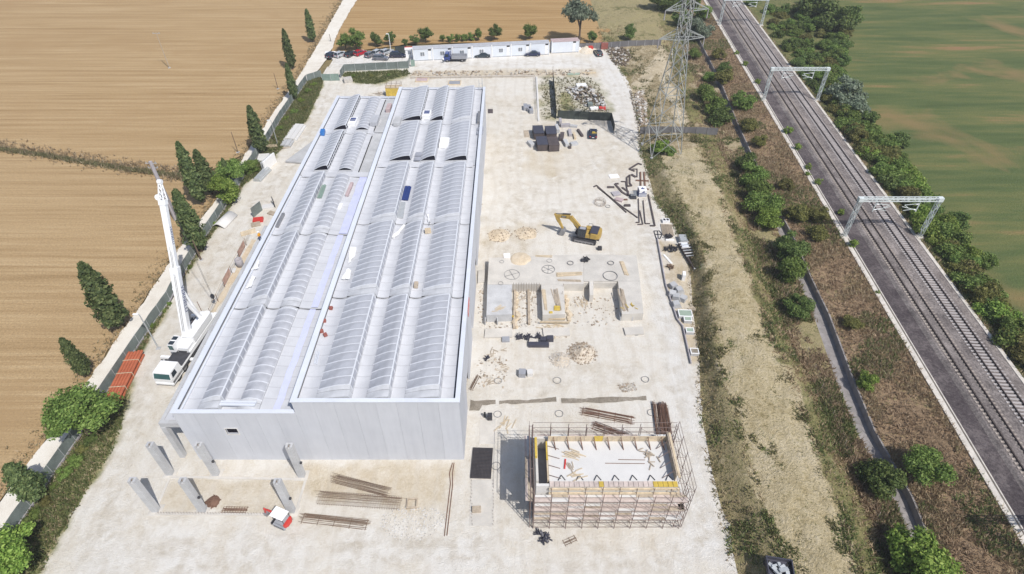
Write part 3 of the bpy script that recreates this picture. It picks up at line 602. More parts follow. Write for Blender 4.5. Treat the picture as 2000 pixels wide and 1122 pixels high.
# dark plates painted as the shade of the void under the roof elements
MB().bx(HL+0.26, HR-0.26, YF+0.31, YB-0.27, DH-0.5, DH-0.42).build('painted_void_shade', 'dark_steel', wh)
MB().bx(LL+0.26, HL-0.01, YF+0.31, YB-0.27, DL-0.5, DL-0.42).build('painted_void_shade', 'dark_steel', wh)
# valley tiles and skylights
HV = [(-21.9,4.0),(-16.3,2.75),(-12.0,4.05)]
LV = [(-35.75,2.75),(-31.3,2.6)]
def gaps(x0, x1, vts):
    g = []; a = x0
    for x, w_ in vts: g.append((a, x)); a = x + w_
    g.append((a, x1)); return g
def valley(x0, x1, y0, y1, z):
    mb = MB(); n = 8; vs = []
    dep = min(0.22, 0.09*(x1-x0))
    for y in (y0, y1):
        for i in range(n+1): t = i/n; vs.append((x0+(x1-x0)*t, y, z - dep*math.sin(math.pi*t)))
        for i in range(n+1): t = i/n; vs.append((x0+(x1-x0)*t, y, z - 0.3))
    m = 2*(n+1); fs = [(i, i+1, m+i+1, m+i) for i in range(n)] + [tuple(range(n,-1,-1)) + tuple(range(n+1, m))]
    return mb.add(vs, fs).build('roof_tile', 'roof_tile', wh, smooth=False)
for vts, x0, x1, z in ((HV, HL+0.5, HR-0.62, DH), (LV, LL+0.45, HL-0.02, DL)):
    for i in range(5):
        for a, b in gaps(x0, x1, vts):
            nsub = 1
            valley(a+0.01, b-0.01, YS[i]+0.12, YS[i+1]-0.14, z)
def vault_prof(w_, h, kind, n=10):
    if kind == 'shed':
        uc = 0.955*w_; p = [(uc*i/n, 0.06 + h*math.sin(math.pi/2*(i/n))**0.95) for i in range(n+1)]
    else: p = [(w_*i/n, 0.06 + h*math.sin(math.pi*i/n)**0.85) for i in range(n+1)]
    return p
VC = {}
def skylight(x, w_, y0, y1, z, kind, mode):
    """mode: 0 finished, 1 near end closed by a sheet painted as inside shade, 2 also dark side windows"""
    h = 1.0 if kind == 'shed' else 0.5
    n = 10; p = vault_prof(w_, h, kind, n); cap = 1.55; ga, gb = y0+cap, y1-0.55
    npane = 12; st = (gb-ga)/npane
    key = (round(w_,2), kind, round(st,3), mode)
    lo = 0.72 if mode == 0 else 0.16
    sh = MB()                    # curved closing tiles at both ends, kerbs along the sides
    def curve_shell(ya, yb, f, fb=None):
        fb = f if fb is None else fb
        vs = [(u, ya, zz*f) for u, zz in p] + ([(w_, ya, 0)] if kind == 'shed' else []); m = len(vs)
        vs += [(u, yb, zz*fb) for u, zz in p] + ([(w_, yb, 0)] if kind == 'shed' else [])
        sh.add(vs, [(i, i+1, m+i+1, m+i) for i in range(m-1)]); sh.add(vs[:m], [tuple(range(m))]); sh.add(vs[m:], [tuple(range(m-1,-1,-1))])
    curve_shell(0.16, cap-0.5, lo*0.9, lo); curve_shell(cap-0.45, cap-0.02, lo*1.06, 0.99 if mode == 0 else lo*1.02); curve_shell(gb-y0, gb-y0+0.4, 0.95)
    sh.bx(0, 0.08, cap-0.02, gb-y0, -0.2, 0.1); sh.bx(w_-0.1, w_, cap-0.02, gb-y0, -0.2, 0.14)
    o = sh.build('skylight', 'pale_shell', wh, (x, y0, z))
    if mode:
        e = [(u, 0, zz*0.98) for u, zz in p] + [(p[-1][0], 0, 0.02)]
        MB().add(e, [tuple(range(len(e)))]).build('painted_end_shade', 'painted_inside_dark', o, (0, cap-0.012, 0))  # dark face painted for the shade inside the open vault end
    if key not in VC:
        pn = MB(); vs = [(u, 0.04, zz) for u, zz in p] + [(u, st-0.04, zz) for u, zz in p]
        pn.add(vs, [(i, i+1, n+2+i, n+1+i) for i in range(n)])
        rbm = MB()
        for (u0, z0_), (u1, z1_) in zip(p[:-1], p[1:]): rbm.bar((u0,0,z0_+0.02),(u1,0,z1_+0.02), 0.085, 0.07)
        if kind == 'shed': rbm.bar((p[-1][0],0,p[-1][1]),(w_-0.03,0,0.1), 0.085, 0.07)
        sd_ = MB().add([(p[-1][0]+0.005,0.05,p[-1][1]-0.08),(p[-1][0]+0.005,st-0.05,p[-1][1]-0.08),(w_-0.05,st-0.05,0.16),(w_-0.05,0.05,0.16)], [(0,3,2,1)])
        VC[key] = (pn.mesh('pane','poly_glass',True), rbm.mesh('rib','rib'), sd_.mesh('side_pane', 'painted_inside_dark' if mode == 2 else 'side_glass'))
    a, b, c = VC[key]
    for k in range(npane):
        place('pane', a, o, (0, cap+k*st, 0))
        if kind == 'shed': place('side_pane', c, o, (0, cap+k*st, 0))
    for k in range(npane+1): place('rib', b, o, (0, cap+k*st, 0))
    if mode == 2 and kind == 'shed':
        q = Vector((p[-1][0]+.02,0,p[-1][1]-.08)).lerp(Vector((w_-.03,0,.16)),.5); MB().bx(q.x-.03,q.x+.05,cap,gb-y0,q.z-.06,q.z+.06).build('mid_bar','rib',o)
    if kind == 'shed': MB().bx(p[-1][0]-0.1, p[-1][0]+0.06, cap-0.05, gb-y0+0.05, p[-1][1]-0.06, p[-1][1]+0.05).build('ridge_bar', 'rib', o)
    return o
for i in range(5):
    for j, (x, w_) in enumerate(HV):
        skylight(x, w_, YS[i], YS[i+1], DH, 'shed', (0,0,0,1,(2 if j < 2 else 0))[i])
    skylight(LV[0][0], LV[0][1], YS[i], YS[i+1], DL, 'shed', (0,0,0,2,2)[i])
    skylight(LV[1][0], LV[1][1], YS[i], YS[i+1], DL, 'barrel', (0,0,0,1,1)[i])
# cover plates over the third transverse joint, the blue membrane strip, black strips painted as shaded slots in the back bays
MB().bx(HL+0.6, HR-1.05, YS[3]-0.75, YS[3]+0.75, DH+0.03, DH+0.09).build('cover_plate', 'roof_concrete', wh)
MB().bx(LL+0.9, HL-0.05, YS[3]-0.75, YS[3]+0.75, DL+0.03, DL+0.09).build('cover_plate', 'roof_concrete', wh)
for i, (a, b) in enumerate(((-27.15,-26.35),(-27.1,-26.2),(-27.0,-25.7))):
    mb = MB(); ny = 30
    for k in range(ny):
        ya, yb = [YS[i]+0.2 + (YS[i+1]-YS[i]-0.4)*q/ny for q in (k, k+1)]
        da, db = 0.12*mnoise.noise((ya*0.5,i,0)), 0.12*mnoise.noise((yb*0.5,i,0))
        mb.add([(a+da,ya,DL-0.02),(b+da,ya,DL-0.04),(b+db,yb,DL-0.04),(a+db,yb,DL-0.02)], [(0,1,2,3)])
    mb.build('membrane_strip', 'membrane', wh)
for i in (3, 4): MB().bx(-27.55, -27.4, YS[i]+1.0, YS[i+1]-1.2, DL-0.1, DL+0.16).build('painted_slot_shade', 'black', wh); MB().bx(-27.4, -24.6, YS[i]+0.4, YS[i+1]-0.4, DL-0.05, DL+0.05).build('roof_board', 'concrete', wh)
# lean-to frame of precast beams on the left side
MB().bx(-40.75, LL-0.16, 40.9, 41.4, 6.25, 7.0).bx(-40.75, -40.3, 41.4, 80, 6.25, 6.95).build('edge_beam', 'concrete', wh)
me = MB().bx(-40.28, LL-0.16, 0.03, 2.35, 6.72, 6.9).mesh('canopy_slab', 'roof_concrete')
for k in range(16): place('canopy_slab', me, wh, (0, 41.45+k*2.4, 0))
for y in (41.15, 53, 65, 78): MB().bx(-40.75,-40.15,y-0.3,y+0.3,0,6.25).build('column', 'concrete', wh)
# back parapet rods and the roof-edge fixings
tag(MB().path([(-6.4,124.6,11.4),(-6.4,124.6,13.6)],0.06,5).path([(-7.1,124.7,11.2),(-7.1,124.7,13.2)],0.05,5).bar((-7.1,124.7,12.4),(-6.4,124.6,12.4),.05).build('guard_rod', 'galv'), 'thin upright guard rods at the far right corner of the warehouse roof', 'rod')
# ---------------- railway portals, pylon and tracks
def lattice_post(mb, p, h, w0, w1, mi=0, t=0.09, n=8):
    x, y, z = p
    def c(k, f): w_ = w0 + (w1-w0)*f; s = [(-1,-1),(1,-1),(1,1),(-1,1)][k % 4]; return Vector((x+s[0]*w_/2, y+s[1]*w_/2*0.8, z+h*f))
    for k in range(4): mb.bar(c(k,0), c(k,1), t, t, mi)
    for i in range(n):
        for k in range(4): mb.bar(c(k + (i%2), i/n), c(k+1 - (i%2), (i+1)/n), t*0.55, t*0.55, mi)
def portal(y, label):
    xa, xb = RS*y + 52.95, RS*y + 66.3
    t = thing('railway_portal', label, 'gantry', (xa, y, RZ), group='white lattice portals over the railway')
    sp = xb-xa; H_ = 7.6
    for x in (0, sp):
        mb = MB(); lattice_post(mb, (x,0,0), H_, 0.55, 0.62); mb.build('post', 'portal_paint', t)
        MB().bx(x-.6,x+.6,-.6,.6,-.3,.22).build('footing', 'kerb_white', t)
        MB().bx(x-.42,x+.42,-.36,.36,H_-.1,H_+.62).build('joint_plate', 'portal_paint', t)
    mb = MB(); n = 14; xs = [0.4+(sp-0.8)*i/n for i in range(n+1)]
    for yy_ in (-.28,.28):
        for zz in (H_, H_+.55): mb.bar((0.3,yy_,zz),(sp-0.3,yy_,zz),.11,.11)
    for i in range(n):
        for yy_ in (-.28,.28): mb.bar((xs[i],yy_,H_+(.55 if i%2 else 0)),(xs[i+1],yy_,H_+(0 if i%2 else .55)),.06)
        for zz in (H_, H_+.55): mb.bar((xs[i],-.28 if i%2 else .28,zz),(xs[i+1],.28 if i%2 else -.28,zz),.06)
    mb.build('crossbeam', 'portal_paint', t)
    for x, d in ((2.9, 1), (sp-3.1, -1)):
        a = MB().bar((x,0,H_),(x,0,H_-2.2),.13).build('hanger', 'portal_paint', t)
        MB().tube((x,0,H_-0.6),(x+d*2.4,0,H_-0.9),.05).tube((x,0,H_-1.9),(x+d*2.7,0,H_-1.2),.05).tube((x+d*.4,0,H_-1.7),(x+d*2.2,0,H_-2.0),.045).tube((x+d*2.4,0,H_-0.9),(x+d*1.5,0,H_-1.5),.04).build('bracket', 'portal_paint', a)
        MB().tube((x+d*0.15,0,H_-.7),(x+d*0.5,0,H_-.75),.11).tube((x+d*0.15,0,H_-1.86),(x+d*0.5,0,H_-1.78),.11).build('insulator', 'white_plastic', a)
    return t
portal(84.6, 'white lattice portal over the tracks nearest the camera, level with the yellow excavator')
portal(141.3, 'white lattice portal over the tracks, middle one of the three in view')
portal(197.5, 'white lattice portal over the tracks farthest away, cut by the top edge')
portal(27.8, 'white lattice portal over the tracks outside the frame, casting its shadow on the brown scrub')
def track(off, label, shade):
    t = thing('railway_track', label, 'railway track', (0,0,0), group='railway tracks')
    z = RZ+0.40
    for s_ in (-0.75, 0.75):
        mb = MB()
        for q in range(16):
            ya, yb = 4+q*16, 4+(q+1)*16
            mb.bar((RS*ya+off+s_,ya,z+0.14),(RS*yb+off+s_,yb,z+0.14),0.12,0.17,0).bar((RS*ya+off+s_,ya,z+0.07),(RS*yb+off+s_,yb,z+0.07),0.2,0.06,0)
        mb.build('rail', 'rail_steel', t)
    me = MB().bx(-1.27,1.27,-.13,.13,-.1,.05).bx(-.95,-.58,-.15,.15,.05,.075).bx(.58,.95,-.15,.15,.05,.075).mesh('sleeper', 'sleeper_'+shade)
    for k in range(300): y = 24 + k*0.6; place('sleeper', me, t, (RS*y+off, y, z), -math.atan(RS))
    mb = MB()
    for k in range(110):
        y = 204 + k*0.5
        mb.box((RS*y+off,y,z-.03),(2.54,.25,.15), -math.atan(RS))
    o = mb.build('far_sleepers', 'sleeper_'+shade, t); o['kind'] = 'stuff'
    return t
simple('sleeper_a', (0.36,0.31,0.27), 0.9, var=0.3, scale=2); simple('sleeper_b', (0.40,0.37,0.36), 0.9, var=0.25, scale=2)
track(T1, 'railway track with dark rails on the side of the building site', 'a')
track(T2, 'railway track with pale sleepers on the side of the green field', 'b')
# contents of the ballast between the dark rails
struct(MB().add([(RS*4+T1-.5,4,RZ+.47),(RS*4+T1+.5,4,RZ+.47),(RS*255+T1+.5,255,RZ+.47),(RS*255+T1-.5,255,RZ+.47)],[(0,1,2,3)]).build('ballast_fill','ballast'))
def pylon():
    b = (spot(1292,298)); t = thing('pylon', 'tall grey lattice power pylon standing on the verge beside the site road', 'pylon', (b.x,b.y+0.5,0.2), R(8))
    W0, WW, HW, HT = 6.6, 1.9, 24.0, 40.0
    def wd(z): return W0 + (WW-W0)*min(1, z/HW) if z < HW else WW - 0.55*(z-HW)/(HT-HW)
    def c(k, z): w_ = wd(z)/2; s = [(-1,-1),(1,-1),(1,1),(-1,1)][k % 4]; return Vector((s[0]*w_, s[1]*w_, z))
    lv = [0, 5.2, 9.6, 13.4, 16.6, 19.4, 21.8, 24, 26, 28, 30, 32, 34, 36, 38, 40]
    for k in range(4): MB().bar(c(k,0), c(k,HW), .16).bar(c(k,HW), c(k,HT), .13).build('leg', 'pylon_steel', t); MB().lathe([(.0,.35),(.3,.35),(.4,-.5)],8,(c(k,0).x,c(k,0).y,0)).build('footing', 'concrete', t)
    mb = MB()
    for z0_, z1_ in zip(lv[:-1], lv[1:]):
        for k in range(4):
            mb.bar(c(k,z0_), c(k+1,z1_), .08); mb.bar(c(k+1,z0_), c(k,z1_), .08)
            if z0_ in (5.2,13.4,24,28,32): mb.bar(c(k,z0_), c(k+1,z0_), .11)
    mb.build('bracing', 'pylon_steel', t)
    for z, L in ((24,4.6),(29.2,4.2),(34.4,3.6)):
        mb = MB()
        for s_ in (-1,1):
            tip = Vector((s_*L, 0, z)); w_ = wd(z)/2
            for yy_ in (-w_, w_): mb.bar((s_*w_,yy_,z), tip, .11); mb.bar((s_*w_,yy_,z+1.5), tip, .11)
            for f in (.33,.66):
                x = s_*(w_+(L-w_)*f); q = w_*(1-f); mb.bar((x,-q,z),(x,q,z),.06); mb.bar((x,-q,z),(x,-q,z+1.5*(1-f)),.06); mb.bar((x,q,z),(x,q,z+1.5*(1-f)),.06)
        a = mb.build('crossarm', 'pylon_steel', t)
        for s_ in (-1,1): MB().tube((s_*L,0,z),(s_*L*1.0,0.05,z-1.7),.09,.13,6).build('insulator', 'pole_concrete', a)
pylon()
# ================================================================ VEGETATION
def mpp(x, y): return (CAM_H/(_s - (561-y)/FOC*_c))/FOC      # metres per image pixel on the ground there
def leaf_mesh(name, mat, P, Nn, size, rng, core=None, long=1.0):
    """many small leaf faces at points P with outward normals Nn"""
    n = len(P); r = rng.normal(size=(n,3)); nn = Nn*0.9 + r*0.55; nn /= np.linalg.norm(nn, axis=1, keepdims=True)
    a = np.cross(nn, rng.normal(size=(n,3))); a /= np.linalg.norm(a, axis=1, keepdims=True); b = np.cross(nn, a)
    s = size*rng.uniform(0.6,1.35,(n,1)); a *= s; b *= s*0.62*long
    V = np.stack([P-a, P-b*0.9+a*0.15, P+a, P+b+a*0.1], 1).reshape(-1,3); F = np.arange(4*n).reshape(n,4)
    if core is not None:
        cv, cf = core; F = F.tolist() + (np.array(cf)+len(V)).tolist(); V = np.vstack([V, cv])
    else: F = F.tolist()
    me = bpy.data.meshes.new(name); me.from_pydata(V.tolist(), [], F); me.materials.append(M[mat]); me.update(); return me
def sphere_mesh(nu=10, nv=7):
    v = [(0,0,-1)]; f = []
    for j in range(1,nv):
        for i in range(nu): t = math.pi*j/nv; q = 2*math.pi*i/nu; v.append((math.sin(t)*math.cos(q), math.sin(t)*math.sin(q), -math.cos(t)))
    v.append((0,0,1)); L = len(v)-1
    for i in range(nu): f.append((0, 1+(i+1)%nu, 1+i)); f.append((L, 1+(nv-2)*nu+i, 1+(nv-2)*nu+(i+1)%nu))
    for j in range(nv-2):
        for i in range(nu): k = 1+j*nu; f.append((k+i, k+(i+1)%nu, k+nu+(i+1)%nu)); f.append((k+i, k+nu+(i+1)%nu, k+nu+i))
    return np.array(v), f
SV, SF = sphere_mesh()
def crown(name, mat, seed, n=3600, lumps=20, rz=0.8, size=0.07, zc=0.72, spread=0.78, lr=(0.16,0.42)):
    """a crown of about unit radius made of leafy clumps with gaps between"""
    rng = np.random.default_rng(seed); C = []; Rr = []
    for i in range(lumps):
        d = rng.normal(size=3); d /= np.linalg.norm(d); q = spread*rng.uniform(0.35,1.0)
        C.append([d[0]*q, d[1]*q, zc + d[2]*q*rz]); Rr.append(rng.uniform(*lr))
    C = np.array(C); Rr = np.array(Rr); k = rng.choice(lumps, n, p=Rr**2/np.sum(Rr**2))
    d = rng.normal(size=(n,3)); d[:,2] = np.abs(d[:,2])*0.9 - 0.25; d /= np.linalg.norm(d, axis=1, keepdims=True)
    P = C[k] + d*(Rr[k]*rng.uniform(0.5,1.22,n))[:,None]*np.array([1,1,rz+0.1]); P[:,2] = np.maximum(P[:,2], 0.02)
    cv = []; cf = []
    for c, r in zip(C, Rr): cf += [tuple(i+len(cv) for i in f) for f in SF]; cv += (SV*r*0.6*np.array([1,1,rz]) + c).tolist()
    cv = np.array(cv); cv += rng.normal(size=cv.shape)*0.03
    return leaf_mesh(name, mat, P, d, size, rng, (cv, cf))
def cypress_mesh(seed, slim):
    """unit height column, ragged and tapering"""
    rng = np.random.default_rng(seed); n = 3800; t = rng.uniform(0,1,n)**0.9
    def prof(t): return slim*np.minimum(1, (t/0.16)**0.6)*np.clip((1-t)/0.55, 0, 1)**0.55*(0.95+0.0*t) + 0.004
    a = rng.uniform(0, 2*np.pi, n); lob = 1 + 0.16*np.sin(a*3+seed+t*9) + 0.14*np.sin(a*5-t*21) + 0.12*np.sin(t*48+a*3+seed) + 0.08*np.sin(a*9+t*70)
    r = prof(t)*lob*rng.uniform(0.72,1.2,n)
    P = np.c_[r*np.cos(a), r*np.sin(a), 0.07+t*0.93]; d = np.c_[np.cos(a), np.sin(a), 0.35+0*a]
    cv = []; cf = []; nu, nv = 10, 14
    for j in range(nv+1):
        tt = j/nv
        for i in range(nu): q = 2*math.pi*i/nu; rr = float(prof(np.array(max(0.02,tt))))*0.8*(1+0.13*math.sin(q*3+seed+tt*7)); cv.append((rr*math.cos(q), rr*math.sin(q), 0.07+tt*0.91))
    for j in range(nv):
        for i in range(nu): k = j*nu; cf.append((k+i, k+(i+1)%nu, k+nu+(i+1)%nu)); cf.append((k+i, k+nu+(i+1)%nu, k+nu+i))
    return leaf_mesh('crown', 'leaf_cypress', P, d, 0.026, rng, (np.array(cv), cf), 0.9)
CYP = [cypress_mesh(s, sl) for s, sl in ((1,0.115),(2,0.10),(3,0.13),(4,0.17))]
TRUNK = MB().tube((0,0,-0.03),(0.004,0.003,0.16),0.02,0.014,7).mesh('trunk','bark')
def height_at(b, ty):
    """height of an upright thing standing at b whose top shows at image row ty"""
    lo, hi = 0, 90
    for _ in range(50):
        m = (lo+hi)/2; f = b.y*_c - (m-CAM_H)*_s; v = 561 - FOC*(b.y*_s + (m-CAM_H)*_c)/f
        if v > ty: lo = m
        else: hi = m
    return lo
def cypress(bx_, by_, ty, var, wf, label):
    b = spot(bx_, by_); h = height_at(b, ty); t = thing('cypress_tree', label, 'tree', b, rnd.uniform(0,6.28), 'dark cypresses along the dirt road')
    place('trunk', TRUNK, t, sc=h); place('crown', CYP[var], t, sc=(h*wf*.92, h*wf*.92, h)); return t
cypress(612,83,18,0,1.0,'dark cypress beside the dirt road, farthest from the camera')
cypress(572,136,57,1,1.0,'dark cypress at the field edge opposite the parked cars, taller of the touching pair')
cypress(577,196,124,2,0.8,'dark cypress on the fence line below the touching pair, beside the green mesh fence')
cypress(514,300,207,0,1.05,'dark cypress standing alone above the stacked precast slabs')
cypress(396,400,278,1,0.95,'slim dark cypress in the group by the road, leftmost of that group')
cypress(415,380,293,0,1.15,'dark cypress in the group by the road, second from its left')
cypress(431,376,334,2,0.9,'short dark cypress in the group by the road, beside the leafy green tree')
cypress(449,352,309,2,1.0,'short dark cypress half hidden behind the leafy green tree')
cypress(394,492,371,2,0.92,'large bushy cypress beside the crane boom with a bare forked trunk at its foot')
cypress(236,641,514,0,1.1,'broad dark cypress in the stubble field left of the white crane')
cypress(172,735,661,3,0.75,'short leaning cypress at the field edge, left of the orange pipes')
cypress(78,972,908,3,1.15,'stout dark cypress at the left edge over the mesh fence')
# ---- broad-leaved trees and bushes
CR = {}
def cr(mat, k, **kw):
    key = (mat, k) + tuple(sorted(kw.items()))
    if key not in CR: CR[key] = crown('crown', mat, 31*k+len(mat), **kw)
    return CR[key]
def trunk_mesh(h, seed):
    rg = random.Random(seed); mb = MB().tube((0,0,-0.1),(0,0,h*0.5),0.07,0.05,7)
    for k in range(5):
        a = rg.uniform(0,6.28); mb.tube((0,0,h*0.42),(0.45*math.cos(a),0.45*math.sin(a),h*rg.uniform(0.8,1.15)),0.04,0.015,5)
    return mb.mesh('trunk', 'bark')
TM = [trunk_mesh(0.8, k) for k in range(3)]
def tree(bx_, by_, rpx, mat, k, label, zs=1.0, lift=0.5, group=None, z=None, name='leafy_tree', **kw):
    b = spot(bx_, by_); b.z = tz(b.x, b.y) if z is None else z; r = 1.15*rpx*mpp(bx_, by_)
    t = thing(name, label, 'tree', b, rnd.uniform(0,6.28), group)
    place('trunk', TM[k % 3], t, sc=(r,r,r*zs*(1+lift))); place('crown', cr(mat, k, **kw), t, (0,0,lift*r*zs*0.6), sc=(r,r,r*zs)); return t
def bush(bx_, by_, rpx, mat, k, label, zs=0.9, group=None, name='bush', **kw):
    b = spot(bx_, by_); b.z = tz(b.x, b.y) - 0.15; b2 = spot(bx_, by_, b.z); b = b2; r = 1.2*rpx*mpp(bx_, by_)
    o = place(name, cr(mat, k, **kw), None, b, rnd.uniform(0,6.28), sc=(r,r,r*zs)); return tag(o, label, 'bush', group)
tree(178,852,60,'leaf_mid',1,'leafy green tree over the mesh fence below the orange pipes',0.8,0.6, n=9000, lumps=26, size=0.045)
tree(40,1112,62,'leaf_bright',2,'bright green leafy tree in the bottom left corner',0.9,0.5, n=10000, lumps=26, size=0.045)
tree(446,398,27,'leaf_bright',3,'bright leafy tree beside the cypress group, right at the site road',1.1,0.4, n=5000, size=.06)
tree(462,352,26,'leaf_mid',4,'leafy shrubby tree above the bright tree by the site road',0.9,0.3, n=5000, size=.06)
bush(490,338,16,'leaf_mid',5,'low green bush at the foot of the lone cypress by the fence')
G_ROW = 'trees behind the cabins and parked cars'
for a in ((676,103,13,'leaf_mid',1,'left one of two merged bushy trees behind the parked cars'),(697,103,17,'leaf_mid',2,'broad bushy tree directly behind the red parked car'),(736,96,12,'leaf_dark',3,'round dark tree behind the grey parked cars'),
          (764,92,11,'leaf_dark',4,'round dark tree right behind the tall white lamp post'),(793,91,7,'leaf_dark',1,'narrow small tree left of the white cabin row'),(812,88,9,'leaf_dark',2,'small bushy tree at the left end of the white cabin row'),
          (832,84,13,'leaf_dark',5,'round dark tree behind the left part of the white cabin row'),(935,79,9,'leaf_mid',3,'small green tree at the right end of the shrub row behind the cabins'),(965,78,13,'leaf_dark',4,'dense dark tree behind the middle of the white cabin row'),(1035,77,13,'leaf_mid',5,'spreading green tree behind the right part of the cabin row'),
          (1158,84,10,'leaf_dark',1,'small dark tree between the pale willow and the grey fence'),(1228,80,13,'leaf_dark',3,'round dark tree behind the grey fence right of the willow')):
    a = list(a); a[2] *= 1.05; a[1] -= 5 if a[0] < 770 else 0; tree(*a, zs=1.1, lift=0.4, group=G_ROW, n=2200)
tree(1131,84,30,'leaf_silver',2,'tall pale grey-green willow behind the right end of the cabins',1.25,0.9,None,None,'willow_tree', n=4200, lumps=16, lr=(0.2,0.38), spread=0.75, size=0.06)
for k, (x, y, r) in enumerate(((866,83,7),(880,83,8),(894,82,8),(908,81,8),(921,80,8))): bush(x,y,r,'leaf_mid',k+1,'green shrub in the low row behind the white cabins',1.1,'shrub row behind the cabins', n=900)
for k, (x, y, r, m_) in enumerate(((150,905,16,'leaf_mid'),(128,930,15,'leaf_mid'),(135,925,9,'leaf_olive'),(95,985,14,'leaf_olive'),(70,1010,15,'leaf_mid'),(108,955,10,'leaf_mid'),(165,880,12,'leaf_olive'),(182,862,16,'leaf_dark'),(205,815,12,'leaf_mid'),(215,790,9,'leaf_mid'),(300,640,8,'leaf_mid'),(318,610,8,'leaf_bright'),(330,597,7,'leaf_mid'),(370,525,6,'leaf_mid'),(422,440,7,'leaf_bright'),(500,322,9,'leaf_mid'),(548,255,8,'leaf_mid'),(560,235,7,'leaf_bright'),(575,222,8,'leaf_mid'),(588,200,8,'leaf_bright'),(602,182,8,'leaf_mid'),(612,168,7,'leaf_bright'),(595,215,6,'leaf_olive'),(725,152,6,'leaf_olive'),(690,152,6,'leaf_mid'),(760,150,5,'leaf_mid'),(40,1050,20,'leaf_dark'),(85,1040,8,'leaf_olive'))):
    bush(x, y, r, m_, 1+k%5, 'low weed clump in the overgrown strip between the mesh fence and the yard', .6, 'weed clumps inside the mesh fence', name='weed', n=1800)
# scrub beside the ditch and the railway
B = bush; GB = 'bushes between the spoil bank and the railway'
for a in ((1455,336,24,'leaf_dark',1,'dark bush at the far end of the long hedge beside the ditch'),(1466,362,26,'leaf_mid',2,'second bush from the far end of the long hedge beside the ditch'),(1478,392,28,'leaf_mid',3,'middle bush of the long hedge beside the ditch'),(1488,424,32,'leaf_mid',4,'broad bush near the close end of the long hedge beside the ditch'),(1496,444,26,'leaf_bright',5,'bright bush at the close end of the long hedge beside the ditch'),
          (1376,200,20,'leaf_mid',1,'upper bush of the hedge right of the pylon'),(1390,222,22,'leaf_mid',2,'middle bush of the hedge right of the pylon'),(1404,243,22,'leaf_dark',3,'lower bush of the hedge right of the pylon'),
          (1447,213,20,'leaf_mid',4,'rounded green bush between the pylon hedge and the tracks'),(1461,255,16,'leaf_olive',5,'olive bush on the brown scrub level with the pylon foot'),(1482,287,14,'leaf_olive',1,'small olive bush on the brown scrub below the pylon level'),(1530,372,15,'leaf_olive',2,'small olive bush on the scrub right of the long hedge'),
          (1552,430,20,'leaf_olive',3,'broad olive bush on the scrub below the long hedge'),(1592,432,19,'leaf_olive',4,'yellowish olive bush close to the kerb of the tracks'),(1594,466,18,'leaf_olive',5,'lower olive bush close to the kerb of the tracks'),
          (1540,503,34,'leaf_dark',2,'large dark bush over the ditch below the long hedge'),(1541,545,31,'leaf_mid',3,'large green bush over the ditch, between two darker ones'),(1548,612,27,'leaf_dark',4,'dark bush over the ditch, lowest of three in a row'),
          (1688,752,20,'leaf_bright',1,'small bright bush alone on the edge of the ditch wall'),(1800,932,40,'leaf_mid',2,'large round bush on the brown scrub right of the ditch'),(1712,950,42,'leaf_dark',3,'large dark bush left of the ditch, opposite the round one'),(1772,1104,58,'leaf_bright',4,'big bright bush at the bottom edge beside the ditch'),
          (1660,640,16,'leaf_olive',5,'low olive weeds on the scrub right of the ditch'),(1353,118,13,'leaf_mid',1,'small bush right of the upper pylon arms'),(1400,118,14,'leaf_olive',2,'small olive bush by the kerb near the far portal'),(1412,142,13,'leaf_dark',3,'small dark bush between the pylon and the kerb'),(1410,165,18,'leaf_olive',4,'olive green bush above the rounded green bush'),(1382,160,12,'leaf_mid',5,'small green bush at the ditch near the pylon'),
          (1362,78,25,'leaf_silver',1,'silvery shrub behind the pylon arms'),(1300,22,30,'leaf_dark',2,'dark bush left of the pylon top'),(1345,18,24,'leaf_mid',3,'dark green bush right of the pylon top'),(1325,52,20,'leaf_dark',4,'dark bush behind the pylon body'),(1372,38,16,'leaf_mid',5,'green bush between the pylon top and the tracks'),
          (1290,300,17,'leaf_bright',3,'bright weeds growing under the pylon legs'),(1305,305,12,'leaf_mid',2,'green weeds at the right pylon foot'),(1655,590,0.1,'leaf_olive',1,'')):
    if a[5]: bush(*a, group=GB, n=3600 if a[2] < 25 else 6000, size=.07 if a[2] < 25 else .052)
for k, (x, y, r) in enumerate(((1438,108,5),(1453,130,6),(1479,165,6),(1536,262,9),(1556,294,8),(1577,332,7),(1577,345,6),(1597,362,8),(1640,420,8),(1664,484,10),(1712,575,5))):
    bush(x, y, r, 'leaf_bright', 1+k%5, 'small green weed growing out of the left track kerb', 1.1, 'weeds on the track kerb', name='weed', n=500)
# hedge between the railway and the green field
rh = random.Random(5); hb = []
for k in range(260):
    y = 44 + 178*(k/260)**1.05; xa = KR(y)+2.6; xb = FE(y)-0.5
    if xb-xa < 2: xb = xa+3
    x = rh.uniform(xa, xb); r = rh.uniform(1.7,3.1)
    m = rh.choice(['leaf_mid','leaf_mid','leaf_bright','leaf_bright','leaf_olive','leaf_dark']) if y < 115 else rh.choice(['leaf_mid','leaf_mid','leaf_dark','leaf_olive'])
    o = place('hedge_bush', cr(m, 1+k%5, n=3200), None, (x, y, tz(x,y)-0.3), rh.uniform(0,6.28), sc=(r, r, r*rh.uniform(0.7,1.0)))
    look = dict(leaf_mid='mid-green', leaf_bright='bright yellow-green', leaf_olive='dull olive', leaf_dark='dark green')[m]; part_ = 'before the nearest portal' if y < 84 else 'between nearest and middle portal' if y < 141 else 'beyond the middle portal'
    tag(o, look + ' bush of the field hedge, ' + part_, 'bush', 'field hedge, ' + look + ', ' + part_)
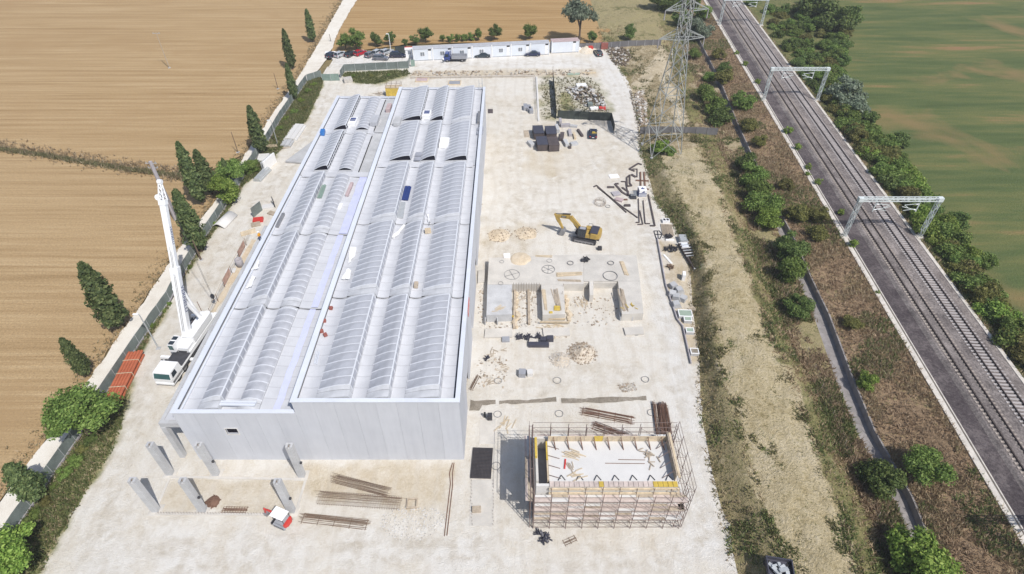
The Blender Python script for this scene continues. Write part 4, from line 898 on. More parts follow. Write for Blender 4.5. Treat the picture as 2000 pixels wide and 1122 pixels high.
for a in ((1622,62,34,'leaf_dark',2,'big dark tree-like bush jutting into the green field at the top'),(1648,52,26,'leaf_dark',3,'dark bush at the field end of the jutting clump'),(1590,40,30,'leaf_dark',4,'dark bush where the jutting clump leaves the hedge'),(1643,206,34,'leaf_silver',3,'silvery shrub in the hedge level with the middle portal'),(1668,232,26,'leaf_silver',4,'smaller silvery shrub below the one beside the middle portal'),
          (1690,240,18,'leaf_dark',5,'dark round bush on the field side of the silvery shrubs'),(1752,285,20,'leaf_dark',1,'dark bush sticking out of the hedge into the field'),(1858,445,24,'leaf_dark',3,'dark bush at the foot of the nearest portal, field side'),(1918,520,18,'leaf_mid',2,'small bush at the field edge of the hedge near the right border')):
    bush(*a, group='distinct bushes of the field hedge', n=4000)
# ---- grass and weeds
def tufts(name, pts, mat, hmin, hmax, wdt, seed, blades=3, lean=0.5):
    rng = np.random.default_rng(seed); P = np.repeat(np.array(pts), blades, 0); n = len(P); P[:,:2] += rng.normal(size=(n,2))*0.14
    h = rng.uniform(hmin, hmax, n); a = rng.uniform(0, 2*np.pi, n); d = np.c_[np.cos(a), np.sin(a)]; tip = rng.normal(size=(n,2))*lean*h[:,None]; wv = wdt*rng.uniform(.6,1.4,n)
    V = np.empty((n,3,3)); V[:,0,:2] = P[:,:2]+d*wv[:,None]; V[:,1,:2] = P[:,:2]-d*wv[:,None]; V[:,2,:2] = P[:,:2]+tip
    V[:,0,2] = V[:,1,2] = P[:,2]-0.03; V[:,2,2] = P[:,2]+h
    me = bpy.data.meshes.new(name); me.vertices.add(3*n); me.vertices.foreach_set('co', V.ravel()); me.loops.add(3*n); me.loops.foreach_set('vertex_index', np.arange(3*n))
    me.polygons.add(n); me.polygons.foreach_set('loop_start', np.arange(0,3*n,3)); me.materials.append(M[mat]); me.update(calc_edges=True); me.validate()
    return place(name, me)
def scatter(a, b, n, seed, y0=22, y1=200, clump=0.0, thr=-1, inset=0.0):
    rg = random.Random(seed); out = []; tries = 0
    while len(out) < n and tries < n*12:
        tries += 1; y = y0 + (y1-y0)*rg.random()**1.35; x = a(y) + (b(y)-a(y))*rg.uniform(-inset, 1+inset)
        if thr > -1 and fbm(x, y, clump) < thr: continue
        out.append((x, y, tz(x, y)+0.02))
    return out
GR = [('verge_grass', scatter(E0,E1,2300,1,clump=0.2,thr=0.0,inset=.12), 'blade_dark', .1,.32,.08,'dark weeds on the slope between the site and the spoil bank'),
      ('verge_grass', scatter(E0,E1,2400,2,clump=0.12,thr=0.15,inset=.1), 'blade_green', .15,.4,.09,'green weeds on the slope between the site and the spoil bank'),
      ('verge_grass', scatter(E0,E1,3500,31,inset=.15), 'blade_tan', .1,.3,.08,'straw on the slope between the site and the spoil bank'),
      ('bank_tufts', scatter(E1,E2,4200,3,20,118,0.4,0.25,0.12), 'blade_dark', .12,.4,.12,'sparse dark weeds on the pale spoil bank'),
      ('bank_tufts', scatter(E1,E2,2600,13,20,118,0.3,0.3,0.1), 'blade_green', .12,.36,.11,'sparse green weeds on the pale spoil bank'),
      ('slope_weeds', scatter(E2,E3,4000,4,clump=0.1,thr=0.0,inset=0.3), 'blade_green', .2,.55,.09,'green weeds on the far slope of the spoil bank'),
      ('slope_weeds', scatter(E2,E3,4500,33,inset=0.3), 'blade_dry', .2,.5,.09,'dry weeds on the far slope of the spoil bank'),
      ('strip_weeds', scatter(E3,E4,7000,5,clump=0.12,thr=-0.35), 'blade_dry', .3,.7,.09,'dry weeds beside the ditch'),
      ('strip_weeds', scatter(E3,E4,4500,6,clump=0.1,thr=0.05), 'blade_green', .3,.7,.10,'green weeds beside the ditch'),
      ('dry_grass', scatter(E5,E6,12000,7,20,210), 'blade_dry', .2,.5,.08,'dry brown grass between the ditch and the railway'),
      ('dry_grass', scatter(E5,E6,7000,8,20,210,0.12,0.0), 'blade_tan', .25,.6,.08,'pale dry grass between the ditch and the railway'),
      ('dry_grass', scatter(E5,E6,3400,9,20,210,0.08,0.25), 'blade_green', .25,.6,.09,'green patches in the dry grass beside the railway'),
      ('rough_tufts', scatter(E1,E2,2600,10,121,182,0.2,-0.1), 'blade_dark', .2,.6,.12,'dark weeds on the rough ground around the pylon'),
      ('hedge_weeds', scatter(lambda y: KR(y)+0.8, FE, 7000,11,40,215), 'blade_green', .3,.8,.12,'tall weeds under the field hedge'),
      ('kerb_weeds', scatter(lambda y: KR(y)+0.5, lambda y: KR(y)+2.2, 2500,12,40,215), 'blade_dry', .25,.6,.1,'reddish dry weeds along the right kerb of the tracks')]
rg = random.Random(21)
def inpoly_scatter(poly, n, seed, zoff=0.03):
    g = random.Random(seed); xs = [p.x for p in poly]; ys_ = [p.y for p in poly]; out = []
    while len(out) < n:
        c_ = np.c_[[g.uniform(min(xs),max(xs)) for _ in range(4000)], [g.uniform(min(ys_),max(ys_)) for _ in range(4000)]]
        d_ = pdist(c_, poly)
        for p, q in zip(c_, d_):
            if q > 0.25 and len(out) < n: out.append((p[0], p[1], zoff))
    return out
GR += [('grass_tufts', inpoly_scatter(LS, 9000, 3), 'blade_green', .2,.6,.10,'green grass between the mesh fence and the site'),
       ('grass_tufts', inpoly_scatter(LS, 2500, 4), 'blade_tan', .2,.5,.08,'dry straw between the mesh fence and the site'),
       ('grass_tufts', inpoly_scatter([spot(*p) for p in [(668,149),(676,142),(798,137),(802,147),(760,158),(735,166),(705,165),(680,160)]], 1500, 5), 'blade_green', .2,.6,.12,'green weeds below the car park fence'),
       ('grass_tufts', inpoly_scatter([spot(*p) for p in [(1056,152),(1150,150),(1172,165),(1185,200),(1190,226),(1088,224),(1068,238),(1056,230)]], 900, 6), 'blade_dark', .15,.45,.12,'weeds in the rubble plot by the site road')]
hp = []
for a, b in zip(hg[:-1], hg[1:]):
    for k in range(420): p = a.lerp(b, rg.random()) ; hp.append((p.x, p.y+rg.gauss(0,.4), -0.02))
GR.append(('field_margin', hp, 'blade_dark', .2,.6,.12,'dark weeds along the boundary between the two left fields'))
GR.append(('field_margin', [(x+rg.gauss(0,1), y+rg.gauss(0.8,1.2), z) for x,y,z in hp[::2]], 'blade_tan', .3,.8,.12,'straw along the boundary between the two left fields'))
rp = []
for a, b in zip(rl[:-1], rl[1:]):
    L = (b-a).length
    for k in range(int(L*11)): p = a.lerp(b, rg.random()); rp.append((p.x - abs(rg.gauss(0.2,1.1)), p.y, -0.01))
GR.append(('road_margin', rp, 'blade_tan', .12,.4,.09,'dry grass on the field side of the dirt road')); GR.append(('road_margin', rp[::3], 'blade_dark', .12,.4,.09,'dark weeds on the field side of the dirt road'))
for k, (nm, pts, mt, h0, h1, wd_, lb) in enumerate(GR): stuff(tufts(nm, pts, mt, h0, h1, wd_, k+50), lb, 'grass')
# ================================================================ BUILDING PARTS STILL GOING UP
def on_plane_y(px, py, Y):
    u = (561-py)/FOC; t = Y/(_c+u*_s); return Vector(((px-1000)/FOC*t, Y, CAM_H+t*(-_s+u*_c)))
def holed(mb, x0, x1, z0, z1, holes, y0, y1, mi=0):
    xs = sorted({x0,x1,*[h[0] for h in holes],*[h[1] for h in holes]}); zs = sorted({z0,z1,*[h[2] for h in holes],*[h[3] for h in holes]})
    for a, b in zip(xs[:-1], xs[1:]):
        for c, d in zip(zs[:-1], zs[1:]):
            cx, cz = (a+b)/2, (c+d)/2
            if not any(h[0] < cx < h[1] and h[2] < cz < h[3] for h in holes): mb.bx(a,b,y0,y1,c,d,mi)
    return mb
# ---- free-standing precast columns
COLS = [((303,1002),6.6,'leftmost of the front row'),((395,1002),6.55,'second from left in the front row'),((569,1004),6.55,'rightmost of the front row, beside the small red excavator'),
        ((331,930),6.25,'leftmost of the back row'),((421,931),6.3,'second from left in the back row'),((589,934),6.4,'rightmost of the back row, in front of the warehouse wall')]
for (p, h, lb) in COLS:
    b = spot(*p); t = thing('concrete_column', 'free-standing grey precast column, '+lb, 'column', (b.x, b.y+0.3, 0), 0, 'free-standing columns before the warehouse')
    MB().bx(-.38,.38,-.3,.3,-.3,h-.35).build('shaft', 'concrete', t)
    MB().bx(-.38,-.14,-.3,.3,h-.35,h).bx(.14,.38,-.3,.3,h-.35,h).bx(-.14,.14,.18,.3,h-.35,h).build('fork_head', 'concrete', t)
    MB().tube((-.1,0,h-.36),(-.1,0,h-.05),.04,.04,5).tube((.1,0,h-.36),(.1,0,h-.05),.04,.04,5).build('dowel', 'rebar', t)
    MB().bx(-.75,.75,-.7,.7,-.2,.06).build('footing', 'slab_concrete', t)
    if lb.startswith(('second','rightmost')): MB().bx(.38,.62,-.12,.12,h*.42,h*.42+.22).bx(-.5,-.38,-.1,.1,h*.55,h*.55+.16).build('bracket', 'dark_steel', t)
def ground_beam(a, b, w_=0.3, h=0.09):
    a = spot(*a); b = spot(*b); return MB().bar((a.x,a.y,h/2),(b.x,b.y,h/2),w_,h)
for q in (((331,932),(590,937)),((303,1004),(569,1006)),((331,936),(303,1000)),((597,938),(578,1002))): struct(ground_beam(*q).build('ground_beam', 'slab_concrete'))
mb = MB()
for k in range(46): x = spot(310,1004).lerp(spot(566,1006), k/45); mb.tube((x.x,x.y,0),(x.x+rnd.uniform(-.05,.05),x.y,0.45),.022,.022,4)
o = mb.build('starter_bars', 'rebar'); tag(o, 'row of short starter bars sticking out of the ground beam before the columns', 'rebar'); o['kind'] = 'stuff'
# ---- two-storey concrete shell inside its scaffolding
sh = thing('concrete_shell', 'two-storey concrete building shell with timber formwork around its white top slab', 'building', (0,0,0))
X0, X1, Y0, Y1, ZS = 2.55, 17.55, 33.0, 39.1, 7.0
op = []
for px, py, w_, h in ((1137,1012,1.1,1.1),(1197,1010,1.6,1.1),(1291,1010,1.0,1.1),(1243,1018,0.8,0.6),(1146,977,1.0,0.7),(1205,963,1.3,0.5),(1264,992,1.1,0.7),(1168,1018,1.4,0.5)):
    q = on_plane_y(px, py, Y0); op.append((q.x-w_/2, q.x+w_/2, max(0.3,q.z-h/2), q.z+h/2))
holed(MB(), X0, X1, 0, ZS, op, Y0, Y0+0.3).build('front_wall', 'pale_slab', sh)
MB().bx(X0,X0+.25,Y0+.3,Y1,0,ZS+.5).build('side_wall', 'slab_concrete', sh); MB().bx(X1-.25,X1,Y0+.3,Y1,0,ZS).build('side_wall', 'slab_concrete', sh)
MB().bx(X0+.25,X1-.25,Y1-.25,Y1,0,ZS).build('back_wall', 'slab_concrete', sh)
MB().bx(3.95,X1-.25,Y0+.3,Y1-.25,ZS-.25,ZS).build('top_slab', 'pale_slab', sh)
MB().bx(X0+.25,3.95,Y0+.3,Y1-.25,ZS-2.2,ZS-2.0).build('stair_slab', 'plastic_grey', sh)
MB().bx(X0+.25,X1-.25,Y0+.3,Y1-.25,3.2,3.45).build('floor_slab', 'concrete', sh)
n = 13; L = (17.3-4.0)/n
for k in range(n):
    x = 4.0+k*L; mt = 'yellow_form' if k in (5,) else 'timber'
    MB().bx(x+.02,x+L-.02,Y1-.62,Y1-.56,ZS+.02,ZS+.95).build('formwork_board', mt, sh)
for k in range(26):
    x = 3.95+k*0.52; mt = 'yellow_form' if k in (10,21,22,23,24,25) else 'pink_plank'
    MB().bx(x+.02,x+.49,Y0-.12,Y0+.5,ZS+.02,ZS+.10).build('formwork_board', mt, sh)
MB().bx(3.9,X1+.1,Y0-.3,Y0-.14,ZS-.35,ZS-.1).build('waling', 'timber', sh); MB().bx(3.9,X1+.1,Y0-.36,Y0-.2,ZS-1.1,ZS-.85).build('waling', 'timber', sh)
for k in range(6): y = Y0+.55+k*.9; MB().bx(X1-.34,X1-.28,y+.02,y+.87,ZS+.02,ZS+1.25).build('formwork_board', 'old_timber', sh)
MB().bx(X1-.2,X1+.05,Y0+.3,Y1-.3,ZS+1.1,ZS+1.25).build('waling', 'timber', sh)
for k in range(2): MB().bx(3.75,3.9,Y0+.6+k*2.4,Y0+2.9+k*2.4,ZS-.4,ZS+.3).build('formwork_board', 'yellow_form' if k else 'timber', sh)
MB().bx(2.5,2.75,36.0,38.4,ZS+.5,ZS+.95).build('formwork_board', 'yellow_form', sh)
for k in range(9): x = 4.6+k*1.5; MB().bar((x,Y1-.62,ZS+.85),(x+.25,Y1-1.75,ZS+.03),.07).bar((x,Y1-.64,ZS+.3),(x+.2,Y1-1.5,ZS+.05),.05).build('push_prop', 'rust', sh)
for k in range(7): x = 4.9+k*1.9; MB().bar((x,Y0+.6,ZS+.1),(x+.35,Y0+1.25,ZS+.06),.07).bar((x+.35,Y0+1.25,ZS+.06),(x+.75,Y0+.65,ZS+.08),.07).build('push_prop', 'dark_steel', sh)
for k in range(4): y = Y0+1.2+k*1.2; MB().bar((X1-.36,y,ZS+1.1),(X1-1.6,y-.3,ZS+.04),.06).build('push_prop', 'scaffold', sh); MB().bar((3.97,y,ZS+.15),(5.2,y-.35,ZS+.05),.06).build('push_prop', 'scaffold', sh)
# loose timber and bars lying on the slab
def sticks(name, label, c, n, L, spread, ang, mat, sec=(.1,.05), seed=0, cat='timber', jitter=.25, group=None):
    """a loose heap of boards or bars; every board is its own piece"""
    g = random.Random(seed); t = thing(name, label, cat, c, 0, group)
    for k in range(n):
        a = ang + g.gauss(0, jitter); l = L*g.uniform(.6,1.05); x, y = g.gauss(0,spread), g.gauss(0,spread*.7); z = sec[1]/2 + .012*k + .01
        MB().box((0,0,0),(l,sec[0],sec[1])).build('board' if sec[0] > .06 else 'bar', mat, t, (x,y,z), a)
    return t
sticks('timber_heap', 'loose boards lying on the left half of the white slab', (6.5,36.8,ZS), 10, 1.7, .35, -.5, 'timber', seed=1)
sticks('timber_heap', 'short boards scattered on the right end of the white slab', (15.2,36.4,ZS), 16, .9, .55, .3, 'old_timber', seed=2, jitter=1.0)
sticks('timber_heap', 'few boards beside a red one on the white slab', (6.1,35.5,ZS), 4, 1.2, .25, -1.2, 'old_timber', seed=3)
sticks('timber_heap', 'off-cuts on the white slab near the front formwork', (7.0,34.3,ZS), 8, 1.2, .4, .1, 'timber', seed=4, jitter=.5)
tag(MB().box((0,0,.06),(.16,1.2,.1)).build('red_board','red_paint',None,(5.75,35.6,ZS),-.15), 'single red board on the white slab', 'board')
tag(MB().tube((0,0,.04),(4.3,-.05,.04),.035).tube((1.5,.45,.04),(4.4,.4,.04),.035).build('steel_pipe','rust',None,(10.1,35.7,ZS)), 'two thin pipes lying across the middle of the white slab', 'pipe')
# ---- scaffolding
sc = thing('scaffolding', 'rusty tube scaffolding standing all round the concrete shell', 'scaffolding', (0,0,0))
def scaf_side(p0, p1, out, h, n, planks, inner=.35, outer=1.15, top_extra=0.0):
    p0 = Vector((*p0,0)); p1 = Vector((*p1,0)); o_ = Vector((*out,0))
    for k in range(n+1):
        b = p0.lerp(p1, k/n)
        for d in (inner, outer): q = b+o_*d; MB().tube(q, q+Vector((0,0,h+rnd.uniform(0,.5)+top_extra)), .038, .038, 6).build('standard', 'scaffold', sc)
    mb = MB(); zs = [.35] + [z for z in np.arange(1.9, h+.2, 1.9)]
    for z in zs:
        for d in (inner, outer): a, b = p0+o_*d, p1+o_*d; mb.tube((a.x,a.y,z),(b.x,b.y,z),.03,.03,5); 
        a, b = p0+o_*outer, p1+o_*outer; mb.tube((a.x,a.y,z+.95),(b.x,b.y,z+.95),.026,.026,5)
        for k in range(n+1): q = p0.lerp(p1,k/n); a, b = q+o_*inner, q+o_*outer; mb.tube((a.x,a.y,z),(b.x,b.y,z),.026,.026,4)
    mb.build('ledgers', 'scaffold', sc)
    mb = MB()
    for j, (za, zb) in enumerate(zip(zs[:-1], zs[1:])):
        for k in range(n):
            a, b = p0.lerp(p1,k/n)+o_*outer, p0.lerp(p1,(k+1)/n)+o_*outer; mb.tube((a.x,a.y,zb),(b.x,b.y,za),.024,.024,4)
    mb.build('braces', 'scaffold', sc)
    dr = (p1-p0)/n
    for z in planks:
        for k in range(n):
            for d in (.48, .74, 1.0):
                a = p0+dr*k+o_*d; MB().bar((a.x,a.y,z+.06),(a.x+dr.x*.985,a.y+dr.y*.985,z+.06),.25,.045).build('plank', rnd.choice(['pink_plank','pink_plank','old_timber','pale_slab']), sc)
scaf_side((X0-.2,Y0),(X1+1.0,Y0),(0,-1),7.0,9,(2.0,3.9,5.75))
scaf_side((X0-.2,Y1),(X1+1.0,Y1),(0,1),8.0,8,(5.75,),.3,.8)
scaf_side((X0,Y0-1.0),(X0,Y1+1.0),(-1,0),7.6,3,(5.75,),.25,.6)
scaf_side((X1,Y0-1.0),(X1,Y1+1.0),(1,0),8.2,4,(3.9,),.4,1.3)
# ---- raised foundation slabs of the next hall
fd = thing('foundation', 'raised grey concrete foundation slabs around open bays, below the yellow excavator', 'foundation', (0,0,0))
FZ = 1.5
def slab(px, z0, z1, mat='slab_concrete', name='slab'):
    poly = [spot(p[0], p[1], z1) for p in px]; a = sum(poly[i].x*poly[(i+1)%len(poly)].y - poly[(i+1)%len(poly)].x*poly[i].y for i in range(len(poly)))
    if a < 0: poly.reverse()
    return MB().prism(poly, z0, z1).build(name, mat, fd)
slab([(955,504),(1140,497),(1140,555),(952,556)],0,FZ); slab([(1140.3,497),(1243,499),(1250,549),(1140.3,549)],0,FZ+.004,'slab_concrete')
slab([(952,556.3),(1000,556.2),(1000,614),(950,616)],0,FZ+.003,'concrete'); slab([(1057,555.6),(1101,555.4),(1104,614),(1060,615)],0,FZ+.002)
slab([(1207,549.4),(1250,549.4),(1257,612),(1215,614)],0,FZ+.002); slab([(1151,549.6),(1159,549.6),(1159,577),(1152,577)],0,FZ-.05)
slab([(1101.4,549.4),(1150,549.6),(1150,553),(1101.4,554)],0,FZ-.3); slab([(1159.6,549.6),(1206,549.6),(1206.5,553),(1159.6,553)],0,FZ-.3)
for px in ([(948,642),(1000,641),(1001,658),(946,659)],[(1060,641),(1112,640),(1114,655),(1062,657)],[(1218,640),(1256,638),(1258,652),(1222,654)],[(934,528),(947,527),(946,550),(933,552)]): slab(px,0,.3,'slab_concrete','footing')
for px in ([(1004,558),(1052,557),(1052,562),(1004,563)],[(1030,563),(1034,563),(1036,632),(1031,632)],[(1004,563),(1008,563),(1006,640),(1002,640)]): slab(px,0,.4,'old_timber','shuttering')
for k, (a, b) in enumerate((((977,622),(1004,623)),((1060,625),(1103,624)),((1054,634),(1112,635)),((1062,628),(1104,628)))): p, q = spot(*a), spot(*b); MB().bar((p.x,p.y,.5),(q.x,q.y,.5),.12,.35).build('shuttering', 'yellow_form' if k == 0 else 'timber', fd)
mb = MB()
for x in range(1003,1055,5): p = spot(x,556,FZ); mb.tube((p.x,p.y-.2,0),(p.x,p.y-.2,FZ+.55),.03,.03,4)
for x, y in ((1100,560),(1098,575),(1103,590),(1106,606),(1000,570),(1000,590),(1000,606)): p = spot(x,y,FZ); mb.tube((p.x,p.y,FZ-.3),(p.x,p.y,FZ+.6),.03,.03,4)
mb.build('starter_bars', 'rebar', fd)['kind'] = 'stuff'
for px, d_ in (((1080,622),.9),((960,630),.9),((1222,622),.8)):
    p = spot(*px); MB().bx(p.x-1.0,p.x-.85,p.y-.6,p.y+.6,0,d_).bx(p.x+.85,p.x+1.0,p.y-.6,p.y+.6,0,d_).build('pocket_wall','concrete',fd)
# irregular clods and earth edges in the open bays
def heap(name, label, px, r, h, mat, stone, seed, cat='pile', n=160, z=0.0, flat=False):
    """a tipped cone of loose material with its own stones"""
    c = spot(px[0], px[1], z); g = random.Random(seed); t = thing(name, label, cat, c)
    nr, na = 9, 26; vs = [(0,0,h)]; fs = []
    for i in range(1,nr+1):
        for k in range(na):
            a = 2*math.pi*k/na; f = i/nr; rr = r*f*(1+.16*mnoise.noise((2*math.cos(a)+seed,2*math.sin(a),f)))
            zz = 0.0 if i == nr else max(0.01, h*(1-f)**(1.05 if not flat else .4) * (1+.35*mnoise.noise((rr*math.cos(a)*1.6,rr*math.sin(a)*1.6,seed))))
            vs.append((rr*math.cos(a), rr*math.sin(a), zz + (.012 if i < nr else -.02)))
    for k in range(na): fs.append((0,1+k,1+(k+1)%na))
    for i in range(nr-1):
        for k in range(na): q = 1+i*na; fs.append((q+k, q+na+k, q+na+(k+1)%na, q+(k+1)%na))
    MB().add(vs,fs).build('heap', mat, t, smooth=True)
    if n:
        mb = MB()
        for k in range(n):
            a = g.uniform(0,6.28); f = math.sqrt(g.random())*1.12; s = g.uniform(.05,.14)*(1.6 if g.random() < .15 else 1); rr = r*f; zz = max(0,h*(1-min(1,f))**1.05)
            mb.box((rr*math.cos(a),rr*math.sin(a),zz+s*.3),(s*1.3,s,s*.8),g.uniform(0,3),0,g.uniform(-.5,.5),g.uniform(-.5,.5))
        mb.build('stones', stone, t)['kind'] = 'stuff'
    return t
heap('gravel_heap', 'larger grey gravel heap below the foundation, with a darker crest', (1137,690), 2.0, 1.15, 'rough_gravel', 'rubble_brown', 2, 'gravel pile', 260)
heap('gravel_heap', 'smaller grey gravel heap left of the larger one', (1094,703), 1.5, .6, 'rough_gravel', 'rubble_pale', 3, 'gravel pile', 160)
heap('sand_heap', 'flat round heap of brown sand on the foundation slab', (1017,506), 1.75, .38, 'sand', 'rubble_pale', 4, 'sand pile', 0, FZ, True)
heap('earth_heap', 'low brown earth heap left of the yellow excavator', (1028,456), 2.0, .5, 'sand', 'rubble_brown', 5, 'earth pile', 90)
heap('earth_heap', 'low earth heap with weeds beside the warehouse wall', (975,460), 2.1, .45, 'sand', 'rubble_brown', 6, 'earth pile', 90)
heap('earth_heap', 'small rusty brown earth heap between the free-standing columns', (415,981), .85, .3, 'rust', 'rust', 7, 'earth pile', 30)
# ragged soil lips in the bays
for k, (pts, lb) in enumerate((([(1007,572),(1010,590),(1006,605),(1012,618),(1005,632),(1008,642)],'ragged earth edge along the left open bay'),([(1103,580),(1108,592),(1104,604),(1112,616),(1110,628)],'ragged earth edge beside the middle foundation leg'))):
    mb = MB(); g = random.Random(k+4)
    for a, b in zip(pts[:-1], pts[1:]):
        for j in range(9): p = spot(*a).lerp(spot(*b), j/9); s = g.uniform(.25,.5); mb.box((p.x+g.uniform(-.15,.15),p.y,s*.3),(s,s*1.2,s*.9),g.uniform(0,3),0,g.uniform(-.4,.4),g.uniform(-.4,.4))
    tag(mb.build('earth_edge','sand'), lb, 'earth')
# ================================================================ MACHINES AND VEHICLES
def wheel(parent, x, y, r, w_=.22, rim='steel'):
    t = MB().lathe([(r*.62,-w_/2),(r*.95,-w_/2),(r,-w_*.3),(r,w_*.3),(r*.95,w_/2),(r*.62,w_/2)],16).mesh('wheel','tyre')
    o = place('wheel', t, parent, (x,y,r), rot=(0,R(90),0)); MB().lathe([(0,-w_*.42),(r*.62,-w_*.36),(r*.62,w_*.36),(0,w_*.42)],12).build('rim', rim, o); return o
CARS = {}
def car(px, py, head, paintm, label, L=4.3, W=1.75, H=1.46, kind='hatch', load=None):
    """car along +Y (front), built from shaped sections"""
    b = spot(px, py); t = thing('parked_car', label, 'car', (b.x,b.y,0.03), R(head-90), 'cars on the site')
    h = L/2; est = kind in ('hatch','estate')
    lower = [(-h,.32),(-h,.62),(-h+.08,.86),(-h+.5,.9),(h-1.25,.86),(h-.35,.72),(h-.04,.58),(h,.36),(h-.1,.22),(-h+.1,.22)]
    mb = MB(); n = len(lower)
    vs = []
    for x, ins, dz in ((-W/2,.12,.0),(-W/2+.09,0,.03),(W/2-.09,0,.03),(W/2,.12,.0)):
        for (y, z) in lower: vs.append((x, y*(1-ins*.12), z + (dz if z > .5 else 0)))
    for s_ in range(3): mb.add(vs[s_*n:(s_+2)*n], [(k,(k+1)%n,n+(k+1)%n,n+k) for k in range(n)])
    mb.add(vs[:n],[tuple(range(n))]); mb.add(vs[3*n:],[tuple(range(n-1,-1,-1))]); body = mb.build('body', paintm, t, smooth=False)
    ra, rb_, rc, rd = (-h+.06,-h+.55,h-2.05,h-1.15) if est else (-h+.55,-h+1.35,h-2.15,h-1.25)
    gw, rw = W/2-.1, W/2-.27
    g = MB().add([(-gw,ra,.88),(gw,ra,.88),(gw,rd,.86),(-gw,rd,.86),(-rw,rb_,H-.06),(rw,rb_,H-.06),(rw,rc,H-.04),(-rw,rc,H-.04)],[(0,1,5,4),(1,2,6,5),(2,3,7,6),(3,0,4,7)]); g.build('windows','car_glass',t)
    MB().add([(-rw-.03,rb_-.05,H-.06),(rw+.03,rb_-.05,H-.06),(rw+.03,rc+.06,H-.04),(-rw-.03,rc+.06,H-.04),(-rw+.1,rb_+.1,H),(rw-.1,rb_+.1,H),(rw-.1,rc-.1,H+.01),(-rw+.1,rc-.1,H+.01)],[(0,1,5,4),(1,2,6,5),(2,3,7,6),(3,0,4,7),(4,5,6,7)]).build('roof',paintm,t)
    for s_ in (-1,1):
        pl = MB()
        for (ya,yb) in ((ra,rb_),(rd,rc),((ra+rd)/2-.15,(rb_+rc)/2-.1)): pl.bar((s_*gw,ya,.88),(s_*rw,yb,H-.05),.07,.06)
        pl.build('pillar', paintm, t)
        MB().box((s_*(W/2-.3),h-.09,.62),(.38,.1,.14)).build('headlight','white_plastic',t); MB().box((s_*(W/2-.2),-h+.02,.72),(.24,.08,.2)).build('tail_light','red_paint',t)
        MB().box((s_*(W/2+.06),rd-.35,.93),(.16,.1,.12)).build('mirror',paintm,t)
        for y in (-h+.8,h-.85): wheel(t, s_*(W/2-.08), y, .31)
    MB().box((0,-h-.01,.52),(.5,.03,.12)).build('number_plate','white_plastic',t); MB().box((0,h-.02,.42),(1.1,.06,.16)).build('grille','black',t)
    if load:
        tag(MB().bx(-.55,.55,-.35,.35,0,.25).bx(-.45,.2,-.28,.3,.25,.42).build('yellow_crate','yellow_form',None,(b.x+.1,b.y-.9,1.0),0), 'yellow crate on the back of the dark car in the yard','crate')
    return t
car(649,111,62,'car_navy','dark blue hatchback parked at the left end of the car row')
car(666,110,58,'car_silver','silver estate car second from the left in the car row',kind='estate')
car(686,109,60,'car_black','black hatchback parked between the silver and the red car')
car(704,107,55,'car_red','red hatchback parked in front of the bushy trees',L=3.9)
car(725,110,62,'car_grey','grey hatchback parked right of the red car')
car(739,106,60,'car_silver','silver car parked behind the grey one standing crosswise')
car(756,105,55,'car_silver','silver car parked left of the white lamp post')
car(744,117,-4,'car_grey','grey estate car standing crosswise in front of the silver cars',kind='estate',L=4.5)
car(777,112,2,'car_navy','dark blue van-like car beside the gatehouse',kind='estate',L=4.6,H=1.65)
car(910,111,182,'car_red','red car half hidden by the blue tipper truck',L=4.0)
car(942,112,182,'car_teal','dark green saloon right of the blue tipper truck',kind='saloon',L=4.6)
car(1040,109,181,'car_blue','dark blue saloon parked alone before the cabin row',kind='saloon',L=4.5)
car(1168,107,100,'car_black','black car by the rubble at the upper right of the yard')
car(1158,265,84,'car_navy','dark car with a yellow crate on its back, standing in the yard',kind='saloon',load=True)
# ---- tipper truck
b = spot(890,122); t = thing('tipper_truck','blue truck with a grey tipper body before the cabins','truck',(b.x,b.y+1.0,0.02),R(90))
L = 6.4
MB().bx(-1.0,1.0,-3.1,2.2,.62,.82).build('chassis','dark_steel',t)
cb = MB().add([(-1.05,1.6,.55),(1.05,1.6,.55),(1.05,3.25,.55),(-1.05,3.25,.55),(-1.05,1.6,1.45),(1.05,1.6,1.45),(1.05,3.3,1.35),(-1.05,3.3,1.35),(-.95,1.62,2.4),(.95,1.62,2.4),(.95,2.85,2.4),(-.95,2.85,2.4)],[(3,2,1,0),(0,1,5,4),(1,2,6,5),(2,3,7,6),(3,0,4,7),(4,5,9,8),(5,6,10,9),(6,7,11,10),(7,4,8,11),(8,9,10,11)]).build('cab','truck_blue',t)
MB().add([(-.9,3.27,1.48),(.9,3.27,1.48),(.86,2.92,2.25),(-.86,2.92,2.25)],[(0,1,2,3)]).build('windscreen','car_glass',cb,(0,.02,0))
for s_ in (-1,1): MB().add([(s_*1.055,1.9,1.5),(s_*1.055,3.05,1.45),(s_*.97,2.75,2.25),(s_*.97,1.9,2.25)],[(0,1,2,3)]).build('side_window','car_glass',cb,(s_*.01,0,0)); MB().box((s_*.75,3.3,.85),(.3,.06,.22)).build('headlight','white_plastic',t)
MB().bx(-1.1,1.1,-3.2,1.1,.9,1.0).bx(-1.1,-1.03,-3.2,1.1,1.0,1.7).bx(1.03,1.1,-3.2,1.1,1.0,1.7).bx(-1.03,1.03,-3.2,-3.13,1.0,1.7).bx(-1.03,1.03,1.03,1.1,1.0,1.85).build('tipper_body','plastic_grey',t)
MB().bar((-.2,1.35,.8),(-.2,1.35,3.0),.16).bar((-.2,1.35,3.0),(.5,1.35,2.0),.12).bx(-.6,.6,1.15,1.55,.8,1.2).build('loader_crane','truck_blue',t)
for y in (2.4,-1.9): [wheel(t, s_*.92, y, .43, .3) for s_ in (-1,1)]
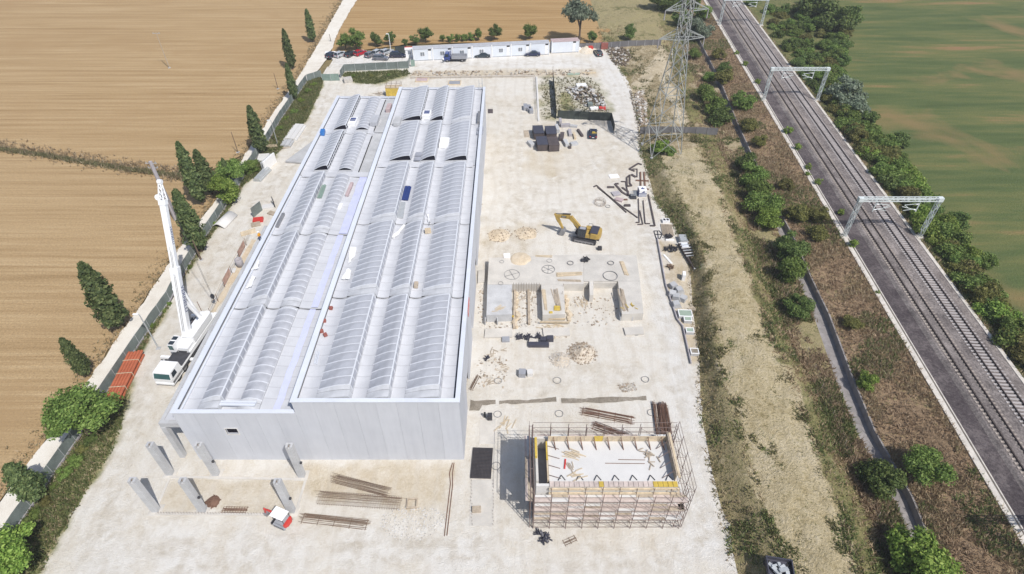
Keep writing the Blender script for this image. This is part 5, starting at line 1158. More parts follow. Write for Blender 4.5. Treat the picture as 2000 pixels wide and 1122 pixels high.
# ---- big yellow tracked excavator; local +X is the front
def track_unit(parent, y, L, w_, h, mat='dark_steel'):
    n = 8; prof = []
    for k in range(n+1): a = math.pi/2+math.pi*k/n; prof.append((-L/2+h/2+h/2*math.cos(a), h/2+h/2*math.sin(a)))
    for k in range(n+1): a = -math.pi/2+math.pi*k/n; prof.append((L/2-h/2+h/2*math.cos(a), h/2+h/2*math.sin(a)))
    vs = [(u, y-w_/2, v) for u, v in prof] + [(u, y+w_/2, v) for u, v in prof]; m = len(prof)
    o = MB().add(vs,[(k,(k+1)%m,m+(k+1)%m,m+k) for k in range(m)]+[tuple(range(m)),tuple(range(2*m-1,m-1,-1))]).build('track',mat,parent)
    MB().bx(-L/2+h*.5,L/2-h*.5,y-w_/2-.02,y+w_/2+.02,h*.3,h*.7).build('track_frame','steel' if mat=='dark_steel' else 'dark_steel',o)
    mb = MB()
    for k in range(int(L/.19)): x = -L/2+h*.4+k*.19; mb.bx(x,x+.1,y-w_/2,y+w_/2,h-.005,h+.035)
    mb.build('shoes',mat,o)
    for k in range(6): x = -L/2+h*.6+k*(L-h*1.2)/5; MB().tube((x,y-w_/2-.05,h*.28),(x,y+w_/2+.05,h*.28),.11,.11,8).build('roller','steel',o)
def arm_box(name, pts, widths, th, mat, parent):
    """tapered box beam through a chain of points in the XZ plane"""
    mb = MB()
    for (a, b), (wa, wb) in zip(zip(pts[:-1],pts[1:]), zip(widths[:-1],widths[1:])):
        a, b = Vector((a[0],0,a[1])), Vector((b[0],0,b[1])); d = (b-a).normalized(); nn = Vector((-d.z,0,d.x)); vs = []
        for e, w_ in ((a,wa),(b,wb)): vs += [e+nn*w_/2+Vector((0,-th/2,0)), e+nn*w_/2+Vector((0,th/2,0)), e-nn*w_/2+Vector((0,th/2,0)), e-nn*w_/2+Vector((0,-th/2,0))]
        mb.add(vs,[(0,1,2,3),(7,6,5,4),(0,4,5,1),(1,5,6,2),(2,6,7,3),(3,7,4,0)])
    return mb.build(name, mat, parent)
def text_mesh(body, size, mat, extr=0.004):
    cu = bpy.data.curves.new('lettering','FONT'); cu.body = body; cu.size = size; cu.extrude = extr; cu.align_x = 'CENTER'; cu.align_y = 'CENTER'
    ob = bpy.data.objects.new('lettering', cu); me = bpy.data.meshes.new_from_object(ob); bpy.data.objects.remove(ob); me.materials.append(M[mat]); return me
ta, tb = spot(1118,471), spot(1163.5,479.5); cen = (ta+tb)/2 + Vector((.35,1.15,0))
ex = thing('excavator','yellow tracked excavator with its arm folded down in the middle of the yard','excavator',cen,math.atan2(ta.y-tb.y,ta.x-tb.x))
for y in (-1.15,1.15): track_unit(ex,y,4.3,.6,.85)
MB().bx(-1.4,1.4,-.85,.85,.4,.95).build('undercarriage','dark_steel',ex); MB().lathe([(0,.95),(.75,.95),(.75,1.08),(0,1.08)],16).build('slew_ring','dark_steel',ex)
MB().bx(-2.6,1.2,-1.3,1.3,1.08,1.3).build('deck','dark_steel',ex)
MB().prism([(-2.0,-1.35),(-1.0,-1.35),(-1.0,1.35),(-2.0,1.35),(-2.55,1.1),(-2.75,.5),(-2.75,-.5),(-2.55,-1.1)],1.3,2.25).build('counterweight','yellow_paint',ex)
MB().bx(-.98,.2,-1.33,-.35,1.3,2.1).bx(-.98,1.1,-1.33,-.75,1.3,1.75).build('side_cover','yellow_paint',ex); MB().bx(-2.2,-.85,-1.2,1.1,2.26,2.42).build('engine_hood','plastic_dark',ex)
MB().bx(-.9,.25,-.3,1.3,1.3,1.9).build('tank','yellow_paint',ex)
cab = MB().bx(-.1,1.45,.42,1.34,1.3,1.55).bx(-.1,1.3,.42,1.34,2.78,2.9).bx(-.14,-.04,.42,1.34,1.55,2.78).bx(1.2,1.28,.42,.5,1.55,2.78).bx(1.2,1.28,1.26,1.34,1.55,2.78).bx(.5,.58,1.26,1.34,1.55,2.78).build('cab','dark_steel',ex)
MB().bx(-.04,1.24,.46,1.30,1.55,2.78).build('cab_glass','car_glass',cab); MB().bx(.0,1.0,.5,1.2,2.9,2.95).build('roof_hatch','plastic_grey',cab)
arm_box('boom',[(.9,1.75),(3.1,4.05),(5.6,3.75)],[.55,.8,.42],.45,'yellow_paint',ex).location.y = -.25
arm_box('stick',[(5.9,4.15),(5.35,3.3),(4.3,1.3)],[.3,.55,.32],.36,'yellow_paint',ex).location.y = -.25
for z_, a_, b_ in ((0,(1.5,0,1.5),(3.0,0,3.5)),(0,(3.0,0,4.65),(5.7,0,4.25)),(0,(5.65,0,3.2),(4.9,0,1.9))):
    MB().tube(Vector(a_)+Vector((0,-.25,0)),Vector(a_).lerp(Vector(b_),.55)+Vector((0,-.25,0)),.11,.11,8).tube(Vector(a_).lerp(Vector(b_),.5)+Vector((0,-.25,0)),Vector(b_)+Vector((0,-.25,0)),.06,.06,8).build('hydraulic_ram','dark_steel',ex)
bk = MB(); pr = [(4.5,1.35),(4.0,1.25),(3.75,.75),(3.9,.25),(4.4,.05),(4.95,.2),(4.85,.35),(4.4,.25),(4.1,.45),(4.05,.8),(4.3,1.1)]
bk.add([(u,-.85,v) for u,v in pr[:6]]+[(u,.35,v) for u,v in pr[:6]],[(k,k+1,7+k,6+k) for k in range(5)]); bk.add([(u,-.85,v) for u,v in pr[:6]],[tuple(range(6))]); bk.add([(u,.35,v) for u,v in pr[:6]],[tuple(range(5,-1,-1))]); bk.build('bucket','steel',ex)
q = MB().box((0,0,0),(.9,.02,.34)).build('nameplate','black',ex,(4.2,-.49,3.98)); q.rotation_euler = (0,R(7),0)
place('lettering', text_mesh('CAT',.36,'white_plastic'), q, (0,-.014,0), rot=(R(90),0,0))
q2 = MB().box((0,0,0),(.9,.02,.34)).build('nameplate','black',ex,(4.2,-.01,3.98)); q2.rotation_euler = (0,R(7),0); place('lettering', text_mesh('CAT',.36,'white_plastic'), q2, (0,.014,0), rot=(R(90),0,R(180)))
MB().path([(-.2,-1.2,2.1),(-.2,-1.2,2.7),(-.9,-1.2,2.7),(-.9,-1.2,2.25)],.03).build('handrail','dark_steel',ex)
# ---- mini excavator
b = spot(556,1030); mx = thing('mini_excavator','small white and red mini excavator before the rightmost column','excavator',(b.x-.3,b.y+.5,.02),R(158))
for y in (-.55,.55): track_unit(mx,y,1.7,.32,.42,'plastic_grey')
MB().bx(-.5,.5,-.4,.4,.22,.5).build('undercarriage','dark_steel',mx)
MB().prism([(-.95,-.6),(.45,-.6),(.45,.6),(-.95,.6),(-1.1,.3),(-1.1,-.3)],.5,1.0).build('engine_cover','plastic_grey',mx); MB().prism([(-.75,-.62),(-.95,-.6),(-1.15,-.3),(-1.15,.3),(-.95,.6),(-.75,.62)],.55,1.08).build('counterweight','red_paint',mx); MB().bx(-.35,.1,-.3,.3,1.05,1.35).build('seat','black',mx)
MB().bx(-.95,.75,-.6,.6,2.12,2.2).build('canopy','white_plastic',mx)
for x, y in ((-.85,-.5),(-.85,.5),(.5,-.5),(.5,.5)): MB().tube((x,y,1.0),(x,y,2.13),.03).build('canopy_post','dark_steel',mx)
arm_box('boom',[(.5,.75),(1.1,1.75),(2.0,1.55)],[.18,.24,.16],.16,'red_paint',mx); arm_box('stick',[(2.05,1.75),(2.2,.75)],[.2,.14],.12,'red_paint',mx); MB().bx(1.95,2.35,-.22,.22,.3,.72).build('bucket','steel',mx); MB().bx(.95,1.05,-.7,.7,.08,.45).build('dozer_blade','dark_steel',mx)
# ---- telescopic mobile crane; local +Y points to the rear
cr_ = thing('mobile_crane','white telescopic mobile crane beside the warehouse with its boom raised','crane',(-47.2,52.0,0.02),R(-6))
W = 1.3
MB().bx(-W,W,.0,13.2,.75,1.15).build('chassis','dark_steel',cr_)
MB().bx(-W,W,2.45,13.2,1.15,1.42).build('deck','crane_white',cr_); MB().bx(-W+.05,W-.05,2.6,5.0,1.42,1.5).build('deck_cover','dark_steel',cr_); MB().bx(-W,-W+.5,5,13,1.42,1.75).bx(W-.5,W,5,13,1.42,1.75).build('side_box','crane_white',cr_)
cc = MB().add([(-W,0,.55),(W,0,.55),(W,2.4,.55),(-W,2.4,.55),(-W,-.1,1.55),(W,-.1,1.55),(W,2.4,1.6),(-W,2.4,1.6),(-W+.08,.22,2.5),(W-.08,.22,2.5),(W-.08,2.35,2.55),(-W+.08,2.35,2.55)],[(3,2,1,0),(0,1,5,4),(1,2,6,5),(2,3,7,6),(3,0,4,7),(4,5,9,8),(5,6,10,9),(6,7,11,10),(7,4,8,11),(8,9,10,11)]).build('cab','crane_white',cr_)
MB().add([(-W+.12,-.07,1.6),(W-.12,-.07,1.6),(W-.2,.2,2.36),(-W+.2,.2,2.36)],[(0,1,2,3)]).build('windscreen','cab_glass',cc,(0,-.03,0))
for s_ in (-1,1): MB().add([(s_*(W+.005),.25,1.62),(s_*(W+.005),1.3,1.62),(s_*(W-.06),1.25,2.35),(s_*(W-.06),.45,2.35)],[(0,1,2,3)]).build('side_window','car_glass',cc,(s_*.02,0,0))
MB().bx(-W,W,-.14,-.02,.5,.8).build('bumper','crane_white',cc)
for y in (1.3,3.0,7.4,9.0,10.6,12.2): [wheel(cr_, s_*1.05, y, .66, .42) for s_ in (-1,1)]
for y in (4.4,12.9):
    for s_ in (-1,1): o = MB().bx(s_*W if s_>0 else -3.1, 3.1 if s_>0 else -W, y-.2,y+.2,.6,.95).bx(s_*2.9-.1,s_*2.9+.1,y-.1,y+.1,.1,.9).build('outrigger','crane_white',cr_); MB().bx(s_*2.9-.45,s_*2.9+.45,y-.45,y+.45,.0,.12).build('foot_plate','dark_steel',o)
MB().lathe([(0,1.42),(1.1,1.42),(1.1,1.75),(0,1.75)],20,(0,6.0,0)).build('turntable','dark_steel',cr_)
MB().bx(-1.1,1.1,5.0,8.6,1.75,2.3).build('superstructure','crane_white',cr_); MB().prism([(.25,6.6),(1.3,6.6),(1.3,11.6),(1.05,12.0),(.5,12.0),(.25,11.7)],2.0,3.0).build('machine_house','crane_white',cr_)
oc = MB().bx(-1.3,-.45,4.5,6.4,1.9,3.3).build('operator_cab','crane_white',cr_); MB().bx(-1.24,-.5,4.62,5.3,3.3,3.33).bx(-1.24,-.5,5.55,6.2,3.3,3.33).build('roof_window','car_glass',oc); MB().bx(-1.2,-.55,4.46,4.49,2.4,3.2).build('front_window','cab_glass',oc)
bpy.context.view_layer.update()
PIV = Vector((-.15,7.6,2.95))           # boom pivot in crane coordinates
tip_w = None; Mw = cr_.matrix_world; best = None
for az in (2,):
    for e in np.arange(30,85,.25).tolist():
        for L_ in np.arange(14,40,.25).tolist():
            p = Mw @ PIV + L_*Vector((math.sin(R(az))*math.cos(R(e)), math.cos(R(az))*math.cos(R(e)), math.sin(R(e))))
            f = p.y*_c-(p.z-CAM_H)*_s; sx = 1000+FOC*p.x/f; sy = 561-FOC*(p.y*_s+(p.z-CAM_H)*_c)/f; d = (sx-312)**2+(sy-355)**2
            if best is None or d < best[0]: best = (d, e, L_, p)
tip = Mw.inverted() @ best[3]; bd = (tip-PIV).normalized(); BL = (tip-PIV).length
side = bd.cross(Vector((0,0,1))).normalized(); up = side.cross(bd)
def boom_sec(name, f0, f1, w_, h_, mat='crane_white'):
    a, b = PIV+bd*BL*f0, PIV+bd*BL*f1; mb = MB(); vs = []
    prof = [(-.5,-.2),(-.32,-.5),(.32,-.5),(.5,-.2),(.5,.4),(.42,.5),(-.42,.5),(-.5,.4)]
    for e in (a,b): vs += [e+side*u*w_+up*v*h_ for u,v in prof]
    n = 8; return mb.add(vs,[(k,(k+1)%n,n+(k+1)%n,n+k) for k in range(n)]+[tuple(range(n)),tuple(range(2*n-1,n-1,-1))]).build(name,mat,cr_)
s1 = boom_sec('boom_section',-.03,.42,1.05,1.2); s2 = boom_sec('boom_section',.41,.45,1.12,1.26); s3 = boom_sec('boom_section',.44,.86,.78,.95); boom_sec('boom_collar',.855,.885,.95,1.1)
hd = MB(); 
for u, v in ((-.35,-.4),(.35,-.4),(.35,.4),(-.35,.4)): hd.bar(PIV+bd*BL*.88+side*u+up*v, PIV+bd*BL*.995+side*u*.35+up*v*.3,.13)
for k in range(4):
    f0, f1 = .885+.11*k/4, .885+.11*(k+1)/4; s0, s1_ = 1-.65*k/4, 1-.65*(k+1)/4
    for u, v, u2, v2 in ((-.35,-.4,.35,-.4),(.35,-.4,.35,.4),(.35,.4,-.35,.4),(-.35,.4,-.35,-.4)): hd.bar(PIV+bd*BL*f0+(side*u+up*v)*s0, PIV+bd*BL*f1+(side*u2+up*v2)*s1_,.07)
hd.tube(PIV+bd*BL*.995-side*.25, PIV+bd*BL*.995+side*.25,.32,.32,12).build('lattice_head','crane_white',cr_)
MB().tube(PIV+bd*BL*.9-side*.55+up*.2, PIV+bd*BL*.9-side*.55-up*.5,.42,.42,12).build('sheave','crane_white',cr_)
MB().tube((.35,10.6,2.9),PIV+bd*BL*.2-up*.55+bd*.3,.30,.30,12).tube((.35,10.6,2.9),PIV+bd*BL*.3-up*.5,.2,.2,12).build('luffing_cylinder','crane_white',cr_)
MB().bar(PIV+bd*BL*.25-side*.7+up*.1,PIV+bd*BL*.44-side*.7+up*.1,.18,.18).tube(PIV+bd*BL*.3-side*.8,PIV+bd*BL*.3-side*.55,.3,.3,10).build('side_winch','crane_white',cr_)
cab_ = MB(); cab_.tube(tip+up*.15, PIV+bd*BL*.02+up*.9,.025,.025,4); cab_.tube(tip+up*.1+side*.1, PIV+bd*BL*.02+up*.9+side*.2,.025,.025,4); cab_.build('hoist_rope','dark_steel',cr_)
m3 = Matrix((( -bd.x, -up.x, side.x),( -bd.y, -up.y, side.y),( -bd.z, -up.z, side.z)))
for f, sz, wd_ in ((.235,.95,.53),(.66,.6,.40)):
    o = place('lettering', text_mesh('VERNELLI',sz,'deep_blue'), cr_, PIV+bd*BL*f+side*(wd_+.012)+up*.08); o.rotation_euler = m3.to_euler()
hk = Mw.inverted() @ Vector((best[3].x+.1, best[3].y, 2.1)); ht = Mw.inverted() @ best[3]
MB().tube(ht+Vector((.1,0,-.3)),hk+Vector((.08,0,.5)),.022,.022,4).tube(ht+Vector((-.05,0,-.3)),hk+Vector((-.08,0,.5)),.022,.022,4).build('hoist_rope','dark_steel',cr_)
o = MB().box(hk+Vector((0,0,.3)),(.35,.3,.75)).lathe([(0,.0),(.3,.02),(.3,.3),(0,.32)],10,hk+Vector((0,0,.15))).build('hook_block','dark_steel',cr_); MB().path([hk+Vector((0,0,-.1)),hk+Vector((.12,0,-.35)),hk+Vector((.0,0,-.5)),hk+Vector((-.12,0,-.38))],.05).build('hook','rust',o)
print('BOOM', best[1], best[2], best[0])
# ================================================================ CABINS, FENCES, POLES
A, Bp = spot(808,120), spot(1073,107); dv = (Bp-A); ang = math.atan2(dv.y,dv.x); CW = dv.length/7
def cabin(o_, a, wd_, label, door=True, win=True, roof='cabin_roof', wallm='cabin_wall', dark=True):
    t = thing('site_cabin', label, 'cabin', o_, a, 'white site cabins in a row'); t.scale.z = 1.28
    MB().bx(.03,wd_-.03,.05,2.4,.15,2.5).build('wall', wallm, t)
    MB().add([(0,0,2.5),(wd_,0,2.5),(wd_,2.45,2.5),(0,2.45,2.5),(0,0,2.62),(wd_,0,2.62),(wd_,2.45,2.68),(0,2.45,2.68)],[(4,5,6,7),(0,1,5,4),(1,2,6,5),(2,3,7,6),(3,0,4,7)]).bx(.1,wd_-.1,1.2,1.26,2.66,2.7).build('roof', roof, t)
    for x in (0,wd_-.14): MB().bx(x,x+.14,-.02,.12,.0,2.76).build('corner_post','white_plastic',t)
    MB().bx(0,wd_,.0,2.4,.0,.15).build('base_frame','plastic_grey',t)
    if win:
        f = MB().bx(wd_*.36,wd_*.36+1.3,.0,.049,1.0,1.95).build('window','white_plastic',t)
        for k in (0,1): MB().bx(wd_*.36+.08+k*.6,wd_*.36+.6+k*.6,-.03,-.001,1.08,1.87).build('pane','window_glass',f)
    if door:
        d = MB().bx(wd_*.76,wd_*.76+.85,.0,.049,.2,2.15).build('door','white_plastic',t); MB().bx(wd_*.76+.7,wd_*.76+.76,-.04,-.002,1.1,1.2).build('handle','dark_steel',d)
        if dark: MB().bx(wd_*.76+.1,wd_*.76+.95,-.02,.049,2.17,2.46).build('vent','black',t)
    return t
for k in range(7):
    lb = ['leftmost cabin of the white row, beside the gatehouse','second white cabin from the left, behind the blue truck','third white cabin from the left','fourth white cabin from the left, in the middle of the row','fifth white cabin from the left','sixth white cabin from the left, behind the dark blue saloon','seventh white cabin, without a window, next to the gap'][k]
    cabin(A+dv*(k/7), ang, CW-.03, lb, door=k not in (3,), win=k != 6)
cabin(spot(1077,105), math.atan2(*(lambda d: (d.y,d.x))(spot(1127,102.5)-spot(1077,105))), 8.2, 'separate cabin with a pinkish roof at the right end of the row', True, False, 'cabin_rust')
p = spot(793,113); t = thing('gatehouse','small white hut with a red roof edge left of the cabins','hut',p,ang)
MB().bx(0,2.0,0,1.5,0,2.2).build('wall','white_plastic',t); MB().bx(-.15,2.15,-.15,1.65,2.2,2.42).build('roof','white_plastic',t); MB().bx(-.17,2.17,1.3,1.67,2.42,2.52).build('roof_edge','red_paint',t); MB().bx(.7,1.5,-.03,.0,.9,1.9).build('window','window_glass',t)
def fence(name, pts, h, mat, post, label, step=2.6, base=None, cat='fence', z=None, panels=True, gap=0.03, world=False, rr=.03):
    P_ = pts if world else [spot(*p) for p in pts]; t = thing(name, label, cat, (P_[0].x,P_[0].y,0)); o_ = Vector((P_[0].x,P_[0].y,0))
    for a, b in zip(P_[:-1],P_[1:]):
        L = (b-a).length; n = max(1,round(L/step))
        for k in range(n):
            p, q = a.lerp(b,k/n), a.lerp(b,(k+1)/n); zp, zq = (tz(p.x,p.y),tz(q.x,q.y)) if z is None else (z,z); p = Vector((p.x,p.y,zp))-o_; q = Vector((q.x,q.y,zq))-o_; d = (q-p).normalized()
            MB().tube(p-Vector((0,0,.2)),p+Vector((0,0,h+.05)),.045,.045,6).build('post', post, t)
            if panels:
                sag = rnd.uniform(-.06,.05); nn = Vector((-d.y,d.x,0)); mb = MB(); m = 4; vs = []
                for e in (-.012,.012):
                    for i in range(m+1):
                        f = i/m; c = (p+d*gap).lerp(q-d*gap,f); w_ = nn*(.05*math.sin(math.pi*f)+e)
                        vs += [tuple(c+w_+Vector((0,0,.06))), tuple(c+w_+Vector((0,0,h+sag*math.sin(math.pi*f))))]
                M_ = 2*(m+1); fs = []
                for i in range(m): k0 = 2*i; fs += [(k0,k0+2,k0+3,k0+1),(M_+k0+1,M_+k0+3,M_+k0+2,M_+k0),(k0+1,k0+3,M_+k0+3,M_+k0+1)]
                mb.add(vs,fs).build('panel', mat, t)
            else:
                for zz in (.5,1.0): MB().tube(p+Vector((0,0,h*zz-.04)),q+Vector((0,0,h*zz-.04)),rr,rr,5).build('rail', mat, t)
            if base: MB().bar(p+Vector((0,0,.09)),q+Vector((0,0,.09)),.16,.3).build('base_kerb', base, t)
    return t
fence('mesh_fence', FENCE_L, 1.9, 'green_mesh', 'galv', 'long grey-green mesh fence along the dirt road', 3.0, 'pole_concrete')
fence('mesh_fence', [(601,160),(629,151)], 1.9, 'green_mesh','galv','short green mesh fence left of the site gate')
fence('mesh_fence', [(666,153),(674,140),(735,137),(799,134),(801,121)], 2.0,'green_mesh','galv','green mesh fence between the car park and the weeds')
t = fence('site_gate', [(630,158),(647,158.5),(664,158)], 1.9,'green_gate','galv','double gate of pale green mesh at the car park corner',4.0,None,'gate')
fence('mesh_fence', [(803,131),(811,130)], 1.9,'green_gate','galv','short pale green fence panel at the left end of the cabin row')
fence('screen_fence', [(773,106),(794,104)], 2.2,'black_mesh','dark_steel','dark screen behind the blue car beside the gatehouse')
fence('board_fence', [(1129,98),(1290,92)], 1.9,'grey_mesh','galv','grey screen fence between the rubble and the upper field',2.5)
fence('screen_fence', [(1080,160),(1086,234)], 2.3,'black_mesh','dark_steel','black mesh screen on the left side of the rubble plot',2.2)
fence('screen_fence', [(1089,232),(1193,237),(1199,262)], 2.1,'black_mesh','dark_steel','black mesh screen along the near side of the rubble plot',2.5)
fence('screen_fence', [(1249,263),(1400,266)], 1.8,'grey_mesh','dark_steel','dark grey screen fence crossing behind the pylon foot',2.5)
fence('wire_fence', [(1480,450),(1535,580),(1575,690),(1603,760),(1647,872),(1683,950),(1742,1080),(1765,1130)], 1.1,'wire','old_timber','weathered wire fence on wooden posts on the far side of the spoil bank',4.0,panels=False,rr=.008)
fence('guard_rail', [(803,155),(880,154),(960,153),(1045,152)], 1.0,'old_timber','old_timber','low timber guard rail behind the warehouse',3.0,panels=False)
fence('guard_rail', [(1045,153),(1047,200),(1050,236)], 1.0,'pale_slab','old_timber','low pale guard rail right of the empty yard slab',3.0,panels=False)
p = spot(1046,152); q = spot(1050,238); struct(MB().bar((p.x+.3,p.y,.15),(q.x+.3,q.y,.15),.4,.3).build('low_wall','pale_slab'))
p = spot(803,153); q = spot(1045,150); struct(MB().bar((p.x,p.y,.2),(q.x,q.y,.2),.3,.4).build('low_wall','kerb_white'))
br = fence('barrier', [(414,618),(427,590),(440,562),(454,535),(469,506),(482,480),(492,460)], 1.6,'old_timber','rust','barrier of thin posts and rails along the left side of the warehouse',2.8,panels=False)
for a, b in (((440,560),(452,537)),((468,506),(480,483))):
    p, q = spot(*a), spot(*b); o_ = br.location; MB().add([tuple(p-o_+Vector((0,0,.25))),tuple(q-o_+Vector((0,0,.25))),tuple(q-o_+Vector((0.05,0,1.6))),tuple(p-o_+Vector((.05,0,1.6)))],[(0,1,2,3)]).build('mesh_panel','pink_mesh',br)
# low edging boards on the right of the yard
for a, b in (((1283,466),(1300,560)),((1300,560),(1322,626)),((1322,626),(1333,640)),((1333,640),(1349,712))):
    p, q = spot(*a), spot(*b); struct(MB().bar((p.x,p.y,.2),(q.x,q.y,.2),.14,.42).build('edge_board','pole_concrete'))
def pole(px, ty, label, r0=.12, r1=.07, mat='galv', arms=0, lamp=False, name='lamp_post', cat='lamp post', square=False):
    b = spot(*px); b.z = max(0,tz(b.x,b.y)); h = height_at(b, ty); t = thing(name, label, cat, b)
    if square: MB().bar((0,0,-.2),(0,0,h),r0*2,r0*2).build('shaft',mat,t)
    else: MB().tube((0,0,-.2),(0,0,h),r0,r1,8).build('shaft',mat,t)
    for k in range(arms): MB().bar((-1.0+.2*k,0,h-.35-.9*k),(1.0-.2*k,0,h-.35-.9*k),.1).tube((-.8,0,h-.3-.9*k),(-.8,0,h-.0-.9*k),.07,.05,6).tube((.8,0,h-.3-.9*k),(.8,0,h-.9*k),.07,.05,6).build('crossarm','galv',t)
    if lamp: MB().bar((0,0,h),(lamp,0,h+.08),.07).build('arm',mat,t); MB().box((lamp,0,h+.06),(.7,.28,.14)).build('lamp_head','white_plastic',t)
    MB().bx(-.3,.3,-.3,.3,-.1,.1).build('base','concrete',t); return t
pole((310,681),615,'grey lamp post on the site road left of the crane',.11,.07,'galv',0,-.5)
pole((542,281),236,'thin lamp post at the stacked precast slabs',.09,.06,'galv',0,-.5)
pole((765,112),67,'tall white lamp post among the parked cars',.11,.07,'white_plastic',0,-.4)
pole((345,430),316,'thick concrete power pole with crossarms behind the crane tip',.42,.3,'pole_concrete',2,False,'power_pole','pole')
pole((331,133),63,'thin pale pole standing in the upper left stubble field',.13,.08,'old_timber',1,False,'power_pole','pole')
pole((543,174),143,'short thin pole at the edge of the upper left field',.1,.06,'bark',0,False,'wooden_pole','pole')
pole((465,298),258,'thin wooden pole at the field edge left of the lone cypress',.1,.06,'bark',0,False,'wooden_pole','pole')
pole((646,81),67,'short dark pole beside the dirt road at the car park',.1,.07,'bark',0,False,'wooden_pole','pole')
pole((1079,153),130,'thin steel rod upright at the corner of the rubble plot',.05,.04,'rust',0,False,'steel_rod','rod')
pole((393,508),470,'bare grey trunk stump leaning at the foot of the bushy cypress',.16,.1,'bark',0,False,'tree_stump','stump')
# ================================================================ MATERIAL LYING ABOUT
def item(name, label, cat, px, dims, mat, rz=0, z=0.0, group=None, lid=None, parts=None):
    b = spot(px[0],px[1],z); 
    if z == 0: b.z = max(0,tz(b.x,b.y))
    x, y, h = dims; o_ = MB().box((0,0,h/2),(x,y,h)).build(name,mat,None,(b.x,b.y,b.z+.012),rz); tag(o_,label,cat,group)
    if lid: MB().box((0,0,h+.03),(x*1.03,y*1.03,.05)).build('lid',lid,o_)
    return o_
def lay(name, label, cat, polylines, w_, h, mat, z=0.0, group=None, tube=False):
    t = None; p0 = spot(*polylines[0][0],z); t = thing(name,label,cat,(p0.x,p0.y,z+.012),0,group)
    for pl in polylines:
        pts = [spot(*p,z)-p0 for p in pl]; mb = MB()
        for a, b in zip(pts[:-1],pts[1:]):
            a = a+Vector((0,0,h/2)); b = b+Vector((0,0,h/2))
            (mb.tube(a,b,w_/2,w_/2,7) if tube else mb.bar(a,b,w_,h))
        mb.build('piece',mat,t)
    return t
def stack(name, label, cat, a, b, wd_, n, sec, mat, layers=1, z=0.0, group=None, jit_=.03, piece='board'):
    """n parallel pieces side by side from a to b, in layers"""
    p, q = spot(*a,z), spot(*b,z); d = q-p; L = d.length; t = thing(name,label,cat,((p+q)/2)+Vector((0,0,.012)),math.atan2(d.y,d.x),group); g = random.Random(int(a[0]*7+a[1]))
    me = MB().box((0,0,0),(L,sec[0],sec[1])).mesh(piece,mat)
    for l in range(layers):
        m = n-l
        for k in range(m): place(piece,me,t,(g.uniform(-jit_,jit_)*L,(k-(m-1)/2)*wd_/max(1,n),sec[1]*(l+.5)+.004*l),g.gauss(0,jit_))
    return t
def bars(name, label, a, b, wd_, n, hh, mat='rebar', r=.012, cage=False, z=0.0, seed=0, fan=.03):
    """a bundle of reinforcing bars or a long cage"""
    p, q = spot(*a,z), spot(*b,z); d = q-p; L = d.length; t = thing(name,label,'rebar',((p+q)/2)+Vector((0,0,.015)),math.atan2(d.y,d.x),'bundles of reinforcing steel'); g = random.Random(seed)
    mb = MB()
    for k in range(n):
        y = g.uniform(-wd_/2,wd_/2); z_ = g.uniform(.02,hh); s_ = g.uniform(-.08,.08)*L; mb.bar((-L/2+s_,y,z_),(L/2+s_,y+g.gauss(0,fan)*L*.3,g.uniform(.02,hh)),r*2)
    o_ = mb.build('rods',mat,t); o_['kind'] = 'stuff'
    m = int(L/.28) if cage else max(2,int(L/1.6)); mb = MB()
    for k in range(m+1):
        x = -L/2+L*k/m
        if cage: mb.path([(x,-wd_/2,.03),(x,wd_/2,.03),(x,wd_/2,hh),(x,-wd_/2,hh),(x,-wd_/2,.03)],r*.9,4)
        else: mb.bar((x,-wd_/2-.1,.04),(x,wd_/2+.1,.04),.05)
    mb.build('stirrups' if cage else 'bearers',mat,t)['kind'] = 'stuff'; return t
bars('rebar_bundle','brown rebar bundle with stirrups, uppermost before the warehouse wall',(652,936),(757,963),1.1,26,.4,cage=True,seed=1)
bars('rebar_cage','long wide flat rebar cage in the middle before the warehouse wall',(624,974),(782,986),1.5,16,.45,'rebar',.014,True,seed=2)
bars('rebar_bundle','dense bundle of long rebar beside the mini excavator',(592,1013),(716,1026),1.1,26,.3,'rebar',.016,False,seed=3)
bars('rebar_bundle','rebar bundle behind the concrete shell, farther of the two',(1138,804),(1233,822),1.3,30,.25,'rust',.015,False,seed=4)
bars('rebar_bundle','rebar bundle behind the concrete shell, nearer of the two',(1160,832),(1225,856),1.2,24,.25,'rust',.015,False,seed=5)
bars('rebar_pile','large dark pile of long rebar at the back right corner of the concrete shell',(1288,792),(1298,868),2.0,80,.5,'rust',.02,False,seed=6,fan=.02)
bars('rebar_mat','rusty rebar ladder mat between the front columns',(436,996),(482,997),.75,10,.12,'rust',.02,True,seed=7)
bars('rebar_bundle','thin rebar standing beside the low trench left of the warehouse corner',(934,735),(920,762),.5,10,.15,'rebar',.014,False,seed=8)
lay('steel_pipe','two long thin pipes lying from the warehouse corner towards the camera','pipe',[[(884,905),(878,925),(880,945),(868,1048)],[(887,905),(884,925),(884,950),(873,1047)]],.11,.11,'rust',tube=True)
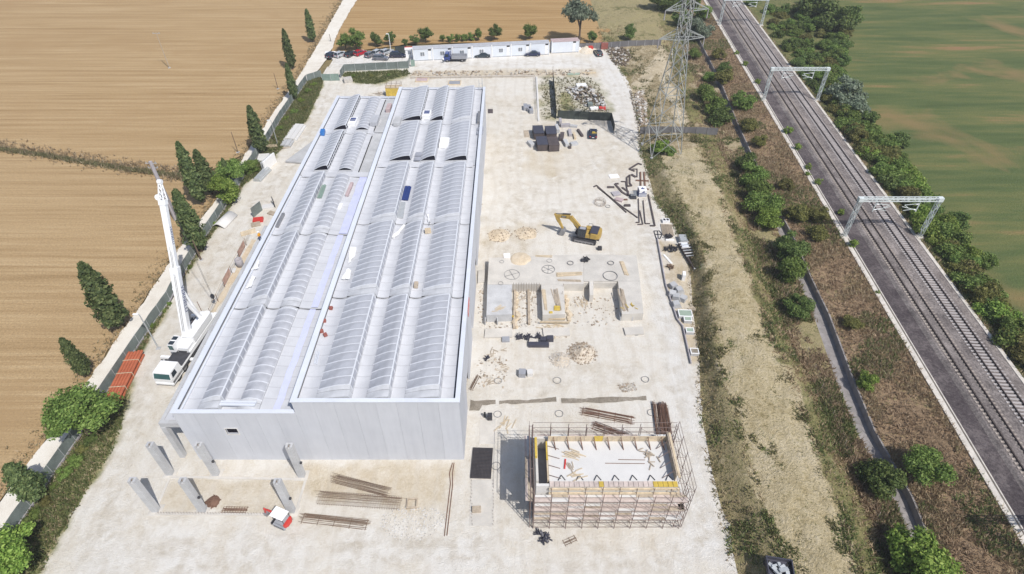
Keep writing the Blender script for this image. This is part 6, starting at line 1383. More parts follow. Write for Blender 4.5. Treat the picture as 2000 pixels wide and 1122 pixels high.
# mesh stack and concrete pad right of the warehouse corner
p = spot(941,905); t = thing('mesh_stack','stack of dark reinforcing mesh sheets beside the warehouse corner','mesh',(p.x,p.y,.01),R(-2))
mb = MB()
for k in range(15): x = -1.2+2.4*k/14; mb.bar((x,-2.05,.18),(x,2.05,.18),.045,.06)
for k in range(22): y = -2.05+4.1*k/21; mb.bar((-1.2,y,.14),(1.2,y,.14),.045,.06)
mb.build('bars','dark_steel',t)['kind'] = 'stuff'; MB().bx(-1.25,1.25,-2.1,2.1,0,.09).build('backing','container_brown',t)
p, q = spot(921,938), spot(964,1028); o_ = MB().bx(p.x,q.x,q.y,p.y,0,.05).build('concrete_pad','slab_concrete'); struct(o_); o2 = MB().bx(spot(938,820).x,spot(968,820).x,spot(938,868).y,spot(938,820).y,0,.04).build('concrete_pad','slab_concrete'); struct(o2)
mb = MB(); g = random.Random(3)
for k in range(14):
    for x in (921,963): p = spot(x,940+k*6.6); mb.tube((p.x+g.uniform(-.1,.1),p.y,0),(p.x+g.uniform(-.1,.1),p.y,.35),.02,.02,4)
tag(mb.build('starter_bars','rebar'),'short starter bars on both sides of the grey pad below the mesh stack','rebar')['kind'] = 'stuff'
# rings for pile heads
def ring(px, r, label, z=0.0, hoops=2, spokes=0, cage=0):
    b = spot(*px,z); t = thing('rebar_ring',label,'ring',b+Vector((0,0,.02)),0,'round rebar rings')
    for k in range(hoops): MB().ring((0,0,.04+k*(.3 if cage else .05)),r,.04,22).build('hoop','steel' if not cage else 'rebar',t)
    for k in range(spokes): a = math.pi*k/spokes+.4; MB().bar((-r*math.cos(a),-r*math.sin(a),.05),(r*math.cos(a),r*math.sin(a),.05),.04).build('spoke','steel',t)
    if cage:
        for k in range(cage): a = 2*math.pi*k/cage; MB().bar((r*math.cos(a),r*math.sin(a),0),(r*math.cos(a),r*math.sin(a),.04+.3*(hoops-1)),.03).build('bar','rebar',t)
    return t
for a in (((973,745),.5,'round ring in the gravel left of the two small boxes'),((1088,744),.55,'round ring in the gravel in the middle of the lower yard'),((1260,742),.52,'round ring in the gravel at the right of the lower yard'),((1242,651),.55,'round ring at the right end of the foundation'),((972,810),.5,'round ring below the trench, left'),((1092,809),.52,'round ring below the trench, middle'),((1272,807),.5,'round ring below the trench beside the rebar pile'),((969,911),.52,'round ring right of the dark mesh stack')): ring(*a)
for a in (((1000,537),1.25,'large thin spoked ring on the left of the foundation slab',FZ,1,2),((1071,527),1.05,'dark spoked ring in the middle of the foundation slab',FZ,2,3),((1192,540),1.15,'large dark double ring on the right of the foundation slab',FZ,3,0),((1114,515),.5,'small round ring at the back edge of the foundation slab, left',FZ,3,0),((1193,515),.5,'small round ring at the back edge of the foundation slab, right',FZ,3,0),((1073,510),.45,'small ring beside the sand heap',FZ,1,0),((980,512),.35,'small ring at the left of the sand heap',FZ,1,0),((978,554),.38,'small ring on the left leg of the foundation slab',FZ,1,0)): ring(*a)
ring((1172,398),1.05,'large round rebar hoop cage lying in the yard right of the excavator',0,3,0,8); ring((1187,404),.45,'small thin ring beside the long steel beams',0,2)
# timber on and around the foundation
for a, b, w_, n, l, lb, mt in (((1088,537),(1136,535),.9,7,2,'stack of pale boards in the middle of the foundation slab','timber'),((1214,512),(1224,538),.7,5,2,'orange-tinted boards at the right end of the foundation slab','timber'),((1046,500),(1078,502),.5,3,1,'few boards right of the sand heap','timber'),((1083,565),(1092,606),.9,6,1,'yellow and brown boards on the middle foundation leg','old_timber'),((1062,566),(1066,606),.5,4,1,'long boards on the left edge of the middle foundation leg','timber'),((1212,565),(1222,608),.8,7,1,'old boards on the left edge of the right foundation leg','old_timber'),((1090,548),(1135,549),.5,3,1,'boards along the back edge of the middle bay','old_timber')):
    stack('timber_stack',lb,'timber',a,b,w_,n,(.14,.06),mt,l,FZ+.01,None,.04)
for a, n, L, sp, an, lb, sd_, mt in (((1080,642),12,3.2,.7,-.25,'heap of long boards at the foot of the middle foundation leg',11,'timber'),((1135,592),6,2.2,.6,-1.0,'boards lying on the floor of the right open bay',12,'timber'),((1025,585),10,1.3,.8,.9,'board off-cuts on the floor of the left open bay',13,'old_timber'),((968,604),6,1.4,.5,.3,'pale boards on the left foundation leg',14,'timber'),((1235,600),6,.9,.5,1.4,'short boards and a yellow one on the right foundation leg',15,'yellow_form'),((985,828),10,1.5,.6,1.2,'boards scattered right of the warehouse above the concrete pad',16,'timber'),((962,690),9,1.3,.8,1.0,'thin laths scattered beside the warehouse wall',17,'old_timber'),((1140,597),3,1.6,.4,1.5,'three boards standing apart in the right open bay',18,'timber'),((985,720),6,.9,.5,.4,'small broken crate boards left of the two boxes',19,'old_timber'),((953,747),7,1.0,.35,.5,'broken pallet boards by the warehouse wall',20,'old_timber'),((940,400),5,.8,.4,.2,'small scraps by the warehouse wall high up in the yard',22,'old_timber')):
    z_ = FZ+.01 if '_leg' in lb.replace(' leg','_leg') and 'foot' not in lb else 0.0
    c = spot(*a,z_); sticks('timber_heap',lb,c+Vector((0,0,.012)),n,L,sp,an,mt,seed=sd_,jitter=.45)
for px, d, mt, lb, z_ in (((1088,603),(.9,1.0,.12),'yellow_form','yellow panel on the middle foundation leg',FZ+.02),((1076,611),(.5,.4,.1),'yellow_form','small yellow block at the end of the middle foundation leg',FZ+.02),((990,502),(1.1,.7,.5),'white_plastic','pale box at the back left corner of the foundation',FZ+.01),((1140,510),(.9,.6,.3),'dark_steel','dark clamp bundle at the back of the foundation slab',FZ+.01),((1171,488),(.7,.6,.6),'dark_steel','small dark bucket tool below the excavator tracks',0),((988,665),(1.1,.9,.35),'plastic_grey','grey open tray on the gravel below the foundation',0),((1052,676),(3.0,.75,.5),'plastic_dark','long dark box below the foundation',0),((1061,667),(.9,.8,.6),'plastic_dark','left one of two dark cubes below the foundation',0),((1074,665),(1.0,.8,.65),'plastic_dark','right one of two dark cubes below the foundation',0),((1020,733),(.95,1.0,.8),'plastic_grey','grey box in the middle of the lower yard',0),((1035,732),(.8,.9,.7),'pale_slab','pale box beside the grey one in the lower yard',0),((931,997),(1.0,.7,.35),'old_timber','timber box on the grey concrete pad',0),((957,818),(.6,.7,.8),'dark_steel','dark bin beside the warehouse wall',0),((947,815),(.25,.25,.9),'black','thin black post by the warehouse wall',0)):
    item('box' if d[2] > .2 else 'panel',lb,'box' if d[2] > .2 else 'panel',px,d,mt,rnd.uniform(-.1,.1),z_,None,None)
p = spot(805,985); tag(MB().bx(-.6,.6,-.6,-.48,0,.3).bx(-.6,.6,.48,.6,0,.3).bx(-.6,-.48,-.48,.48,0,.3).bx(.48,.6,-.48,.48,0,.3).build('square_timber_surround','old_timber',None,(p.x,p.y,.02),.05),'small square timber frame before the warehouse wall','frame')
# dark tangled net bundles
def bundle(px, r, label, mat='plastic_dark', seed=0, z=0.0):
    g = random.Random(seed); b = spot(*px,z); mb = MB()
    for k in range(26):
        a = g.uniform(0,6.28); e = g.uniform(.1,1.2); l = r*g.uniform(.6,1.2); q = Vector((g.uniform(-.3,.3)*r,g.uniform(-.3,.3)*r,.05)); mb.bar(q,q+Vector((l*math.cos(a)*math.cos(e),l*math.sin(a)*math.cos(e),l*math.sin(e)*.8)),.12*r,.3*r)
    return tag(mb.build('net_bundle',mat,None,b+Vector((0,0,.01))),label,'bundle')
for k, (px, r, lb) in enumerate((((1012,661),.75,'crumpled dark bundle below the foundation, leftmost of three'),((1031,661),.8,'crumpled dark bundle below the foundation, middle of three'),((1051,659),.7,'crumpled dark bundle below the foundation, rightmost of three'),((951,701),.5,'small dark tangle by the warehouse wall'),((1051,1043),.55,'dark bundle at the front left corner of the scaffolding'),((1064,1053),.8,'dark green tangle on the ground before the scaffolding'),((1146,508),.7,'dark star-shaped tangle of wire on the foundation slab'))): bundle(px,r,lb,'plastic_dark' if k < 6 else 'dark_steel',k,FZ+.01 if k == 6 else 0)
bars('rebar_bundle','small thin bars before the scaffolding, right of the dark tangle',(1102,1062),(1124,1052),.6,8,.08,'rebar',.014,False,seed=30)
# ---- upper yard
for k, (px, lb, mt) in enumerate((((1051,266),'farther left one of four dark steel boxes in the yard','container_brown'),((1058,288),'nearer left one of four dark steel boxes in the yard','container_brown'),((1075,267),'farther right one of four dark steel boxes in the yard','container_brown'),((1080,289),'nearer right one of four dark steel boxes, browner than the rest','container_rust'))):
    b = spot(*px); t = thing('steel_box',lb,'container',(b.x,b.y,.02),R(4),'dark steel boxes in the upper yard')
    MB().bx(-1.15,1.15,-1.9,1.9,.12,1.55).build('body','container_brown',t); MB().bx(-1.2,1.2,-1.95,1.95,1.55,1.66).build('lid','plastic_dark' if k != 3 else 'container_brown',t)
    for y in (-1.6,-.8,0,.8,1.6): MB().bx(-1.2,-1.15,y-.05,y+.05,.12,1.55).bx(1.15,1.2,y-.05,y+.05,.12,1.55).build('rib','container_brown',t)
    for y in (-1.3,1.3): MB().bx(-1.1,1.1,y-.12,y+.12,0,.12).build('skid','dark_steel',t)
g = random.Random(9)
for k, (px, d, a, mt, lb) in enumerate((((1037,284),(1.0,2.2,.7),.4,'concrete','grey slab piece left of the dark steel boxes'),((1088,255),(.7,3.0,.9),.1,'concrete','long concrete block right of the dark steel boxes, leftmost'),((1097,270),(.9,3.2,.7),-.15,'container_brown','brown concrete form right of the dark steel boxes'),((1105,283),(.8,2.4,.8),.2,'concrete','grey block in the middle of the concrete clutter'),((1113,262),(.7,2.8,.6),0,'pole_concrete','grey beam in the upper part of the concrete clutter'),((1104,248),(2.2,.8,.7),.1,'pole_concrete','grey block at the top of the concrete clutter'),((1120,249),(1.8,.7,.5),-.2,'concrete','small block at the top right of the concrete clutter'),((1121,283),(1.6,1.2,.5),.3,'concrete','low block at the near right of the concrete clutter'),((1113,290),(.6,.7,.5),0,'container_brown','small brown block nearest the camera in the clutter'),((1133,262),(.5,3.2,.5),.25,'container_brown','narrow brown beam at the right end of the clutter'),((1122,268),(.5,2.6,.5),.05,'timber','narrow timber beam in the concrete clutter'),((1094,243),(.6,1.8,1.2),0,'pole_concrete','upright grey piece behind the dark steel boxes'))): item('concrete_block',lb,'block',px,d,mt,a,0,'loose precast pieces in the upper yard')
for px, d, mt, lb in (((958,218),(1.2,2.2,.12),'container_brown','flat brown plate beside the warehouse in the upper yard'),((1028,262),(1.1,3.2,.1),'old_timber','flat boards lying left above the dark steel boxes')): item('plate',lb,'plate',px,d,mt,.05)
for k, px in enumerate(((1026,213),(1033,215),(1037,219))): item('grey_block',['left','middle','right'][k]+' one of three grey blocks stacked by the pale guard rail','block',px,(.9,2.2,.9),'plastic_grey',.05*k,0,'grey blocks by the guard rail')
Z6 = lambda q: [(1150+x/8.63,320+y/8.63) for x,y in q]
for lb, pl, w_ in (('dark steel angle at the upper end of the steel clutter, bent like a hook',[[(890,25),(830,5),(680,100),(770,135)]],.35),('thin dark angle with a right corner at the top of the steel clutter',[[(735,100),(815,100),(815,235)]],.16),('dark steel trestle shaped like a narrow frame',[[(645,390),(640,240),(690,200),(690,340),(720,380),(645,390)]],.3),('dark angle left of the steel trestle',[[(540,310),(620,312),(650,470)]],.2),('heavy dark steel bracket in the middle of the steel clutter',[[(440,350),(500,345)],[(440,350),(560,490),(660,550),(660,480),(560,410)]],.4),('long dark beam pair lying diagonally across the yard edge',[[(80,400),(130,375),(480,690)],[(150,410),(500,690),(820,920)],[(480,690),(630,830)]],.22),('thin L-shaped profile left of the striped pack, reaching the edging',[[(790,1000),(850,1000),(835,600)]],.16),('second thin L-shaped profile below the striped pack',[[(820,1035),(910,1030),(860,800)]],.16),('third L-shaped profile below the striped pack',[[(1030,1020),(950,1020),(915,630)]],.16),('heavy L-shaped profile rightmost below the striped pack',[[(1030,1055),(1112,1055),(1050,760),(1000,530)]],.28),('rusty crossed beams above the striped pack',[[(870,150),(875,400)],[(930,150),(950,440)],[(790,290),(1010,300)],[(940,435),(1010,440)]],.3),('small dark plate beside the steel bracket',[[(310,405),(430,405)]],.55),('dark triangular plate above the trestle',[[(715,190),(790,235)]],.5)):
    lay('steel_profile',lb,'steel profile',[Z6(q) for q in pl],w_,.2,'rust' if 'rusty' in lb else 'container_brown',0,'dark steel profiles at the yard edge')
p = spot(1253,381); t = thing('insulation_pack','white and blue striped pack with a blue triangle at the yard edge','pack',(p.x,p.y,.02),R(2))
MB().bx(-.75,.75,-.8,.8,0,1.5).build('pack','white_plastic',t)
for z in (.12,.42,.72): MB().bx(-.76,.76,-.815,-.801,z,z+.14).build('stripe','deep_blue',t)
MB().add([(-.45,-.3,1.512),(.45,-.3,1.512),(.0,.35,1.512)],[(0,1,2)]).build('triangle','deep_blue',t); MB().add([(-.3,-.812,.95),(.35,-.812,.95),(.2,-.812,1.4)],[(0,1,2)]).build('triangle','deep_blue',t); MB().bx(-.765,-.751,-.8,.8,0,1.5).build('side_sheet','deep_blue',t)
p = spot(1236,386); t = thing('steel_basket','dark wire basket with pale bars left of the striped pack','basket',(p.x,p.y,.02)); MB().bx(-.6,.6,-.7,.7,0,.35).build('tray','dark_steel',t)
for k in range(7): MB().bar((-.5+k*.17,-.6,.7),(-.5+k*.17,.65,1.0),.06).build('bar','galv',t)
for k, (px, d, mt, lb, a) in enumerate((((1203,380),(1.6,1.4,.3),'pole_concrete','grey crumpled foil pack beside the long beams',.3),((1209,392),(1.5,1.0,.35),'cabin_rust','purplish foil pack lying under the long beams',-.5),((1199,345),(2.0,1.4,.12),'white_plastic','white sheet lying on the ground above the steel clutter',.2),((1225,403),(1.2,.5,.3),'container_brown','small dark trough below the wire basket',0),((1222,391),(.7,.4,.15),'rust','small rusty plate below the steel bracket',.1))): item('pack' if d[2]>.2 else 'sheet',lb,'pack' if d[2]>.2 else 'sheet',px,d,mt,a)
# ---- storage strip
p = spot(1300,434); t = thing('washing_trough','white basin with dark bowls at the top of the storage strip','basin',(p.x,p.y,.02)); MB().bx(-.65,.65,-.5,.5,0,.5).build('basin','white_plastic',t)
for x in (-.3,.3): MB().bx(x-.22,x+.22,-.25,.35,.5,.515).build('bowl','dark_steel',t)
p = spot(1303,450); t = thing('slatted_rack','slatted tan rack below the white basin','rack',(p.x,p.y,.02),R(-4))
for k in range(12): MB().bx(-1.0+k*.17,-.9+k*.17,-1.7,1.7,.1,.18).build('slat','old_timber',t)
MB().bx(-1.05,1.1,-1.6,-1.45,0,.1).bx(-1.05,1.1,1.45,1.6,0,.1).build('bearer','old_timber',t)
p = spot(1345,500); t = thing('formwork_trough','long dark formwork trough at the right of the storage strip','trough',(p.x,p.y,.02),R(8)); MB().bx(-.8,-.65,-4.2,3.2,0,.7).bx(.65,.8,-4.2,3.2,0,.7).bx(-.65,.65,-4.2,3.2,0,.2).build('trough','container_brown',t); MB().bx(-.85,.85,-4.45,-4.2,0,.8).build('end_block','pale_slab',t)
for k in range(6): MB().bx(-.95,.95,-1+k*.75,-.82+k*.75,.7,.8).build('cross_bar','pale_slab' if k%2 else 'galv',t)
for k, (px, r, lb) in enumerate((((1305,464),.8,'dark pump on a pallet in the storage strip'),((1313,489),1.0,'dark machine parts heap in the middle of the storage strip'),((1300,488),.6,'black pipe ends heap at the left of the storage strip'),((1308,522),.7,'tangle of thin bars at the lower middle of the storage strip'))): bundle(px,r,lb,'dark_steel' if k < 3 else 'rebar',40+k)
for px, d, mt, lb, a in (((1308,470),(1.5,.35,.2),'white_plastic','white bar before the dark pump',0),((1304,507),(.35,2.6,.12),'white_plastic','white plank lying obliquely in the storage strip',.35),((1333,472),(1.3,1.8,.8),'galv','grey frames stacked beside the long trough, farther',0),((1336,484),(1.2,1.4,.7),'cabin_wall','pale frames stacked beside the long trough, nearer',0),((1334,545),(.5,1.1,1.2),'white_plastic','white upright slab in the storage strip',-.2)): item('frame_stack' if 'stacked' in lb else 'slab',lb,'stack' if 'stacked' in lb else 'slab',px,d,mt,a)
lay('rebar_shape','dark D-shaped rebar frame beside the edging board','frame',[[(1277,452),(1281,466),(1289,467),(1293,459),(1288,452),(1277,452)],[(1279,459),(1292,459)],[(1284,452),(1286,467)]],.14,.1,'dark_steel')
for k, (px, a, lb) in enumerate((((1316,562),.4,'farthest'),((1313,577),1.2,'second from the back'),((1328,571),.2,'right one at the back'),((1322,585),-.4,'middle one'),((1334,586),.9,'right one in the middle'),((1322,599),.1,'nearest'))):
    b = spot(*px); o_ = MB().add([(-.7,-.5,0),(.7,-.5,0),(.7,.5,0),(-.7,.5,0),(-.7,-.5,.8),(.2,-.5,.95),(.2,.5,.95),(-.7,.5,.8)],[(3,2,1,0),(0,1,5,4),(1,2,6,5),(2,3,7,6),(3,0,4,7),(4,5,6,7)]).build('wedge_block','concrete',None,(b.x,b.y,.02),a); tag(o_,'grey concrete wedge block in the storage strip, '+lb,'block','grey wedge blocks')
for k, (px, x, y, lb) in enumerate((((1337,617),1.05,.75,'largest and farthest'),((1342,628),.6,.5,'touching the largest'),((1346,650),.6,.5,'alone in the middle'),((1355,691),.6,.55,'nearest the camera, half covered'))):
    b = spot(*px); t = thing('inspection_chamber','white-rimmed chamber with a pale green top, '+lb,'chamber',(b.x,b.y,.02),-.05,'chambers at the site edge'); MB().bx(-x,x,-y,y,0,.5).build('box','concrete',t); MB().bx(-x+.12,x-.12,-y+.12,y-.12,.5,.54).build('cover','pale_green' if k < 3 else 'damp',t)
    MB().bx(-x,x,-y,-y+.12,.5,.6).bx(-x,x,y-.12,y,.5,.6).bx(-x,-x+.12,-y+.12,y-.12,.5,.6).bx(x-.12,x,-y+.12,y-.12,.5,.6).build('rim','white_plastic',t)
item('pallet','small broken pallet beside the largest chamber','pallet',(1352,605),(1.1,1.0,.14),'old_timber',.5)
lay('hose','pale hose coiled on the weeds right of the concrete shell','hose',[[(1395,812),(1402,800),(1408,790),(1403,786),(1398,790),(1400,800),(1407,806)]],.1,.1,'pale_slab',.7,None,True)
# ---- left of the warehouse
def pipes():
    a, b = spot(264,708), spot(232,772); d = b-a; L = 8.3; t = thing('pipe_bundle','stack of orange plastic pipes strapped together beside the fence','pipes',((a+b)/2)+Vector((0,0,.02)),math.atan2(d.y,d.x)); r = .2; k = 0
    me = MB(); n = 10
    for e, s_ in ((r,1),(r*.86,-1)):
        vs = [(x, e*math.cos(2*math.pi*i/n), e*math.sin(2*math.pi*i/n)) for x in (-L/2,L/2) for i in range(n)]; fs = [(i,(i+1)%n,n+(i+1)%n,n+i) for i in range(n)]; me.add(vs,[f if s_ > 0 else f[::-1] for f in fs])
    m = me.mesh('pipe','orange_pipe')
    for row, cnt in enumerate((5,4,5)):
        for j in range(cnt): place('pipe',m,t,(rnd.uniform(-.12,.12),(j-(cnt-1)/2)*2*r*1.02,r+row*r*1.75)); k += 1
    for x in (-2.4,0,2.4): MB().bx(x-.05,x+.05,-1.06,1.06,.0,.02).bx(x-.05,x+.05,-1.07,-1.04,0,1.08).bx(x-.05,x+.05,1.04,1.07,0,1.08).bx(x-.05,x+.05,-1.05,1.05,1.09,1.11).build('strap','timber',t)
pipes()
Z7 = lambda x,y: (440+x/5.61,180+y/5.61)
stack('precast_slabs','stack of long pale precast slabs beside the site road','slabs',Z7(820,375),Z7(715,535),3.2,3,(1.0,.3),'pale_slab',2,0,None,.01,'slab'); stack('precast_slabs','shorter stack of grey slabs below the long one','slabs',Z7(695,545),Z7(660,605),2.6,3,(.8,.28),'concrete',2,0,None,.01,'slab')
sticks('timber_heap','planks scattered at the foot of the grey slabs',spot(*Z7(610,625))+Vector((0,0,.01)),8,2.0,.6,.4,'old_timber',seed=41); sticks('timber_heap','orange-brown planks at the foot of the lone cypress',spot(*Z7(430,670))+Vector((0,0,.01)),6,1.6,.4,-.7,'timber',seed=42)
lay('timber_barrier','plank barrier between the lone cypress and the slabs','barrier',[[Z7(450,600),Z7(570,600)],[Z7(440,615),Z7(575,612)]],.12,.5,'timber')
def leaning(px, d, rx, mat, label, rz=0, name='wall_panel_leaning', cat='panel'):
    b = spot(*px); o_ = MB().box((0,0,d[2]/2),d).build(name,mat,None,(b.x,b.y,.02)); o_.rotation_euler = (rx,0,rz); return tag(o_,label,cat)
item('panel_stack','flat pale panels left of the leaning white panel','panels',Z7(420,735),(2.2,3.0,.5),'pale_slab',.15); leaning(Z7(500,820),(.3,4.2,2.2),0,'white_plastic','large white panel leaning beside the flat pale panels',-.25); leaning(Z7(470,810),(.25,4.0,1.8),0,'concrete','grey panel standing left of the leaning white panel',-.25)
stack('steel_channels','silver channel sections stacked by the bushes','channels',Z7(470,860),Z7(350,985),1.7,3,(.5,.4),'galv',2,0,None,.02,'channel'); sticks('scrap_heap','heap of thin metal scrap beside the silver channels',spot(*Z7(390,850))+Vector((0,0,.01)),14,1.4,.7,.8,'steel',(.07,.05),43,'scrap',.9)
b = spot(588,318); o_ = MB().add([(-3.2,-.2,.15),(1.0,-.8,.15),(3.4,10.2,.5),(1.5,10.4,.5),(-3.2,-.2,.5),(1.0,-.8,.5),(3.4,10.2,.85),(1.5,10.4,.85)],[(3,2,1,0),(4,5,6,7),(0,1,5,4),(1,2,6,5),(2,3,7,6),(3,0,4,7)]).build('precast_wing','concrete',None,(b.x,b.y,0)); tag(o_,'large grey precast wing element lying against the far left side of the warehouse','precast element')
b = spot(440,433); mb = MB(); pr = [(-1.3+2.6*k/10,.15+.75*math.sin(math.pi*k/10)) for k in range(11)]; pr2 = pr+[(u,v-.12) for u,v in reversed(pr)]; o_ = mb.extr(pr2,-2.2,2.2).build('roof_shell','pale_slab',None,(b.x,b.y,.02),R(-12),True); tag(o_,'curved concrete roof shell piece lying on the site road','roof shell')
lay('timber_beam','beams lying beside the curved roof shell','beam',[[(452,420),(436,440)],[(455,421),(440,441)]],.22,.2,'pale_slab')
for px, d, mt, lb, a in (((505,432),(1.8,1.2,.5),'red_paint','red crate by the left side of the warehouse',.2),((400,634),(4.4,2.0,.12),'container_brown','dark steel plate lying behind the crane',-.05),((500,440),(1.6,1.2,.3),'old_timber','low timber pile below the red crate',.4),((524,405),(2.2,1.4,.3),'pale_slab','pale slabs above the red crate',.3),((532,418),(1.6,1.0,.25),'old_timber','broken boards right of the red crate',-.4),((485,455),(2.6,1.2,.2),'timber','planks below the red crate',.5),((451,530),(1.6,1.2,.15),'pale_slab','pale slab on the sandy strip left of the warehouse',.1)): item('crate' if 'crate' in lb else 'slab',lb,'crate' if 'crate' in lb else 'slab',px,d,mt,a)
leaning((504,418),(.12,2.6,2.0),0,'green_mesh','dark green board standing upright near the red crate',-.35,'upright_board','board'); leaning((536,402),(.12,1.6,1.6),0,'dark_steel','small dark board standing by the warehouse edge',.5,'upright_board','board')
b = spot(470,520); mb = MB().lathe([(.45,0),(.6,0),(.6,1.5),(.45,1.5),(.45,.1)],14); tag(mb.build('concrete_pipe','pole_concrete',None,(b.x,b.y,.02),0,True),'upright grey concrete pipe left of the warehouse','pipe')
struct(sheet('sandy_strip',[(448,545),(492,468),(500,470),(470,530),(420,612),(405,640),(398,636)],.07,'sand',.3,seed=8))
lay('steel_prop','long thin pole lying on the site road beside the barrier','pole',[[(385,590),(412,645)],[(390,620),(410,650)]],.1,.1,'rust',0,None,True); sticks('rebar_tangle','tangle of rusty bars behind the crane',spot(415,628)+Vector((0,0,.02)),14,2.2,.6,1.0,'rust',(.05,.05),44,'rebar',.9)
sticks('timber_heap','stakes scattered by the fence below the orange pipes',spot(222,797)+Vector((0,0,.02)),6,1.8,.4,.1,'cabin_rust',seed=45)
# orange steel box behind the warehouse
p = spot(771,187); t = thing('orange_box','orange steel box with a handrail behind the warehouse','box',(p.x,p.y,.02)); MB().bx(-2.0,2.0,-.9,.9,0,2.3).build('body','yellow_form',t); MB().bx(-2.05,2.05,-.95,.95,2.3,2.42).build('platform','timber',t)
for x in (-1.9,-.6,.7,1.9):
    for y in (-.85,.85): MB().tube((x,y,2.42),(x,y,3.5),.04).build('rail_post','rust',t)
for z in (2.95,3.45): [MB().tube((-1.9,y,z),(1.9,y,z),.03).build('handrail','rust',t) for y in (-.85,.85)]
for px, lb in (((824,157),'shallow timber-lined pit behind the warehouse, left'),((888,163),'grey pit cover behind the warehouse, right')):
    p = spot(*px); t = thing('pit_cover',lb,'pit',(p.x,p.y,.02)); MB().bx(-1.5,1.5,-1.2,1.2,0,.12).build('cover','cabin_rust' if 'timber' in lb else 'plastic_grey',t); MB().bx(-1.7,1.7,-1.4,-1.2,0,.25).bx(-1.7,1.7,1.2,1.4,0,.25).bx(-1.7,-1.5,-1.2,1.2,0,.25).bx(1.5,1.7,-1.2,1.2,0,.25).build('rim','timber',t)
sticks('scrap_heap','scrap and rails left of the orange box',spot(742,184)+Vector((0,0,.02)),14,1.6,1.1,.2,'old_timber',seed=46,jitter=.8)
# ---- rubble
def rubble(name, label, poly, n, smin, smax, hmax, seed, mats):
    g = random.Random(seed); P_ = [spot(*p) for p in poly]; c = sum((p for p in P_),Vector())/len(P_); t = thing(name,label,'rubble',c); pts = inpoly_scatter(P_,n,seed); per = {m:MB() for m in mats}
    for x, y, _ in pts:
        m = g.choice(mats); s = g.uniform(smin,smax); d = pdist(np.array([[x,y]]),P_)[0]; h = min(hmax,d*.35)
        per[m].box((x-c.x,y-c.y,h*g.random()+s*.2),(s*g.uniform(.7,1.8),s,s*g.uniform(.3,.8)),g.uniform(0,3),0,g.uniform(-.5,.5),g.uniform(-.5,.5))
    for m in mats: per[m].build('pieces',m,t)['kind'] = 'stuff'
    return t
rubble('rubble_heap','heap of pale rubble and broken slabs in the fenced plot',[(1100,172),(1150,168),(1180,190),(1192,222),(1150,215),(1120,195)],420,.12,.6,.8,1,['rubble_pale','rubble_brown','rubble_brown','concrete'])
rubble('rubble_heap','pale rubble heap beside the black car at the upper right',[(1180,95),(1228,92),(1236,115),(1225,132),(1200,128),(1188,110)],420,.12,.6,.8,2,['rubble_pale','rubble_brown','rubble_brown'])
rubble('stone_border','stones along the right side of the gravel road',[(1232,172),(1246,215),(1254,290),(1250,300),(1241,230),(1226,180)],160,.08,.28,.15,3,['rubble_brown','rubble_pale','rubble_brown'])
rubble('clod_field','brown clods on the rough ground left of the pylon',[(1238,185),(1262,175),(1272,245),(1248,250)],360,.2,.6,.4,4,['rubble_brown','rubble_pale'])
rubble('stone_strip','broken stones and boards on the strip behind the warehouse',[(800,140),(1050,137),(1160,138),(1150,148),(800,151)],260,.15,.5,.2,5,['rubble_pale','rubble_brown','old_timber'])
rubble('stone_patch','scattered patch of broken stone before the warehouse, left of the thin pipes',[(735,1010),(770,985),(850,990),(885,1000),(868,1035),(830,1062),(770,1060),(740,1045)],700,.03,.12,.01,6,['rubble_pale','pale_slab'])
rubble('stone_patch','patch of dark stones in the middle of the lower yard',[(1200,750),(1240,745),(1250,765),(1215,770)],140,.06,.2,.05,7,['rubble_pale','rubble_brown'])
for k_, (pl_, n_, lb_) in enumerate((([(944,612),(1005,640),(1000,660),(944,662)],90,'broken concrete and dust at the front of the left foundation leg'),([(1008,560),(1052,560),(1054,640),(1010,645)],120,'loose stones on the floor of the left open bay'),([(1105,580),(1205,575),(1210,640),(1115,640)],140,'loose stones on the floor of the right open bay'),([(1055,640),(1120,640),(1115,662),(1050,665)],80,'off-cuts and stones in front of the middle foundation leg'),([(932,560),(948,560),(946,640),(930,660)],60,'stones between the warehouse wall and the foundation'),([(930,690),(1000,700),(990,760),(925,765)],120,'scattered stones along the lower warehouse wall'))):
    rubble('stone_patch',lb_,pl_,n_,.05,.22,.03,60+k_,['rubble_pale','rubble_brown','old_timber'])
heap('sand_heap','pale sand heap at the right end of the cabins',(1146,99),3.2,1.3,'yard_sand','rubble_pale',21,'sand pile',40)
